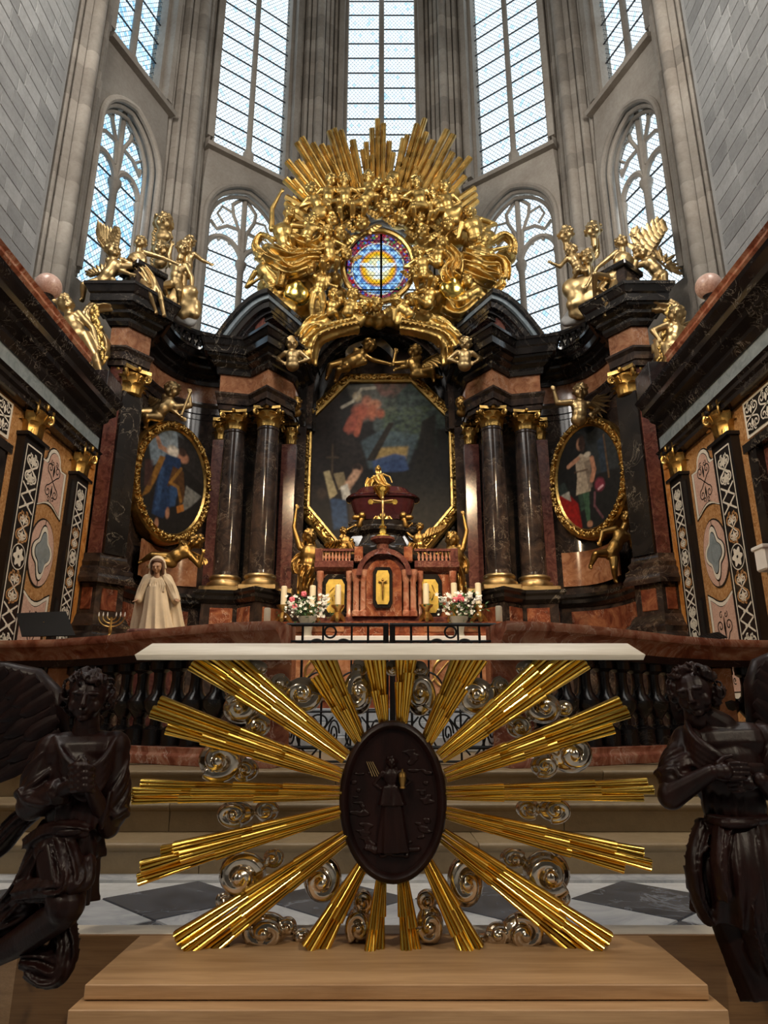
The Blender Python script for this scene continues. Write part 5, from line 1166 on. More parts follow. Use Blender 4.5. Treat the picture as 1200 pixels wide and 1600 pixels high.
bp(13.75, 11.5, (576,541), (558,559), (540,570), (608,568), (528,572), (510,592), (524,596), label='gilt putto flying in the left half of the arch', group=AG, look=(.3,-.2))
bp(13.75, 11, (648,550), (646,568), (652,582), (618,552), (622,576), (690,590), (678,596), label='gilt winged putto in the right half of the arch', group=AG, wings=(((660,566,.05),(684,552,.05),(4,18)),), look=(-.3,-.1))
m = MB(); q = [P(540+75*k/12, 548-26*math.sin(pi*k/12)**.8, 13.98) for k in range(13)]
rows = [[p, p+Vec((0, .03, .0)), p-Vec((0, -.03, .25)), p-Vec((0, 0, .25))] for p in q]; m.grid(rows, False, True); tag(obj('ribbon_scroll', m, 'mirror'), 'grey curved ribbon scroll between the arch putti', 'ornament')
for s in (-1, 1):
    x = (462, 722)[s > 0]; c = P(x, 632, 13.4); k = 10.5*mpp(632, 13.4); mb = MB(); head(mb, c, k, (-s*.4, -1, -.3), (0, 0, 1), x); mb.ell(c-Vec((0, -.05, k*1.2)), (k*.9, k*.7, k*.7)); o = obj('cherub_bust', mb, 'bronze_gold', smooth=True, fixn=False); tag(o, f'gilt cherub bust beside the {SD[s]} upper edge of the altar painting', 'statue', 'cherub busts'); remesh(o, k*.1, 3)
    x = (455, 728)[s > 0]; sp(12.5, 10.5, (x, 538), (x-s*2, 556), (x-s*2, 572), (x-13, 566), (x+13, 566), None, None, label=f'gilt putto peering out beside the {SD[s]} broken pediment', group='putti at the pediment', look=(-s*.3, -.3))
# ================================================================ the high altar
YH = 11.0; XC = .0
hz = lambda py, Y=YH: P(600, py, Y).z
hx = lambda px, py=930, Y=YH: P(px, py, Y).x
al = thing('high_altar', 'red marble high altar with tabernacle, gilt panels and white cloth', 'altar', (XC, YH, .565))
for k in range(3): obj('altar_step', MB().box(-1.5+.03*k, 1.5-.03*k, 8.6+.45*k, 12, .565+.17*k if k else .565, .735+.17*k), 'white_marble', al, bevel=.01)
obj('antependium', MB().box(-1.75, 1.75, 10.5, 11.6, 1.07, 2.06), 'red_marble', al)
for x in (-.95, .95): 
    obj('antependium_panel', MB().box(x-.65, x+.65, 10.46, 10.52, 1.2, 1.95), 'orange_marble', al, bevel=.015)
    m = MB(); m.tube([(x+.22*math.cos(2*pi*k/24), 10.45, 1.6+.22*math.sin(2*pi*k/24)) for k in range(24)], .018, 6, True); m.tube([(x-.3, 10.45, 1.4), (x, 10.45, 1.75), (x+.3, 10.45, 1.4)], .015, 6); obj('gilt_emblem', m, 'gold_frame', al)
obj('altar_cloth', MB().box(-1.95, 1.95, 10.38, 11.0, 2.05, 2.13), 'cloth_white', al, bevel=.01)
m = MB().prism([(10.72, 2.13), (10.72, 2.19), (10.75, 2.21), (10.75, 2.33), (10.70, 2.35), (10.70, 2.38), (11.6, 2.38), (11.6, 2.13)], lambda a, b, q: ((-1.9, 1.9)[q], a, b)); obj('gradine', m, 'red_marble', al)
for x0, x1 in ((-1.5, -.62), (.62, 1.5)): obj('gradine_panel', MB().box(x0, x1, 10.735, 10.77, 2.225, 2.32), 'orange_marble', al, bevel=.01)
zb, zc1, zc2 = 2.38, hz(894), hz(882)
# wings with octagon gilt panels
def octa(cx, cz, a, b, k=.32): return [(cx-a, cz-b*(1-k)), (cx-a, cz+b*(1-k)), (cx-a*(1-k), cz+b), (cx+a*(1-k), cz+b), (cx+a, cz+b*(1-k)), (cx+a, cz-b*(1-k)), (cx+a*(1-k), cz-b), (cx-a*(1-k), cz-b)]
def front(nm_, poly, y0, y1, mat, bev=0): m = MB().prism(poly, lambda a, b, q: (a, (y0, y1)[q], b)); return obj(nm_, m, mat, al, bevel=bev)
obj('base_course', MB().box(hx(493), hx(716), 10.85, 11.5, zb, zb+.1), 'violet_brown', al, bevel=.015)
for s in (-1, 1):
    c = hx((524, 670)[s > 0]); x0, x1 = sorted((hx((497, 652)[s > 0]), hx((550, 712)[s > 0])))
    obj('wing_body', MB().box(x0, x1, YH, 11.5, zb+.1, zc1), 'red_marble', al)
    front('panel_frame', octa(c, hz(932), .215, .36), YH-.04, YH+.02, 'black_marble', .01); front('gilt_panel', octa(c, hz(932), .15, .27), YH-.055, YH-.03, 'gold_door')
    m = MB()
    for k in range(9): a = k*2.4; m.tube([(c+.03*k*math.cos(a)*.4, YH-.06, hz(932)+.03*k*math.sin(a)*.8), (c+.04*k*math.cos(a+.8)*.4, YH-.065, hz(932)+.03*k*math.sin(a+.8)*.8)], .008, 5)
    obj('panel_scrolls', m, 'bronze_gold', al)
    for px in ((500, 546), (656, 708))[s > 0]:
        x = hx(px); obj('colonnette', MB().lathe([(.055, 0), (.055, .06), (.042, .08), (.038, zc1-zb-.28), (.055, zc1-zb-.25), (.06, zc1-zb-.1)], (x, YH-.06, zb+.1), 12), 'pink_marble', al)
for px in (557, 568, 634, 645):
    x = hx(px); obj('colonnette', MB().lathe([(.065, 0), (.065, .08), (.05, .1), (.045, zc1-zb-.3), (.06, zc1-zb-.27), (.075, zc1-zb-.1)], (x, YH-.16, zb+.1), 14), 'pink_marble', al)
obj('tabernacle_body', MB().box(hx(552), hx(648), YH-.1, 11.5, zb+.1, zc1), 'red_marble', al)
arch_ = lambda r, k=1.: [(hx(600)-r, zc1-.1)]+[(hx(600)-r*math.cos(pi*j/14), zc1-.1+r*k*math.sin(pi*j/14)) for j in range(15)]+[(hx(600)+r, zc1-.1)]
front('arched_head', arch_(.36), YH-.17, YH+.2, 'violet_brown', .01); front('arched_field', [(hx(600)-.28, zb+.1)]+arch_(.28)+[(hx(600)+.28, zb+.1)], YH-.2, YH, 'red_marble')
front('door_frame', octa(hx(598), hz(922), .155, .33, .25), YH-.24, YH-.15, 'black_marble', .01); d_ = front('tabernacle_door', octa(hx(598), hz(922), .105, .27, .25), YH-.255, YH-.2, 'gold_door')
m = MB(); cz = hz(922); cx = hx(598); m.tube([(cx, YH-.27, cz-.2), (cx, YH-.27, cz+.14)], .012, 6); m.tube([(cx-.07, YH-.27, cz+.08), (cx+.07, YH-.27, cz+.08)], .01, 6)
m.ell((cx, YH-.285, cz+.11), .018); m.cone((cx, YH-.285, cz+.07), .02, (cx, YH-.285, cz-.03), .016); m.cone((cx, YH-.285, cz-.03), .016, (cx, YH-.285, cz-.13), .01)
for q in (-1, 1): m.cone((cx, YH-.285, cz+.07), .01, (cx+q*.065, YH-.28, cz+.1), .007)
obj('crucifix_relief', m, 'bronze_gold', d_)
for a, b in ((491, 552), (648, 718)): obj('cornice', MB().prism([(YH+.3, zc1), (YH-.05, zc1), (YH-.12, zc1+.06), (YH-.12, zc2+.02), (YH+.3, zc2+.02)], lambda y, z, q: (hx((a, b)[q]), y, z)), 'violet_brown', al)
m = MB(); R0 = .36
m.grid([[(hx(600)-(R0+o)*math.cos(pi*j/16), YH-.26+(.1 if o > .05 else 0)*0, zc1-.1+(R0+o)*math.sin(pi*j/16)) for j in range(17)] for o in (0, .08)]+[[(hx(600)-(R0+.08)*math.cos(pi*j/16), YH+.1, zc1-.1+(R0+.08)*math.sin(pi*j/16)) for j in range(17)], [(hx(600)-R0*math.cos(pi*j/16), YH+.1, zc1-.1+R0*math.sin(pi*j/16)) for j in range(17)]], True, False); obj('arched_cornice', m, 'violet_brown', al)
bme = mesh_of(MB().lathe([(.022, 0), (.014, .02), (.026, .06), (.012, .12), (.02, .16)], (0, 0, 0), 7), 'baluster', 'pink_marble', smooth=40)
for a, b in ((500, 548), (652, 708)):
    for k in range(9): inst('baluster', bme, al, (hx(a)+(hx(b)-hx(a))*(k+.5)/9, YH-.03, zc2+.05))
    obj('balustrade_rail', MB().box(hx(a-4), hx(b+4), YH-.07, YH+.02, zc2+.21, zc2+.25), 'violet_brown', al); obj('balustrade_foot', MB().box(hx(a-4), hx(b+4), YH-.07, YH+.02, zc2+.02, zc2+.05), 'violet_brown', al)
for px in (560, 638): obj('pedestal', MB().box(hx(px)-.07, hx(px)+.07, YH-.14, YH, zc2+.02, zc2+.27), 'red_marble', al, bevel=.01)
for px in (497, 711): obj('pedestal', MB().box(hx(px)-.06, hx(px)+.06, YH-.1, YH+.03, zc2+.02, zc2+.25), 'violet_brown', al, bevel=.01)
obj('cross_pedestal', MB().lathe([(.2, 0), (.16, .05), (.1, .12), (.1, .2), (.2, .26), (.2, .3)], (hx(598), YH-.12, hz(872)), 16), 'violet_brown', al)
# crucifix
t = thing('altar_crucifix', 'gilt standing crucifix above the tabernacle', 'crucifix', (hx(598), YH-.12, hz(872)+.3)); x = hx(598); y = YH-.12; z0 = hz(872)+.3
obj('foot', MB().lathe([(.14, 0), (.13, .04), (.07, .08), (.05, .16), (.06, .2), (.03, .24)], (x, y, z0), 8), 'gold_bright', t)
zt_ = hz(768); zx = hz(788); m = MB(); m.tube([(x, y, z0+.2), (x, y, zt_)], .022, 8); m.tube([(x-.2, y, zx), (x+.2, y, zx)], .02, 8)
for q in ((x-.2, zx), (x+.2, zx), (x, zt_)): m.lathe([(.0, -.02), (.045, -.02), (.045, .02), (0, .02)], (0, 0, 0), 12); n_ = len(m.v)-48; m.v[n_:] = [(q[0]+a, y+c_, q[1]+b) for a, b, c_ in m.v[n_:]]
obj('cross', m, 'gold_bright', t)
m = MB(); m.ell((x, y-.03, zx+.06), .03); m.cone((x, y-.03, zx), .03, (x, y-.03, zx-.13), .025); m.cone((x, y-.03, zx-.13), .024, (x, y-.03, zx-.3), .014)
for q in (-1, 1): m.cone((x, y-.03, zx), .018, (x+q*.16, y-.02, zx+.03), .012)
obj('corpus', m, 'gold_old', t, smooth=True)
# black stand and porphyry urn
YS = 11.75
t = thing('urn_stand', 'black marble concave stand under the porphyry urn', 'stand', (hx(598, 850, YS), YS, hz(882, YS)-.1)); zx0 = hz(885, YS); zx1 = hz(830, YS); x = hx(598, 850, YS)
m = MB(); prof = [(1.18, 0), (1.18, .08), (1.08, .12), (.85, .2), (.68, .32), (.58, .46), (.54, zx1-zx0-.12), (.66, zx1-zx0-.06), (.68, zx1-zx0), (.6, zx1-zx0+.04), (.62, zx1-zx0+.12)]
rows = []
for r_, z in prof:
    rows.append([(x+r_*u, YS+r_*.62*v, zx0+z) for u, v in ((-1, .2), (-.98, -.35), (-.62, -.5), (-.55, -.72), (-.22, -.95), (.22, -.95), (.55, -.72), (.62, -.5), (.98, -.35), (1, .2))])
m.grid(rows, False, True); m.f.append(tuple(len(m.v)-10+k for k in range(10))); m.mi.append(0); obj('body', m, 'black_marble', t, smooth=25)
zu0, zu1 = hz(816, YS), hz(781, YS)
u = thing('porphyry_urn', 'dark red porphyry urn with a lid standing before the painting', 'urn', (x, YS, zu0-.15)); H_ = zu1-zu0
sup = lambda r_, z, p_=3.2, n=40: [(x+.66*r_*abs(math.cos(2*pi*k/n))**(2/p_)*(1 if math.cos(2*pi*k/n) > 0 else -1), YS+.34*r_*abs(math.sin(2*pi*k/n))**(2/p_)*(1 if math.sin(2*pi*k/n) > 0 else -1), z) for k in range(n)]
m = MB(); m.grid([sup(r_, zu0+z*H_) for r_, z in ((.5, 0), (.66, .0), (.74, .2), (.80, .45), (.86, .75), (.88, .9), (.97, .93), (1.0, .97), (.97, 1.02), (.5, 1.02))], False, True); obj('body', m, 'porphyry', u)
m = MB(); m.grid([sup(r_, zu1+z) for r_, z in ((.96, .02), (.9, .05), (.78, .08), (.66, .17), (.56, .20), (.5, .21), (.1, .22))], False, True); obj('lid', m, 'porphyry', u)
for q in (-1, 1): 
    for yy in (-.2, .2):
        m = MB(); m.cone((x+q*.36, YS+yy, zu0+.03), .06, (x+q*.40, YS+yy, zu0-.12), .05); m.ell((x+q*.46, YS+yy-.03, zu0+.02), (.08, .05, .05)); m.ell((x+q*.36, YS+yy-.02, zu0+.06), .07, 8, 6); obj('lion_foot', m, 'bronze_gold', u, smooth=True)
m = MB(); m.ell((x, YS-.28, zu0-.03), (.14, .05, .09)); m.ell((x, YS-.30, zu0+.02), (.07, .05, .07)); 
for q in (-1, 1): m.tube([(x, YS-.3, zu0-.05), (x+q*.12, YS-.3, zu0+.02), (x+q*.17, YS-.3, zu0-.05), (x+q*.12, YS-.3, zu0-.08)], .02, 6)
obj('gilt_mount', m, 'gold_frame', u, smooth=True)
# gilt figure on the lid
yy = YS
def rob(mb): 
    sash(mb, [P(586,760,yy-.1), P(594,768,yy-.15), P(606,768,yy-.15), P(618,770,yy-.1)], .26, 4); sash(mb, [P(590,744,yy-.05), P(600,756,yy-.12), P(610,762,yy-.1)], .2, 4); sash(mb, [P(582,748,yy), P(578,760,yy), P(588,772,yy)], .2, 3)
putto(yy, 4.6, (591,732), (592,746), (596,762), (582,758), (612,752), None, None, mat='gold', label='gilt reclining draped woman on the lid of the porphyry urn', look=(.1,.3), adult=True, extra=rob, long=True, vox=.009)
t = thing('gilt_bracket', 'small gilt bracket under the reclining gilt figure', 'ornament', P(596,776,YS-.36)); obj('shell', MB().lathe([(.02, 0), (.06, .05), (.10, .1), (.15, .17), (.16, .2)], P(596,780,YS-.36), 12), 'gold_bright', t)
# angels by the painting foot
def ra(s):
    def f(mb): mx = (lambda x: x) if s < 0 else (lambda x: 1190-x); sash(mb, [P(mx(482),884,12.0), P(mx(478),900,12.0), P(mx(474),930,12.05)], .36, 5); sash(mb, [P(mx(472),868,12.1), P(mx(462),880,12.1), P(mx(464),896,12.1)], .2, 3)
    return f
bp(12.1, 10.5, (484,838), (484,866), (480,892), (463,796), (500,880), None, None, adult=True, label='large gilt angel supporting the lower left corner of the painting', look=(.4,-.1), extra=ra(-1), el={-1: Vec((-1,0,-.3)), 1: Vec((1,0,-.6))}, group='angels supporting the altar painting', long=True)
bp(12.1, 10.5, (706,842), (708,868), (712,892), (690,884), (724,806), None, None, adult=True, label='large gilt angel supporting the lower right corner of the painting', look=(-.4,-.1), extra=ra(1), el={-1: Vec((-1,0,-.6)), 1: Vec((1,0,-.3))}, group='angels supporting the altar painting', long=True)
def ks(s):
    mx = (lambda x: x) if s < 0 else (lambda x: 1190-x)
    return lambda mb: (sash(mb, [P(mx(540),858,11.5), P(mx(530),866,11.5), P(mx(516),874,11.5), P(mx(506),878,11.5)], .24, 4), sash(mb, [P(mx(544),848,11.5), P(mx(548),862,11.5), P(mx(540),874,11.5)], .18, 3))
bp(11.55, 6, (537,830), (540,846), (536,862), (553,822), (526,850), None, None, adult=True, label='small gilt angel with raised arm on the left wing of the high altar', look=(.7,.2), extra=ks(-1), wings=(((534,844,.02),(510,848,.04),(8,8)),), group='angels on the high altar')
bp(11.55, 6, (656,824), (654,842), (658,860), (642,820), (668,852), None, None, adult=True, label='small gilt angel with bright raised wing on the right of the high altar', look=(-.7,.2), extra=ks(1), wings=(((662,842,.02),(690,830,.04),(8,-16)),), group='angels on the high altar')
# candles
YC = 10.82
def candle(px, y0, y1, r, lab, Y=YC, stick=True, grp='altar candles'):
    c = P(px, y1, Y); top = P(px, y0, Y).z
    t = thing('candle', lab, 'candle', c, grp); obj('shaft', MB().lathe([(r, 0), (r, top-c.z-.01), (r*.8, top-c.z)], c, 14), 'wax', t); obj('wick', MB().tube([(c.x, c.y, top-.005), (c.x+.004, c.y, top+.03)], .004, 5), 'iron', t)
    return c
LB = ['white candle leftmost in the row on the high altar', 'white candle behind the left bouquet', 'white candle left of the tabernacle', 'white candle right of the tabernacle', 'white candle behind the right bouquet', 'white candle rightmost in the row on the high altar']
for k, (px, y0, y1) in enumerate(((443,916,946),(488,915,946),(528,914,946),(666,912,945),(710,911,945),(748,911,945))):
    c = candle(px, y0, y1, .048, LB[k]); zz = 2.38 if True else 0
    t = thing('candlestick', 'gilt tripod candlestick carrying the '+LB[k].replace('white ', ''), 'candlestick', (c.x, c.y, zz), 'altar candlesticks'); h_ = c.z-zz
    obj('stem', MB().lathe([(.03, h_*.35), (.06, h_*.45), (.035, h_*.6), (.05, h_*.75), (.1, h_*.92), (.11, h_)], (c.x, c.y, zz), 14), 'gold_frame', t)
    for q in range(3):
        a = -pi/2+q*2*pi/3; m = MB(); m.tube([(c.x+math.cos(a)*r_, c.y+math.sin(a)*r_, zz+z) for r_, z in ((.02, h_*.5), (.07, h_*.3), (.13, h_*.1), (.15, .025))], [.04, .045, .035, .03], 7); obj('foot', m, 'gold_frame', t)
# bouquets
def bouquet(px, py, lab, seed):
    c = P(px, 974, YC-.28); r3 = random.Random(seed); t = thing('bouquet', lab, 'flowers', (c.x, c.y, 2.13), 'altar bouquets')
    obj('vase', MB().lathe([(.09, 0), (.07, .06), (.09, .18), (.14, .26), (.15, .3)], (c.x, c.y, 2.13), 16), 'vase', t)
    lf = MB(); wh = MB(); ctr = P(px, py, YC-.28)
    for k in range(150):
        d = Vec((r3.gauss(0, .17), r3.gauss(0, .09), r3.gauss(-.03, .11))); p = ctr+d; a = Vec((r3.uniform(-1, 1), r3.uniform(-1, .3), r3.uniform(-.5, 1))).normalized(); b = a.orthogonal().normalized(); l = r3.uniform(.05, .1)
        lf.add([p, p+a*l*.5+b*l*.22, p+a*l, p+a*l*.5-b*l*.22], [(0, 1, 2, 3)])
    for k in range(9): a = r3.uniform(0, 2*pi); lf.tube([(c.x, c.y, 2.4), ctr+Vec((math.cos(a)*.2, -.05, r3.uniform(-.1, .12)))], .006, 4)
    for k in range(75):
        p = ctr+Vec((r3.uniform(-.34, .34), -.06+r3.gauss(0, .06), r3.uniform(-.16, .2))); q = r3.uniform(.012, .032); n_ = Vec((r3.uniform(-.5, .5), -1, r3.uniform(0, .8))).normalized(); u_ = n_.orthogonal().normalized(); v_ = n_.cross(u_)
        for j in range(5): a = j*2*pi/5; e = u_*math.cos(a)+v_*math.sin(a); f = n_.cross(e); wh.add([p, p+e*q*.6+f*q*.45+n_*q*.2, p+e*q*1.3+n_*q*.35, p+e*q*.6-f*q*.45+n_*q*.2], [(0, 1, 2, 3)])
    obj('foliage', lf, 'leaf_green', t, fixn=False)['kind'] = 'stuff'; obj('white_blossoms', wh, 'petal_white', t, fixn=False)['kind'] = 'stuff'
    for k in range(7):
        p = ctr+Vec((r3.uniform(-.3, .3), -.12, r3.uniform(-.02, .2))); m = MB(); pink = k < 3
        for j in range(8): a = j*.9; m.ell(p+Vec((math.cos(a)*.02, -.01*(j % 2), math.sin(a)*.02)), (.026, .018, .03) if pink else (.02, .015, .045), 6, 5, Quaternion((0, 1, 0), a))
        obj('rose' if pink else 'lily', m, 'petal_pink' if pink else 'petal_white', t, smooth=True)
bouquet(480, 950, 'bouquet of white flowers and pink roses left of the tabernacle', 1); bouquet(717, 946, 'bouquet of white lilies and pink roses right of the tabernacle', 2)
# ================================================================ choir rail, gate and what stands about it
RL = [(.90, 6.0), (1.28, 6.1), (1.65, 6.3), (2.15, 6.64), (2.7, 7.05), (3.38, 7.42)]
RL2 = [(3.38, 7.42), (4.75, 7.66)]
ZR0, ZR1 = .565, 1.73
bprof = [(.115, 0), (.115, .14), (.06, .18), (.055, .24), (.12, .33), (.13, .40), (.07, .47), (.055, .58), (.06, .66), (.10, .69), (.10, .76)]
bme = mesh_of(MB().lathe(bprof, (0, 0, 0), 12), 'baluster', 'rail_black', smooth=35)
for s in (-1, 1):
    xo = X0+.14; q = lambda pts: [(xo+s*x, y) for x, y in pts] if s > 0 else [(xo+s*x, y) for x, y in pts][::-1]
    t = thing('choir_rail', f'curved marble choir rail with black balusters to the {SD[s]} of the gate', 'balustrade', (xo+s*2.2, 6.8, ZR0), 'choir rails')
    full = RL+RL2[1:]
    for nm_, pts in (('rail', RL), ('side_rail', RL2)):
        m = MB().plan(q(pts), [(-.2, 1.53), (.1, 1.53), (.12, 1.56), (.15, 1.6), (.2, 1.64), (.24, 1.655), (.25, 1.69), (.24, 1.73), (-.2, 1.73)]); obj(nm_, m, 'pink_marble', t, smooth=30)
    m = MB().plan(q(full), [(-.2, 1.46), (.1, 1.46), (.1, 1.53), (-.2, 1.53)]); obj('under_rail', m, 'rail_black', t)
    m = MB().plan(q(full), [(-.22, .565), (.2, .565), (.2, .64), (.17, .66), (.17, .71), (-.22, .71)]); obj('base_course', m, 'pink_marble', t, bevel=.005)
    # balusters at even spacing
    L = 0; nxt = .42
    for (a, b) in zip(full, full[1:]):
        d = Vec((b[0]-a[0], b[1]-a[1])); l = d.length
        while nxt < L+l:
            f = (nxt-L)/l; p = Vec(a)+d*f; inst('baluster', bme, t, (xo+s*p.x, p.y+.05, .71), None, (1, 1, .75/.76)); nxt += .262
        L += l
    for (x, y, mt) in ((1.02, 6.12, 'red_marble'), (3.42, 7.52, 'orange_marble')):
        obj('pier', MB().box(xo+s*x-.17, xo+s*x+.17, y-.13, y+.2, .71, 1.46), mt, t, bevel=.012)
candle(417, 950, 972, .03, 'short yellow candle at the gate end of the left choir rail', 6.15, grp='rail candles'); candle(780, 947, 971, .03, 'short yellow candle at the gate end of the right choir rail', 6.15, grp='rail candles')
# iron gate in two leaves
YI = 6.1
gz = lambda py: P(600, py, YI).z
for s in (-1, 1):
    t = thing('iron_gate_leaf', f'black wrought iron gate leaf to the {SD[s]} of the meeting bar', 'gate', (s*.45+.03, YI, .6), 'choir gate leaves')
    gx = lambda px: P(px, 1000, YI).x
    x0, x1 = (gx(607), gx(447)) if s < 0 else (gx(609), gx(776)); lx = lambda f: x0+(x1-x0)*f
    def rod(nm_, pts, r=.011, closed=False): obj(nm_, MB().tube(pts, r, 6, closed), 'iron', t)
    for py in (976, 1168): rod('cross_bar', [(x0, YI, gz(py)), (x1, YI, gz(py))], .017)
    for py in (1002, 1112, 1190): rod('cross_bar', [(x0, YI, gz(py)), (x1, YI, gz(py))], .011)
    for f, r_ in ((.025, .028), (.2, .012), (.36, .010), (.64, .010), (.84, .012), (.985, .018)): rod('upright', [(lx(f), YI, gz(1196)), (lx(f), YI, gz(976))], r_)
    rod('ring', [(lx(.57)+.05*math.cos(2*pi*k/24), YI, gz(987.5)+.05*math.sin(2*pi*k/24)) for k in range(24)], .010, True)
    for f in (.44, .70): rod('hoop', [(lx(f)+.075*math.cos(pi*k/12), YI, gz(1012)+.07*math.sin(pi*k/12)) for k in range(13)])
    for f in (.12, .52, .92): rod('scroll', [(lx(f)+.05*math.cos(k*.5)*(1-k/30), YI, gz(1146)+.12*math.sin(k*.5)*(1-k/30)) for k in range(26)], .009)
    for f in (.28, .5, .74):
        for e in (-1, 1): rod('c_scroll', [(lx(f)+e*(.02+.09*math.sin(pi*k/12)), YI, gz(1180)+(gz(1120)-gz(1180))*k/12) for k in range(13)], .009)
    for f in (.34, .66): rod('arc', [(lx(f)+.14*math.cos(pi*k/12), YI, gz(1080)+.16*math.sin(pi*k/12)) for k in range(13)], .009); rod('loop', [(lx(f)+.07*math.cos(2*pi*k/18), YI, gz(1128)+.06*math.sin(2*pi*k/18)) for k in range(18)], .009, True)
    rod('square_loop', [(lx(.14)+a*.06, YI, gz(1118)+b*.05) for a, b in ((-1, -1), (1, -1), (1, 1), (-1, 1))], .009, True)
# white statue of a veiled woman
YV = 8.15
t = thing('veiled_statue', 'cream statue of a veiled woman with open hands behind the choir rail', 'statue', (P(246,985,YV).x, YV, 1.25)); cxv = P(246,985,YV)
obj('pedestal', MB().box(cxv.x-.28, cxv.x+.28, YV-.25, YV+.25, .565, 1.93), 'violet_brown', t, bevel=.02)
k = mpp(930, YV); Q_ = lambda px, py, dy=0: P(px, py, YV+dy)
mb = MB(); folds(mb, Q_(246,918,-.01), Q_(246,990,-.01), 17*k, 29*k, 12, .11, 48, 12, .4, flat=.85); mb.ell(Q_(246,912,-.01), (17*k, 13*k, 14*k)); mb.cone(Q_(236,906), 9*k, Q_(256,906), 9*k)
for e in range(7): x = 234+e*4; mb.tube([Q_(246+(x-246)*.6, 905, -.085), Q_(x, 914, -.105), Q_(246+(x-246)*.8, 925, -.105)], 1.3*k, 6)
mb.tube([Q_(229,922,-.03), Q_(238,924,-.1), Q_(254,924,-.1), Q_(263,922,-.03)], 1.6*k, 6)
remesh(obj('robe', mb, 'cream_statue', t, smooth=True, fixn=False), .0075, 1)
mb = MB()
for q in (-1, 1):
    mb.cone(Q_(246+q*15,905,.0), 8.5*k, Q_(246+q*23,924,-.01), 9*k); mb.cone(Q_(246+q*23,924,-.01), 9*k, Q_(246+q*29,937,-.05), 7*k); folds(mb, Q_(246+q*25,926,.02), Q_(246+q*31,990,.03), 8*k, 12*k, 6, .2, 32, 10, flat=.8)
    for e in range(3): mb.tube([Q_(246+q*(8+e*3),898+e*2,-.06), Q_(246+q*(16+e*4),914,-.075), Q_(246+q*(24+e*3),932,-.075)], 1.6*k, 6)
    mb.cone(Q_(246+q*8,895,-.02), 5*k, Q_(246+q*12,908,-.035), 6*k)
mb.cone(Q_(231,906,.02), 8*k, Q_(261,906,.02), 8*k); mb.ell(Q_(246,884,.02), (13.5*k, 13*k, 16.5*k)); mb.cone(Q_(246,892,.045), 13*k, Q_(246,910,.05), 15*k); folds(mb, Q_(246,905,.08), Q_(246,990,.07), 20*k, 33*k, 9, .08, 44, 10, flat=.45)
mb.tube([Q_(246+12.5*math.cos(pi*e/14), 889-17*math.sin(pi*e/14), -.055) for e in range(15)], 2.2*k, 7)
remesh(obj('mantle', mb, 'cream_statue', t, smooth=True, fixn=False), .0075, 1)
mb = MB(); head(mb, Q_(246,886,-.075), 9.2*k, (0, -1, -.25), (0, 0, 1), 3, 0); mb.cone(Q_(246,896,-.06), 4.5*k, Q_(246,905,-.05), 6*k); remesh(obj('face', mb, 'skin_paint', t, smooth=True, fixn=False), .006, 2)
mb = MB(); mb.ell(Q_(246,878,-.075), (9.8*k, 8.5*k, 5*k)); 
for q in (-1, 1): mb.cone(Q_(246+q*8.5,880,-.085), 2.6*k, Q_(246+q*8.8,896,-.075), 2.2*k)
obj('hair', mb, 'hair_paint', t, smooth=True)
for q in (-1, 1):
    mb = MB(); w0 = Q_(246+q*28,936,-.06); d = Vec((q*.45, -.55, -.35)).normalized(); o = d.cross(Vec((0, 0, 1))).normalized(); mb.cone(w0-d*.02, 2.6*k, w0+d*.02, 3*k); mb.ell(w0+d*.035, (3.4*k, 3.4*k, 2.4*k))
    for j in range(4): p = w0+d*.05+o*(j-1.5)*.012; mb.cone(p, .007, p+d*(.04, .046, .043, .033)[j], .005, 6)
    mb.cone(w0+d*.03-o*q*.02, .007, w0+d*.055-o*q*.04, .006, 6); remesh(obj('hand', mb, 'skin_paint', t, smooth=True, fixn=False), .004, 1)
# branched candelabrum on the rail
c = P(172, 986, 7.15); zc = 1.73; t = thing('candelabrum', 'small gilt branched candelabrum beside the veiled statue', 'candelabrum', (c.x, c.y, zc)); tz = P(172, 960, 7.15).z
obj('stem', MB().lathe([(.05, 0), (.045, .02), (.014, .05), (.02, .1), (.01, .13), (.012, tz-zc-.03)], (c.x, c.y, zc), 10), 'gold_frame', t)
for r_ in (.045, .09, .135):
    for q in (-1, 1):
        obj('branch', MB().tube([(c.x+q*r_*math.sin(pi/2*j/8), c.y, tz-.02-r_*.8*math.cos(pi/2*j/8)) for j in range(9)], .006, 6), 'gold_frame', t); obj('bulb', MB().lathe([(.006, 0), (.008, .02), (.002, .045)], (c.x+q*r_, c.y, tz-.02), 8), 'petal_white', t)
# music stands
t = thing('music_stand', 'black music stand with sloping desk behind the left choir rail', 'music stand', (P(70,975,7.95).x, 7.95, .565)); a, b, d, e = P(25,958,7.85), P(103,955,8.0), P(118,993,7.8), P(34,994,7.65)
m = MB(); n_ = (b-a).cross(d-a).normalized()*.012; m.add([a, b, d, e, a+n_, b+n_, d+n_, e+n_], [(0,1,2,3),(4,5,6,7),(0,1,5,4),(1,2,6,5),(2,3,7,6),(3,0,4,7)]); obj('desk', m, 'black_cloth', t)
x_, y_ = P(66,990,7.85).x, 7.85; obj('pole', MB().tube([(x_, y_, .75), (x_, y_, a.z-.1)], .014, 8), 'bronze_gold', t)
for k in range(3): an = k*2.1; obj('leg', MB().tube([(x_, y_, .8), (x_+.25*math.cos(an), y_+.25*math.sin(an), .575)], .012, 6), 'iron', t)
t = thing('wire_music_stand', 'low black wire music desk behind the right choir rail', 'music stand', (P(1112,995,7.9).x, 7.9, .565)); a, b, d, e = P(1092,994,7.9), P(1122,988,8.05), P(1136,996,7.85), P(1104,1001,7.75)
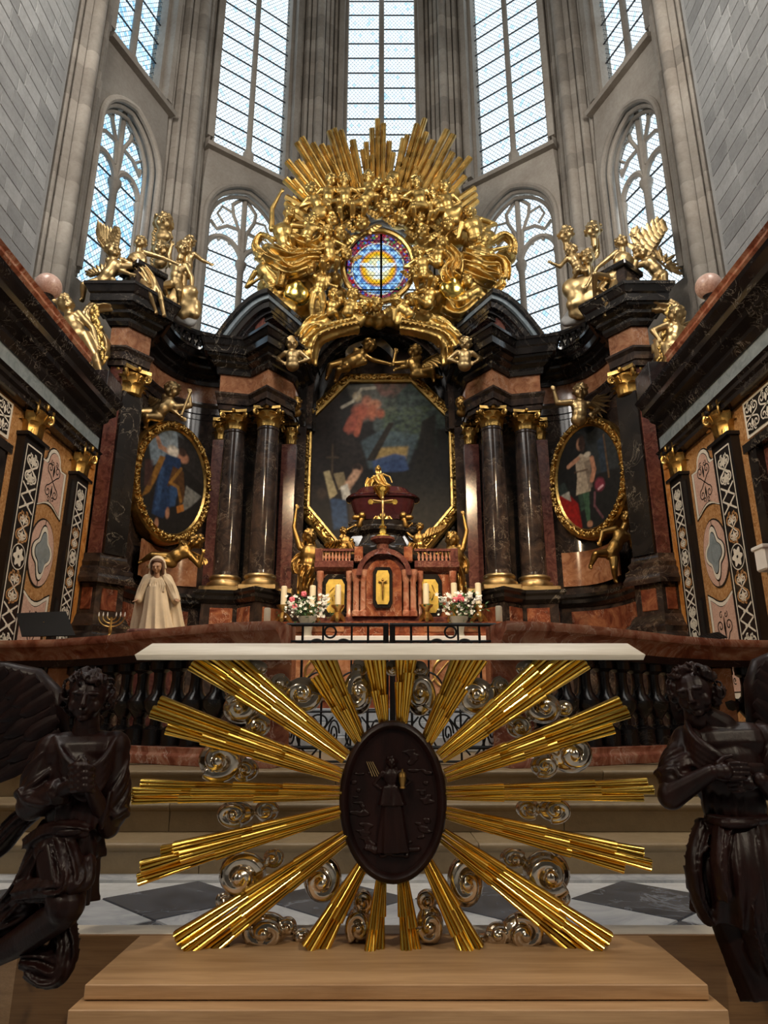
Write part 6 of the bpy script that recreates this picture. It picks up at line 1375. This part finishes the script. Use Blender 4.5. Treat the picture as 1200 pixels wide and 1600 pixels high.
for k in range(7):
    f = k/6; obj('wire', MB().tube([a.lerp(e, f), b.lerp(d, f)], .007, 5), 'iron', t); obj('wire', MB().tube([a.lerp(b, f), e.lerp(d, f)], .007, 5), 'iron', t)
obj('pole', MB().tube([(a.x+.12, 7.9, .58), (a.x+.12, 7.9, a.z)], .013, 8), 'iron', t); obj('foot', MB().lathe([(.18, 0), (.17, .02), (.02, .04)], (a.x+.12, 7.9, .565), 16), 'iron', t)
c = PX_(1196, 872, S(1, 4.70)); t = thing('wall_box', 'small cream box fixed to the right choir wall by the doorway', 'fixture', (S(1, 4.72), c.y, c.z-.15)); obj('case', MB().box(S(1, 4.62), S(1, 4.85), c.y-.12, c.y+.1, c.z-.16, c.z+.14), 'cloth_white', t, bevel=.02); obj('lip', MB().box(S(1, 4.60), S(1, 4.85), c.y-.14, c.y+.12, c.z+.10, c.z+.15), 'cloth_white', t, bevel=.01)
# ================================================================ the modern altar in front
YA = 2.42; ZB = .28
kA = lambda py: mpp(py, YA)
pf = thing('wooden_platform', 'stepped pale oak platform carrying the sunburst altar', 'platform', (.03, 2.3, 0))
obj('upper_board', MB().box(-.785, .85, 2.085, 2.51, .245, ZB), 'oak', pf, bevel=.002); obj('lower_board', MB().box(-.80, .872, 2.03, 2.51, 0, .242), 'oak', pf, bevel=.002)
sb = thing('wooden_beam', 'long darker oak box behind the platform reaching under both angels', 'platform', (0, 2.57, 0))
obj('front_board', MB().box(-1.17, 1.5, 2.512, 2.53, .004, ZB-.001), 'oak_dark', sb); obj('top_board', MB().box(-1.17, 1.5, 2.53, 2.63, .22, ZB), 'oak_pale', sb, bevel=.002); obj('back_board', MB().box(-1.17, 1.5, 2.60, 2.63, .004, .22), 'oak_dark', sb)  # top board coloured paler than the front to carry grazing light along it
m = MB().prism([(-1.17, 2.512), (-1.17, 2.63), (-1.55, 2.75), (-1.55, 2.63)], lambda a, b, q: (a, b, (.004, ZB-.001)[q])); obj('end_board', m, 'oak', sb)
T = thing('sunburst_altar', 'modern altar of gilded rays and silver clouds under a pale tabletop', 'altar', (.02, YA, ZB))
# tabletop with bevelled rim
zl = P(600, 1031, 2.34).z; zm = P(600, 1023, 2.34).z; zt = zm+.042; xl, xr = P(210, 1026, 2.34).x, P(1009, 1026, 2.34).x; bv = .042
m = MB(); ring = lambda e, z: [(xl+e, 2.34+e, z), (xr-e, 2.34+e, z), (xr-e, 2.95-e, z), (xl+e, 2.95-e, z)]
low = [(xl+.007, 2.345, zl), (xr-.007, 2.345, zl), (xr-.007, 2.95, zl+.056), (xl+.007, 2.95, zl+.056)]
mid_ = [(xl, 2.34, zm), (xr, 2.34, zm), (xr, 2.95, zl+.0565), (xl, 2.95, zl+.0565)]
m.grid([low, mid_, ring(bv, zt)], False, True); m.f.append((0, 1, 2, 3)); m.f.append((8, 9, 10, 11)); m.mi.extend([0, 0]); obj('tabletop', m, 'oak_pale', T, bevel=.001)
YN = Vec((0, -1, 0))
ZTOP, ZBOT = zl+.012, ZB-.004
def fbar(x0, y0, x1, y1, w0, w1, lay, ribs=3, Y=YA):
    """one fluted ray segment between two pixel points; w in px; cut level where it meets board or tabletop"""
    yy = Y-.013*lay; p0, p1 = P(x0, y0, yy), P(x1, y1, yy-.03); d = (p1-p0).normalized(); sd = d.cross(YN).normalized(); m = MB(); rows = []
    for p, w_, z in ((p0, w0*kA(y0)/2, .7), (p1, w1*kA(y1)/2, 1.)):
        row = []
        for r_ in range(ribs):
            for j in range(5):
                a = pi*j/5; u = -1+(2*r_+1-math.cos(a))/ribs; row.append(p+sd*w_*u+YN*(w_/ribs*1.9*math.sin(a)**.75*z+.007*(1-u*u)))
        row.append(p+sd*w_); row += [p+sd*w_-YN*.016, p-sd*w_-YN*.016]
        out = []
        for q in row:
            if q.z > ZTOP and abs(d.z) > .05: q = q+d*((ZTOP-q.z)/d.z)
            if q.z < ZBOT and abs(d.z) > .05: q = q+d*((ZBOT-q.z)/d.z)
            out.append(q)
        rows.append(out)
    if (rows[1][0]-rows[0][0]).dot(d) < .01: return
    m.grid(rows, False, True); n_ = len(rows[0]); m.f.append(tuple(range(n_))); m.f.append(tuple(range(n_, 2*n_))[::-1]); m.mi.extend([0, 0])
    return obj('ray', m, 'gold_ray', T, smooth=40)
def bundle(sx, sy, ex, ey, w0, w1, strips, seed=0):
    """strips: list of (lateral centre -1..1, relative width, [end fractions])"""
    a = Vec((ex-sx, ey-sy)); L = a.length; d = a/L; n_ = Vec((-d.y, d.x)); r2 = random.Random(seed)
    for k, (lc, rw, ends) in enumerate(strips):
        f0 = 0.
        for j, f1 in enumerate(ends):
            g = lambda f: (sx+d.x*L*f+n_.x*lc*(w0+(w1-w0)*f)/2*(1-rw*.5), sy+d.y*L*f+n_.y*lc*(w0+(w1-w0)*f)/2*(1-rw*.5))
            fa = max(0, f0-.08); p0, p1 = g(fa), g(f1); ww = (w0+(w1-w0)*f1)*rw; lat = (len(ends)-1-j)
            fbar(*p0, *p1, ww*(.42 if j == 0 else .52)*(.9+.2*r2.random()), ww*(.96+.12*r2.random()), lat*1.7+(k % 2)*1.2+r2.random()*.6, 3 if ww > 10 else 2); f0 = f1
bundle(601,1140,584,1022, 16,38, [(-.55,.55,[.52,1]),(.55,.55,[.45,1])], 1)
bundle(627,1140,635,1022, 20,38, [(-.55,.55,[.62,1]),(.55,.55,[.75,1])], 2)
bundle(566,1164,492,1022, 22,56, [(-.75,.4,[.45,.8]),(0,.4,[.38,.62,1]),(.75,.4,[.5,1])], 3)
bundle(541,1184,316,1018, 24,70, [(-.8,.36,[.38,.7,1]),(0,.38,[.5,.8,1]),(.8,.36,[.3,.62,1])], 4)
bundle(534,1212,238,1112, 24,56, [(-.8,.38,[.45,.72,.9]),(0,.38,[.30,.6,1]),(.8,.38,[.32,.55,.98])], 5)
bundle(534,1239,208,1237, 24,38, [(-.8,.4,[.42,.78,1]),(0,.38,[.30,.72,1.0]),(.8,.4,[.28,.52,.96])], 6)
bundle(534,1268,212,1358, 22,52, [(-.8,.36,[.33,.62,1]),(0,.4,[.48,.78,.97]),(.8,.38,[.42,.8,.86])], 7)
bundle(545,1304,290,1486, 22,66, [(-.85,.34,[.4,.75,1]),(0,.38,[.3,.66,1]),(.85,.34,[.3,.58,1])], 8)
bundle(570,1346,490,1486, 22,46, [(-.6,.52,[.62,1]),(.6,.52,[.5,1])], 9)
bundle(597,1362,585,1486, 20,34, [(-.55,.55,[.55,1]),(.55,.55,[.72,1])], 10)
bundle(628,1362,642,1486, 22,36, [(-.55,.55,[.7,1]),(.55,.55,[.55,1])], 11)
bundle(664,1340,738,1486, 22,44, [(-.6,.52,[.55,1]),(.6,.52,[.78,1])], 12)
bundle(690,1304,938,1486, 24,66, [(-.85,.34,[.36,.7,1]),(0,.38,[.28,.76,1]),(.85,.34,[.34,.66,1])], 13)
bundle(696,1270,1016,1352, 22,48, [(-.8,.38,[.48,.82,.95]),(0,.38,[.28,.6,1]),(.8,.38,[.24,.62,.88])], 14)
bundle(696,1240,1020,1234, 24,36, [(-.8,.4,[.28,.72,.97]),(0,.38,[.42,.75,1]),(.8,.4,[.28,.55,.95])], 15)
bundle(696,1212,980,1112, 24,54, [(-.8,.38,[.35,.7,.98]),(0,.38,[.3,.55,1]),(.8,.38,[.42,.6,.9])], 16)
bundle(688,1184,900,1018, 24,68, [(-.8,.36,[.45,.75,1]),(0,.38,[.35,.62,1]),(.8,.36,[.3,.7,1])], 17)
bundle(665,1162,737,1022, 22,54, [(-.75,.4,[.5,1]),(0,.4,[.38,.7,1]),(.75,.4,[.32,.66,1])], 18)
def curl(c, rx, rz, sg, mb, a0=0.):
    """a rolled cloud: fat spiral rising to its eye"""
    pts = []; rad = []; n = 34; R = 1.0
    for k in range(n+1):
        f = k/n; th = a0+sg*f*2*pi*1.35; q = (1-f)**.8*.70+.02; pts.append(c+Vec((rx*q*math.cos(th), -.62*min(rx, rz)*f, rz*q*math.sin(th)))); rad.append(min(rx, rz)*(.36-.13*f))
    mb.tube(pts, rad, 9); mb.ell(c+Vec((0, .25*rx, 0)), (rx*.92, rx*.5, rz*.92), 14, 9); mb.ell(pts[-1], min(rx, rz)*.30, 10, 8)
CL = [[(472,1085,30,27),(437,1068,16,14)],[(560,1082,23,34),(561,1046,14,14)],[(376,1106,30,24),(403,1134,20,17)],[(345,1188,38,30),(383,1203,21,17)],[(366,1272,30,19),(416,1267,19,17)],[(377,1368,38,33),(427,1342,17,15),(353,1408,17,13)],[(503,1376,30,33)],[(414,1455,36,25),(449,1448,15,14),(471,1464,16,12)],[(561,1448,21,28),(566,1408,16,17)],
      [(656,1084,23,34),(655,1046,14,14)],[(742,1087,33,29),(782,1072,15,14)],[(849,1106,30,24),(812,1136,21,17),(882,1106,14,12)],[(893,1178,36,29),(851,1197,22,17)],[(868,1266,26,18),(826,1264,20,15)],[(856,1366,38,33),(802,1342,21,15),(876,1404,16,13)],[(728,1378,29,38)],[(818,1457,34,26),(778,1460,19,17),(757,1470,15,10)],[(672,1446,22,28),(668,1406,17,15)],[(396,1044,22,13)],[(828,1044,22,13)],[(613,1044,13,12)]]
for i, grp in enumerate(CL):
    mb = MB()
    for j, (x, y, a, b) in enumerate(grp): k = kA(y); curl(P(x, y, YA+.012+.012*j), a*k*1.1, b*k*1.1, 1 if (i+j) % 2 else -1, mb, i*1.3+j)
    remesh(obj('cloud', mb, 'silver', T, smooth=True, fixn=False), .0034, 4)
# dark medallion
mc = P(614, 1249, YA-.05); ra, rb = 81*kA(1249), 115*kA(1249)
md = obj('medallion', MB().prism([(ra*math.cos(2*pi*k/56), rb*math.sin(2*pi*k/56)) for k in range(56)], lambda a, b, q: (mc.x+a, mc.y+(-.005, .07)[q], mc.z+b)), 'dark_wood', T)
m = MB(); m.grid([[(mc.x+(ra+o)*math.cos(2*pi*k/56), mc.y+y, mc.z+(rb+o)*math.sin(2*pi*k/56)) for k in range(56)] for o, y in ((0, .07), (.002, -.01), (-.004, -.022), (-.014, -.026), (-.024, -.018), (-.028, -.004))], False, True); obj('rim', m, 'dark_wood', md, smooth=60)
mb = MB(); Z = lambda px, py, dy=0: P(px, py, YA-.062+dy)
body(mb, Z(612,1190), Z(612,1214), Z(613,1246), Z(600,1236), Z(628,1232), None, None, 8.5*kA(1200), adult=True, look=(0, -1, -.1), long=True, seed=4); folds(mb, Z(613,1236), Z(614,1332), .028, .052, 8, .12, 36, 10, .6, flat=.5); folds(mb, Z(612,1228), Z(612,1258), .03, .045, 7, .12, 30, 5, flat=.6)
remesh(obj('relief_figure', mb, 'dark_wood', md, smooth=True, fixn=False), .0028, 2)
mb = MB(); r3 = random.Random(8)
for k in range(70):
    a = r3.uniform(0, 2*pi); q = r3.uniform(.55, .8); x, y = 614+81*q*math.cos(a), 1249+115*q*math.sin(a)
    if abs(x-613) < 22: continue
    mb.ell(Z(x, y, .008), (r3.uniform(.01, .024), .007, r3.uniform(.004, .009)), 8, 5)
for k in range(14): mb.ell(Z(574+k*6, 1338+r3.uniform(-6, 6)-abs(k-7)*1.5, .005), (.014, .012, .009), 8, 5)
remesh(obj('relief_landscape', mb, 'dark_wood', md, smooth=True, fixn=False), .0035, 1)
m = MB(); [m.tube([Z(573+k*3, 1190), Z(582+k*4, 1213)], .0016, 5) for k in range(4)]; obj('gilt_beams', m, 'gold_old', md)
obj('ointment_jar', MB().lathe([(.009, 0), (.01, .003), (.007, .006), (.011, .022), (.012, .034), (.013, .036), (.011, .046), (.003, .052), (.003, .058)], Z(629,1232,-.02), 12), 'bronze_gold', md)
# ================================================================ dark wooden angels
def hand_rest(mb, w0, d, o, nrm, k, curlv):
    """wrist w0, finger direction d, across o, back-of-hand normal nrm, k = hand length"""
    mb.ell(w0+d*k*.28, (k*.22, k*.22, k*.2), 10, 8); mb.cone(w0, k*.15, w0+d*k*.25, k*.17)
    for j in range(4):
        b = w0+d*k*.45+o*(j-1.5)*k*.115; l = (.42, .48, .45, .35)[j]*k; m_ = b+d*l*.5+nrm*k*.03; e = m_+(d+curlv).normalized()*l*.5; mb.cone(b, k*.062, m_, k*.056, 7); mb.cone(m_, k*.056, e, k*.044, 7)
    b = w0+d*k*.18-o*k*.2; m_ = b+(d-o*.8).normalized()*k*.2; mb.cone(b, k*.075, m_, k*.06, 7); mb.cone(m_, k*.06, m_+(d-o*.2).normalized()*k*.2, k*.048, 7)
def wing_big(t, edge, fall, n, Y, ln, wd):
    """feathered wing of single feathers; edge = pixel line of the leading edge, fall = pixel direction of the feathers at both ends"""
    w_ = bpy.data.objects.new('wing', None)
    pts = [Vec((a, b)) for a, b in edge]; m = MB(); m.tube([P(a, b, Y) for a, b in edge], [.03, .035, .032, .026, .018][:len(edge)], 8); wo = obj('wing', m, 'dark_wood', t, smooth=True); bpy.data.objects.remove(w_)
    for r_ in range(4):
        for k in range(n):
            f = (k+.5*(r_ % 2))/n; g = f*(len(pts)-1); i = min(int(g), len(pts)-2); p = pts[i].lerp(pts[i+1], g-i); d = Vec(fall[0]).lerp(Vec(fall[1]), f).normalized(); L = ln*(.42+.22*r_)*(1-.15*f); y0 = Y-.012*(3-r_)
            a = P(p.x, p.y, y0); b = P(p.x+d.x*L, p.y+d.y*L, y0+.01); s_ = (b-a).cross(YN).normalized(); h = wd*mpp(p.y, Y)/2; m = MB(); rows = []
            for q, ww in ((0, .6), (.3, 1), (.7, 1), (.9, .7), (1, .2)): c = a.lerp(b, q); rows.append([c-s_*h*ww, c-s_*h*ww*.4+YN*.007, c+YN*.010, c+s_*h*ww*.4+YN*.007, c+s_*h*ww, c-YN*.006])
            m.grid(rows, False, True); m.f.append(tuple(range(6))); m.f.append(tuple(len(m.v)-6+i_ for i_ in range(6))); m.mi.extend([0, 0]); obj('feather', m, 'dark_wood', wo, smooth=50)
def curls(mb, c, r, look, seed, n=60):
    r3 = random.Random(seed); look = Vec(look).normalized(); up = Vec((0, 0, 1)); up = (up-look*look.z).normalized(); sd = look.cross(up)
    for k in range(n):
        a = r3.uniform(0, 2*pi); z = r3.uniform(-.75, 1); e = math.sqrt(max(0, 1-z*z)); x, y = e*math.cos(a), e*math.sin(a)
        if (y > .30 and z < .58) or (y > .0 and z < .1 and abs(x) < .8): continue
        p = c+(sd*x*1.06+look*(y*1.05-.05)+up*(.12+z*1.1))*r; tn = Vec((r3.uniform(-1, 1), r3.uniform(-1, 1), r3.uniform(-1, .3))).normalized(); o = tn.orthogonal().normalized(); q = r*r3.uniform(.16, .26)
        mb.tube([p+tn*q*(j/5-1)*1.1+o*q*math.cos(j*1.1)+tn.cross(o)*q*math.sin(j*1.1) for j in range(11)], [q*.42*(1-abs(j-5)/9) for j in range(11)], 6)
def ridge(mb, pts, r0, seg=6):
    pts = [Vec(p) for p in pts]; Q = []; n = len(pts)
    for i in range(n-1):
        p0, p1, p2, p3 = pts[max(i-1, 0)], pts[i], pts[i+1], pts[min(i+2, n-1)]
        for j in range(4): t = j/4; Q.append(.5*((2*p1)+(p2-p0)*t+(2*p0-5*p1+4*p2-p3)*t*t+(3*p1-p0-3*p2+p3)*t**3))
    Q.append(pts[-1]); m = len(Q); mb.tube(Q, [r0*(.35+.65*math.sin(pi*(i+.5)/m)) for i in range(m)], seg)
def sleeve(mb, a, b, ra, rb, k, n=7, seed=0):
    a = Vec(a); b = Vec(b); d = (b-a).normalized(); u = d.cross(YN).normalized(); v = d.cross(u); r3 = random.Random(seed); mb.cone(a, ra, b, rb, 14)
    for i in range(n):
        th = r3.uniform(0, 2*pi); f0 = r3.uniform(0, .5); pts = []
        for j in range(5): f = f0+(.98-f0)*j/4; q = ra+(rb-ra)*f; an = th+j*.42; pts.append(a.lerp(b, f)+(u*math.cos(an)+v*math.sin(an))*q)
        ridge(mb, pts, 5.5*k)
    mb.tube([b+(u*math.cos(2*pi*i/20)+v*math.sin(2*pi*i/20))*rb*(1.02+.05*math.sin(i*1.9))+d*rb*.18*math.sin(i*2.1) for i in range(20)], 5.5*k, 6, True)
def angel(s, H, T_, PV, lab):
    YW = 2.34; Z = lambda px, py, dy=0: P(px, py, YW+dy); k = mpp(1200, YW); r = 33*k
    t = thing('wooden_angel', lab, 'statue', (Z(*H).x, YW, .1), 'dark wooden angels'); look = (.25, -1, -.12) if s < 0 else (-.75, -1, -.22)
    hc = Z(*H, -.03); up = Vec((.05 if s < 0 else -.2, 0, 1))
    mb = MB(); head(mb, hc, r, look, up, 1, 0); mb.cone(hc-Vec((0, -.02, r*.5)), r*.5, hc-Vec((0, -.02, r*1.3)), r*.52); remesh(obj('head', mb, 'dark_wood', t, smooth=True, fixn=False), .0034, 3)
    mb = MB(); mb.cone(hc-Vec((0, -.02, r*.8)), r*.48, Z(*T_)+Vec((0, 0, r*1.6)), r*.66)
    mb2 = MB(); curls(mb2, hc, r, look, 5+s, 95); mb2.ell(hc+Vec((0, .02, .2*r)), (r*.93, r*1.0, r*.98)); ho = obj('hair', mb2, 'dark_wood', t, smooth=True, fixn=False); remesh(ho, .0045, 1)
    return t, Z, k, r, mb
# left angel with clasped hands
t, Z, k, r, mb = angel(-1, (137, 1090), (128, 1205), (108, 1320), 'dark carved wooden angel with clasped hands kneeling at the left')
T_ = Z(128, 1215); sh = {-1: Z(82, 1172), 1: Z(178, 1168)}; el_ = {-1: Z(50, 1258, -.03), 1: Z(170, 1292, -.02)}; hd = {-1: Z(118, 1226, -.15), 1: Z(140, 1230, -.14)}
mb.cone(Z(106, 1178), 30*k, Z(158, 1176), 30*k); mb.ell(Z(131, 1205), (52*k, 36*k, 52*k)); mb.ell(Z(120, 1265), (44*k, 34*k, 46*k)); mb.ell(Z(108, 1318), (48*k, 38*k, 38*k)); mb.cone(Z(130, 1140), 17*k, Z(132, 1180), 24*k)
for q in (-1, 1): mb.ell(sh[q], 23*k); mb.cone(sh[q], 22*k, el_[q], 17*k); mb.cone(el_[q], 17*k, hd[q], 10*k)
# clasped hands: two palms pressed together, fingers interlaced and folded over
hm = MB()
for q in (-1, 1):
    pc = Z(128+q*8, 1214, -.165); hm.ell(pc, (11*k, 12*k, 17*k)); hm.cone(hd[q], 10*k, pc, 11*k)
    for j in range(4):
        y = 1197+j*10.5+(5.2 if q > 0 else 0); a = Z(128+q*17, y+1, -.168); b = Z(128+q*10, y-1, -.192); c = Z(128-q*5, y, -.199); e = Z(128-q*15, y+2, -.186); hm.cone(a, 5.0*k, b, 4.9*k, 8); hm.cone(b, 4.9*k, c, 4.6*k, 8); hm.cone(c, 4.6*k, e, 4.0*k, 8)
    hm.cone(Z(128+q*12, 1204, -.178), 5.6*k, Z(128+q*5, 1190, -.190), 4.9*k, 8); hm.cone(Z(128+q*5, 1190, -.190), 4.9*k, Z(128-q*2, 1183, -.187), 4.2*k, 8)
remesh(obj('hands', hm, 'dark_wood', t, smooth=True, fixn=False), .0026, 2)
# bent leg coming out of the robe
mb.cone(Z(96, 1330, -.02), 40*k, Z(104, 1412, -.11), 27*k); mb.ell(Z(104, 1414, -.115), 26*k); mb.cone(Z(100, 1424, -.1), 24*k, Z(40, 1466, -.03), 22*k); mb.cone(Z(40, 1466, -.03), 22*k, Z(-20, 1500, .0), 15*k); mb.cone(Z(-20, 1500), 13*k, Z(-52, 1512, -.02), 10*k)
remesh(obj('body', mb, 'dark_wood', t, smooth=True, fixn=False), .0052, 3)
mb = MB()
folds(mb, Z(112, 1296), Z(86, 1400, .01), 46*k, 62*k, 10, .13, 60, 14, .8, flat=.75); sash(mb, [Z(88, 1310, -.09), Z(100, 1360, -.14), Z(96, 1390, -.15), Z(60, 1392, -.12), Z(20, 1398, -.08)], .085, 5); sash(mb, [Z(70, 1330, -.06), Z(40, 1390, -.05), Z(0, 1440, 0), Z(-30, 1450, 0)], .12, 5); sash(mb, [Z(60, 1400, -.04), Z(30, 1430, -.03), Z(-10, 1450, 0)], .1, 4)
sash(mb, [Z(128, 1340, -.08), Z(128, 1372, -.13), Z(112, 1385, -.15), Z(80, 1384, -.13)], .06, 4); sash(mb, [Z(90, 1440, -.02), Z(96, 1480, -.04), Z(88, 1512, -.05), Z(58, 1504, -.05), Z(30, 1500, -.04)], .085, 4); sash(mb, [Z(100, 1470, -.03), Z(90, 1522, -.06), Z(66, 1532, -.06), Z(40, 1516, -.05)], .06, 3)
folds(mb, Z(116, 1288), Z(104, 1326, .0), 47*k, 60*k, 9, .10, 50, 5, .5, flat=.8)                     # peplum over the hips
sash(mb, [Z(36, 1322, -.03), Z(70, 1300, -.09), Z(110, 1296, -.11), Z(140, 1300, -.09)], .05, 3)
remesh(obj('robe', mb, 'dark_wood', t, smooth=True, fixn=False), .0055, 3)
mb = MB()
for q in (-1, 1): sleeve(mb, sh[q], sh[q].lerp(el_[q], .84), 24*k, 26*k, k, 9, q+5)
sleeve(mb, el_[-1], el_[-1].lerp(hd[-1], .66), 23*k, 15*k, k, 6, 3); mb.ell(sh[-1], 26*k); mb.ell(sh[1], 26*k)
mb.cone(Z(100, 1176), 32*k, Z(160, 1174), 32*k, 14); mb.ell(Z(131, 1208), (55*k, 40*k, 54*k), 18, 12); mb.ell(Z(120, 1264), (46*k, 37*k, 50*k), 16, 12); mb.ell(Z(112, 1304), (50*k, 40*k, 36*k), 16, 12)
for e in range(4): ridge(mb, [Z(86-e*2, 1150+e*10, -.03), Z(102, 1184+e*13, -.085), Z(132, 1204+e*15, -.105), Z(162, 1186+e*13, -.085), Z(182, 1150+e*9, -.03)], (8-e)*k)
for e in range(7): x = 88+e*12; ridge(mb, [Z(x+12, 1236+(e % 3)*9, -.075), Z(x+4, 1268, -.085), Z(x-2, 1296, -.08)], 5.5*k)
ridge(mb, [Z(64, 1292, -.02), Z(90, 1300, -.09), Z(122, 1298, -.10), Z(150, 1290, -.05)], 8*k)
sash(mb, [Z(52, 1264, 0), Z(20, 1290, .02), Z(-6, 1322, .03), Z(-30, 1340, .03)], .07, 3)
remesh(obj('tunic', mb, 'dark_wood', t, smooth=True, fixn=False), .0046, 2)
wing_big(t, [(98, 1160), (84, 1085), (58, 1058), (10, 1046), (-50, 1040)], ((-1, .55), (-.9, .7)), 8, 2.48, 150, 24)
# right angel, hand laid on the breast
t, Z, k, r, mb = angel(1, (1086, 1082), (1136, 1190), (1155, 1300), 'dark carved wooden angel with a hand on its breast kneeling at the right')
sh = {-1: Z(1076, 1160), 1: Z(1192, 1156)}; el_ = {-1: Z(1048, 1244, -.06), 1: Z(1226, 1250, -.02)}; hd = {-1: Z(1112, 1206, -.15), 1: Z(1188, 1218, -.14)}
mb.cone(Z(1106, 1160), 30*k, Z(1166, 1158), 31*k); mb.ell(Z(1138, 1198), (56*k, 38*k, 54*k)); mb.ell(Z(1146, 1250), (46*k, 36*k, 46*k)); mb.ell(Z(1154, 1300), (50*k, 40*k, 38*k)); mb.cone(Z(1104, 1128), 17*k, Z(1126, 1165), 26*k)
for q in (-1, 1): mb.ell(sh[q], 24*k); mb.cone(sh[q], 23*k, el_[q], 20*k); mb.ell(el_[q], 20*k); mb.cone(el_[q], 20*k, hd[q], 11*k)
hm = MB(); hand_rest(hm, hd[-1], Vec((.92, -.15, .05)).normalized(), Vec((0, 0, -1)), YN, 58*k, Vec((.1, .35, -.1))); hand_rest(hm, hd[1]+Vec((0, .02, -.01)), Vec((-.9, -.1, -.1)).normalized(), Vec((0, 0, -1)), YN, 50*k, Vec((0, .3, 0))); remesh(obj('hands', hm, 'dark_wood', t, smooth=True, fixn=False), .0028, 2)
remesh(obj('body', mb, 'dark_wood', t, smooth=True, fixn=False), .0052, 3)
mb = MB(); sleeve(mb, sh[-1], sh[-1].lerp(el_[-1], .72), 25*k, 27*k, k, 9, 2); sleeve(mb, sh[1], sh[1].lerp(el_[1], .76), 26*k, 28*k, k, 8, 4); mb.ell(sh[-1], 27*k)
mb.ell(Z(1138, 1218), (56*k, 41*k, 50*k), 18, 12); mb.ell(Z(1146, 1256), (48*k, 38*k, 48*k), 16, 12); mb.ell(Z(1153, 1294), (52*k, 42*k, 34*k), 16, 12)
for e in range(5): ridge(mb, [Z(1072-e*2, 1126+e*9, -.02), Z(1084, 1152+e*10, -.085), Z(1114, 1176+e*9, -.115), Z(1150, 1196+e*6, -.115), Z(1194, 1196+e*4, -.08)], (9-e)*k)
for e in range(7): x = 1104+e*14; ridge(mb, [Z(x-4, 1228+(e % 3)*8, -.066+.00002*(x-1146)**2), Z(x, 1256, -.072+.00002*(x-1146)**2), Z(x+4, 1284, -.07+.00002*(x-1146)**2)], 6*k)
ridge(mb, [Z(1100, 1280, -.03), Z(1130, 1286, -.10), Z(1170, 1286, -.10), Z(1206, 1280, -.04)], 8*k)
remesh(obj('tunic', mb, 'dark_wood', t, smooth=True, fixn=False), .0046, 2)
mb = MB(); folds(mb, Z(1152, 1276), Z(1150, 1440, .0), 47*k, 62*k, 12, .14, 72, 18, .9, (-.02, -.05, 0), flat=.85); folds(mb, Z(1154, 1430, .02), Z(1196, 1560, -.02), 44*k, 34*k, 7, .12, 48, 12, .8, flat=.7); sash(mb, [Z(1176, 1290, -.08), Z(1186, 1360, -.12), Z(1176, 1430, -.12), Z(1192, 1500, -.08), Z(1204, 1530, -.05)], .09, 4); sash(mb, [Z(1108, 1285, -.04), Z(1090, 1340, -.08), Z(1094, 1400, -.09), Z(1116, 1446, -.06)], .07, 4); sash(mb, [Z(1136, 1290, -.09), Z(1128, 1350, -.14), Z(1136, 1410, -.14)], .07, 4); sash(mb, [Z(1104, 1278, -.06), Z(1150, 1284, -.11), Z(1204, 1278, -.08)], .035, 2)
remesh(obj('robe', mb, 'dark_wood', t, smooth=True, fixn=False), .0055, 3)
wing_big(t, [(1112, 1150), (1080, 1120), (1062, 1098), (1052, 1080)], ((.1, 1), (.25, 1)), 4, 2.46, 52, 22); wing_big(t, [(1180, 1130), (1178, 1070), (1186, 1040), (1206, 1030), (1250, 1024)], ((.7, .6), (.9, .7)), 7, 2.48, 120, 24)
apply_pending()
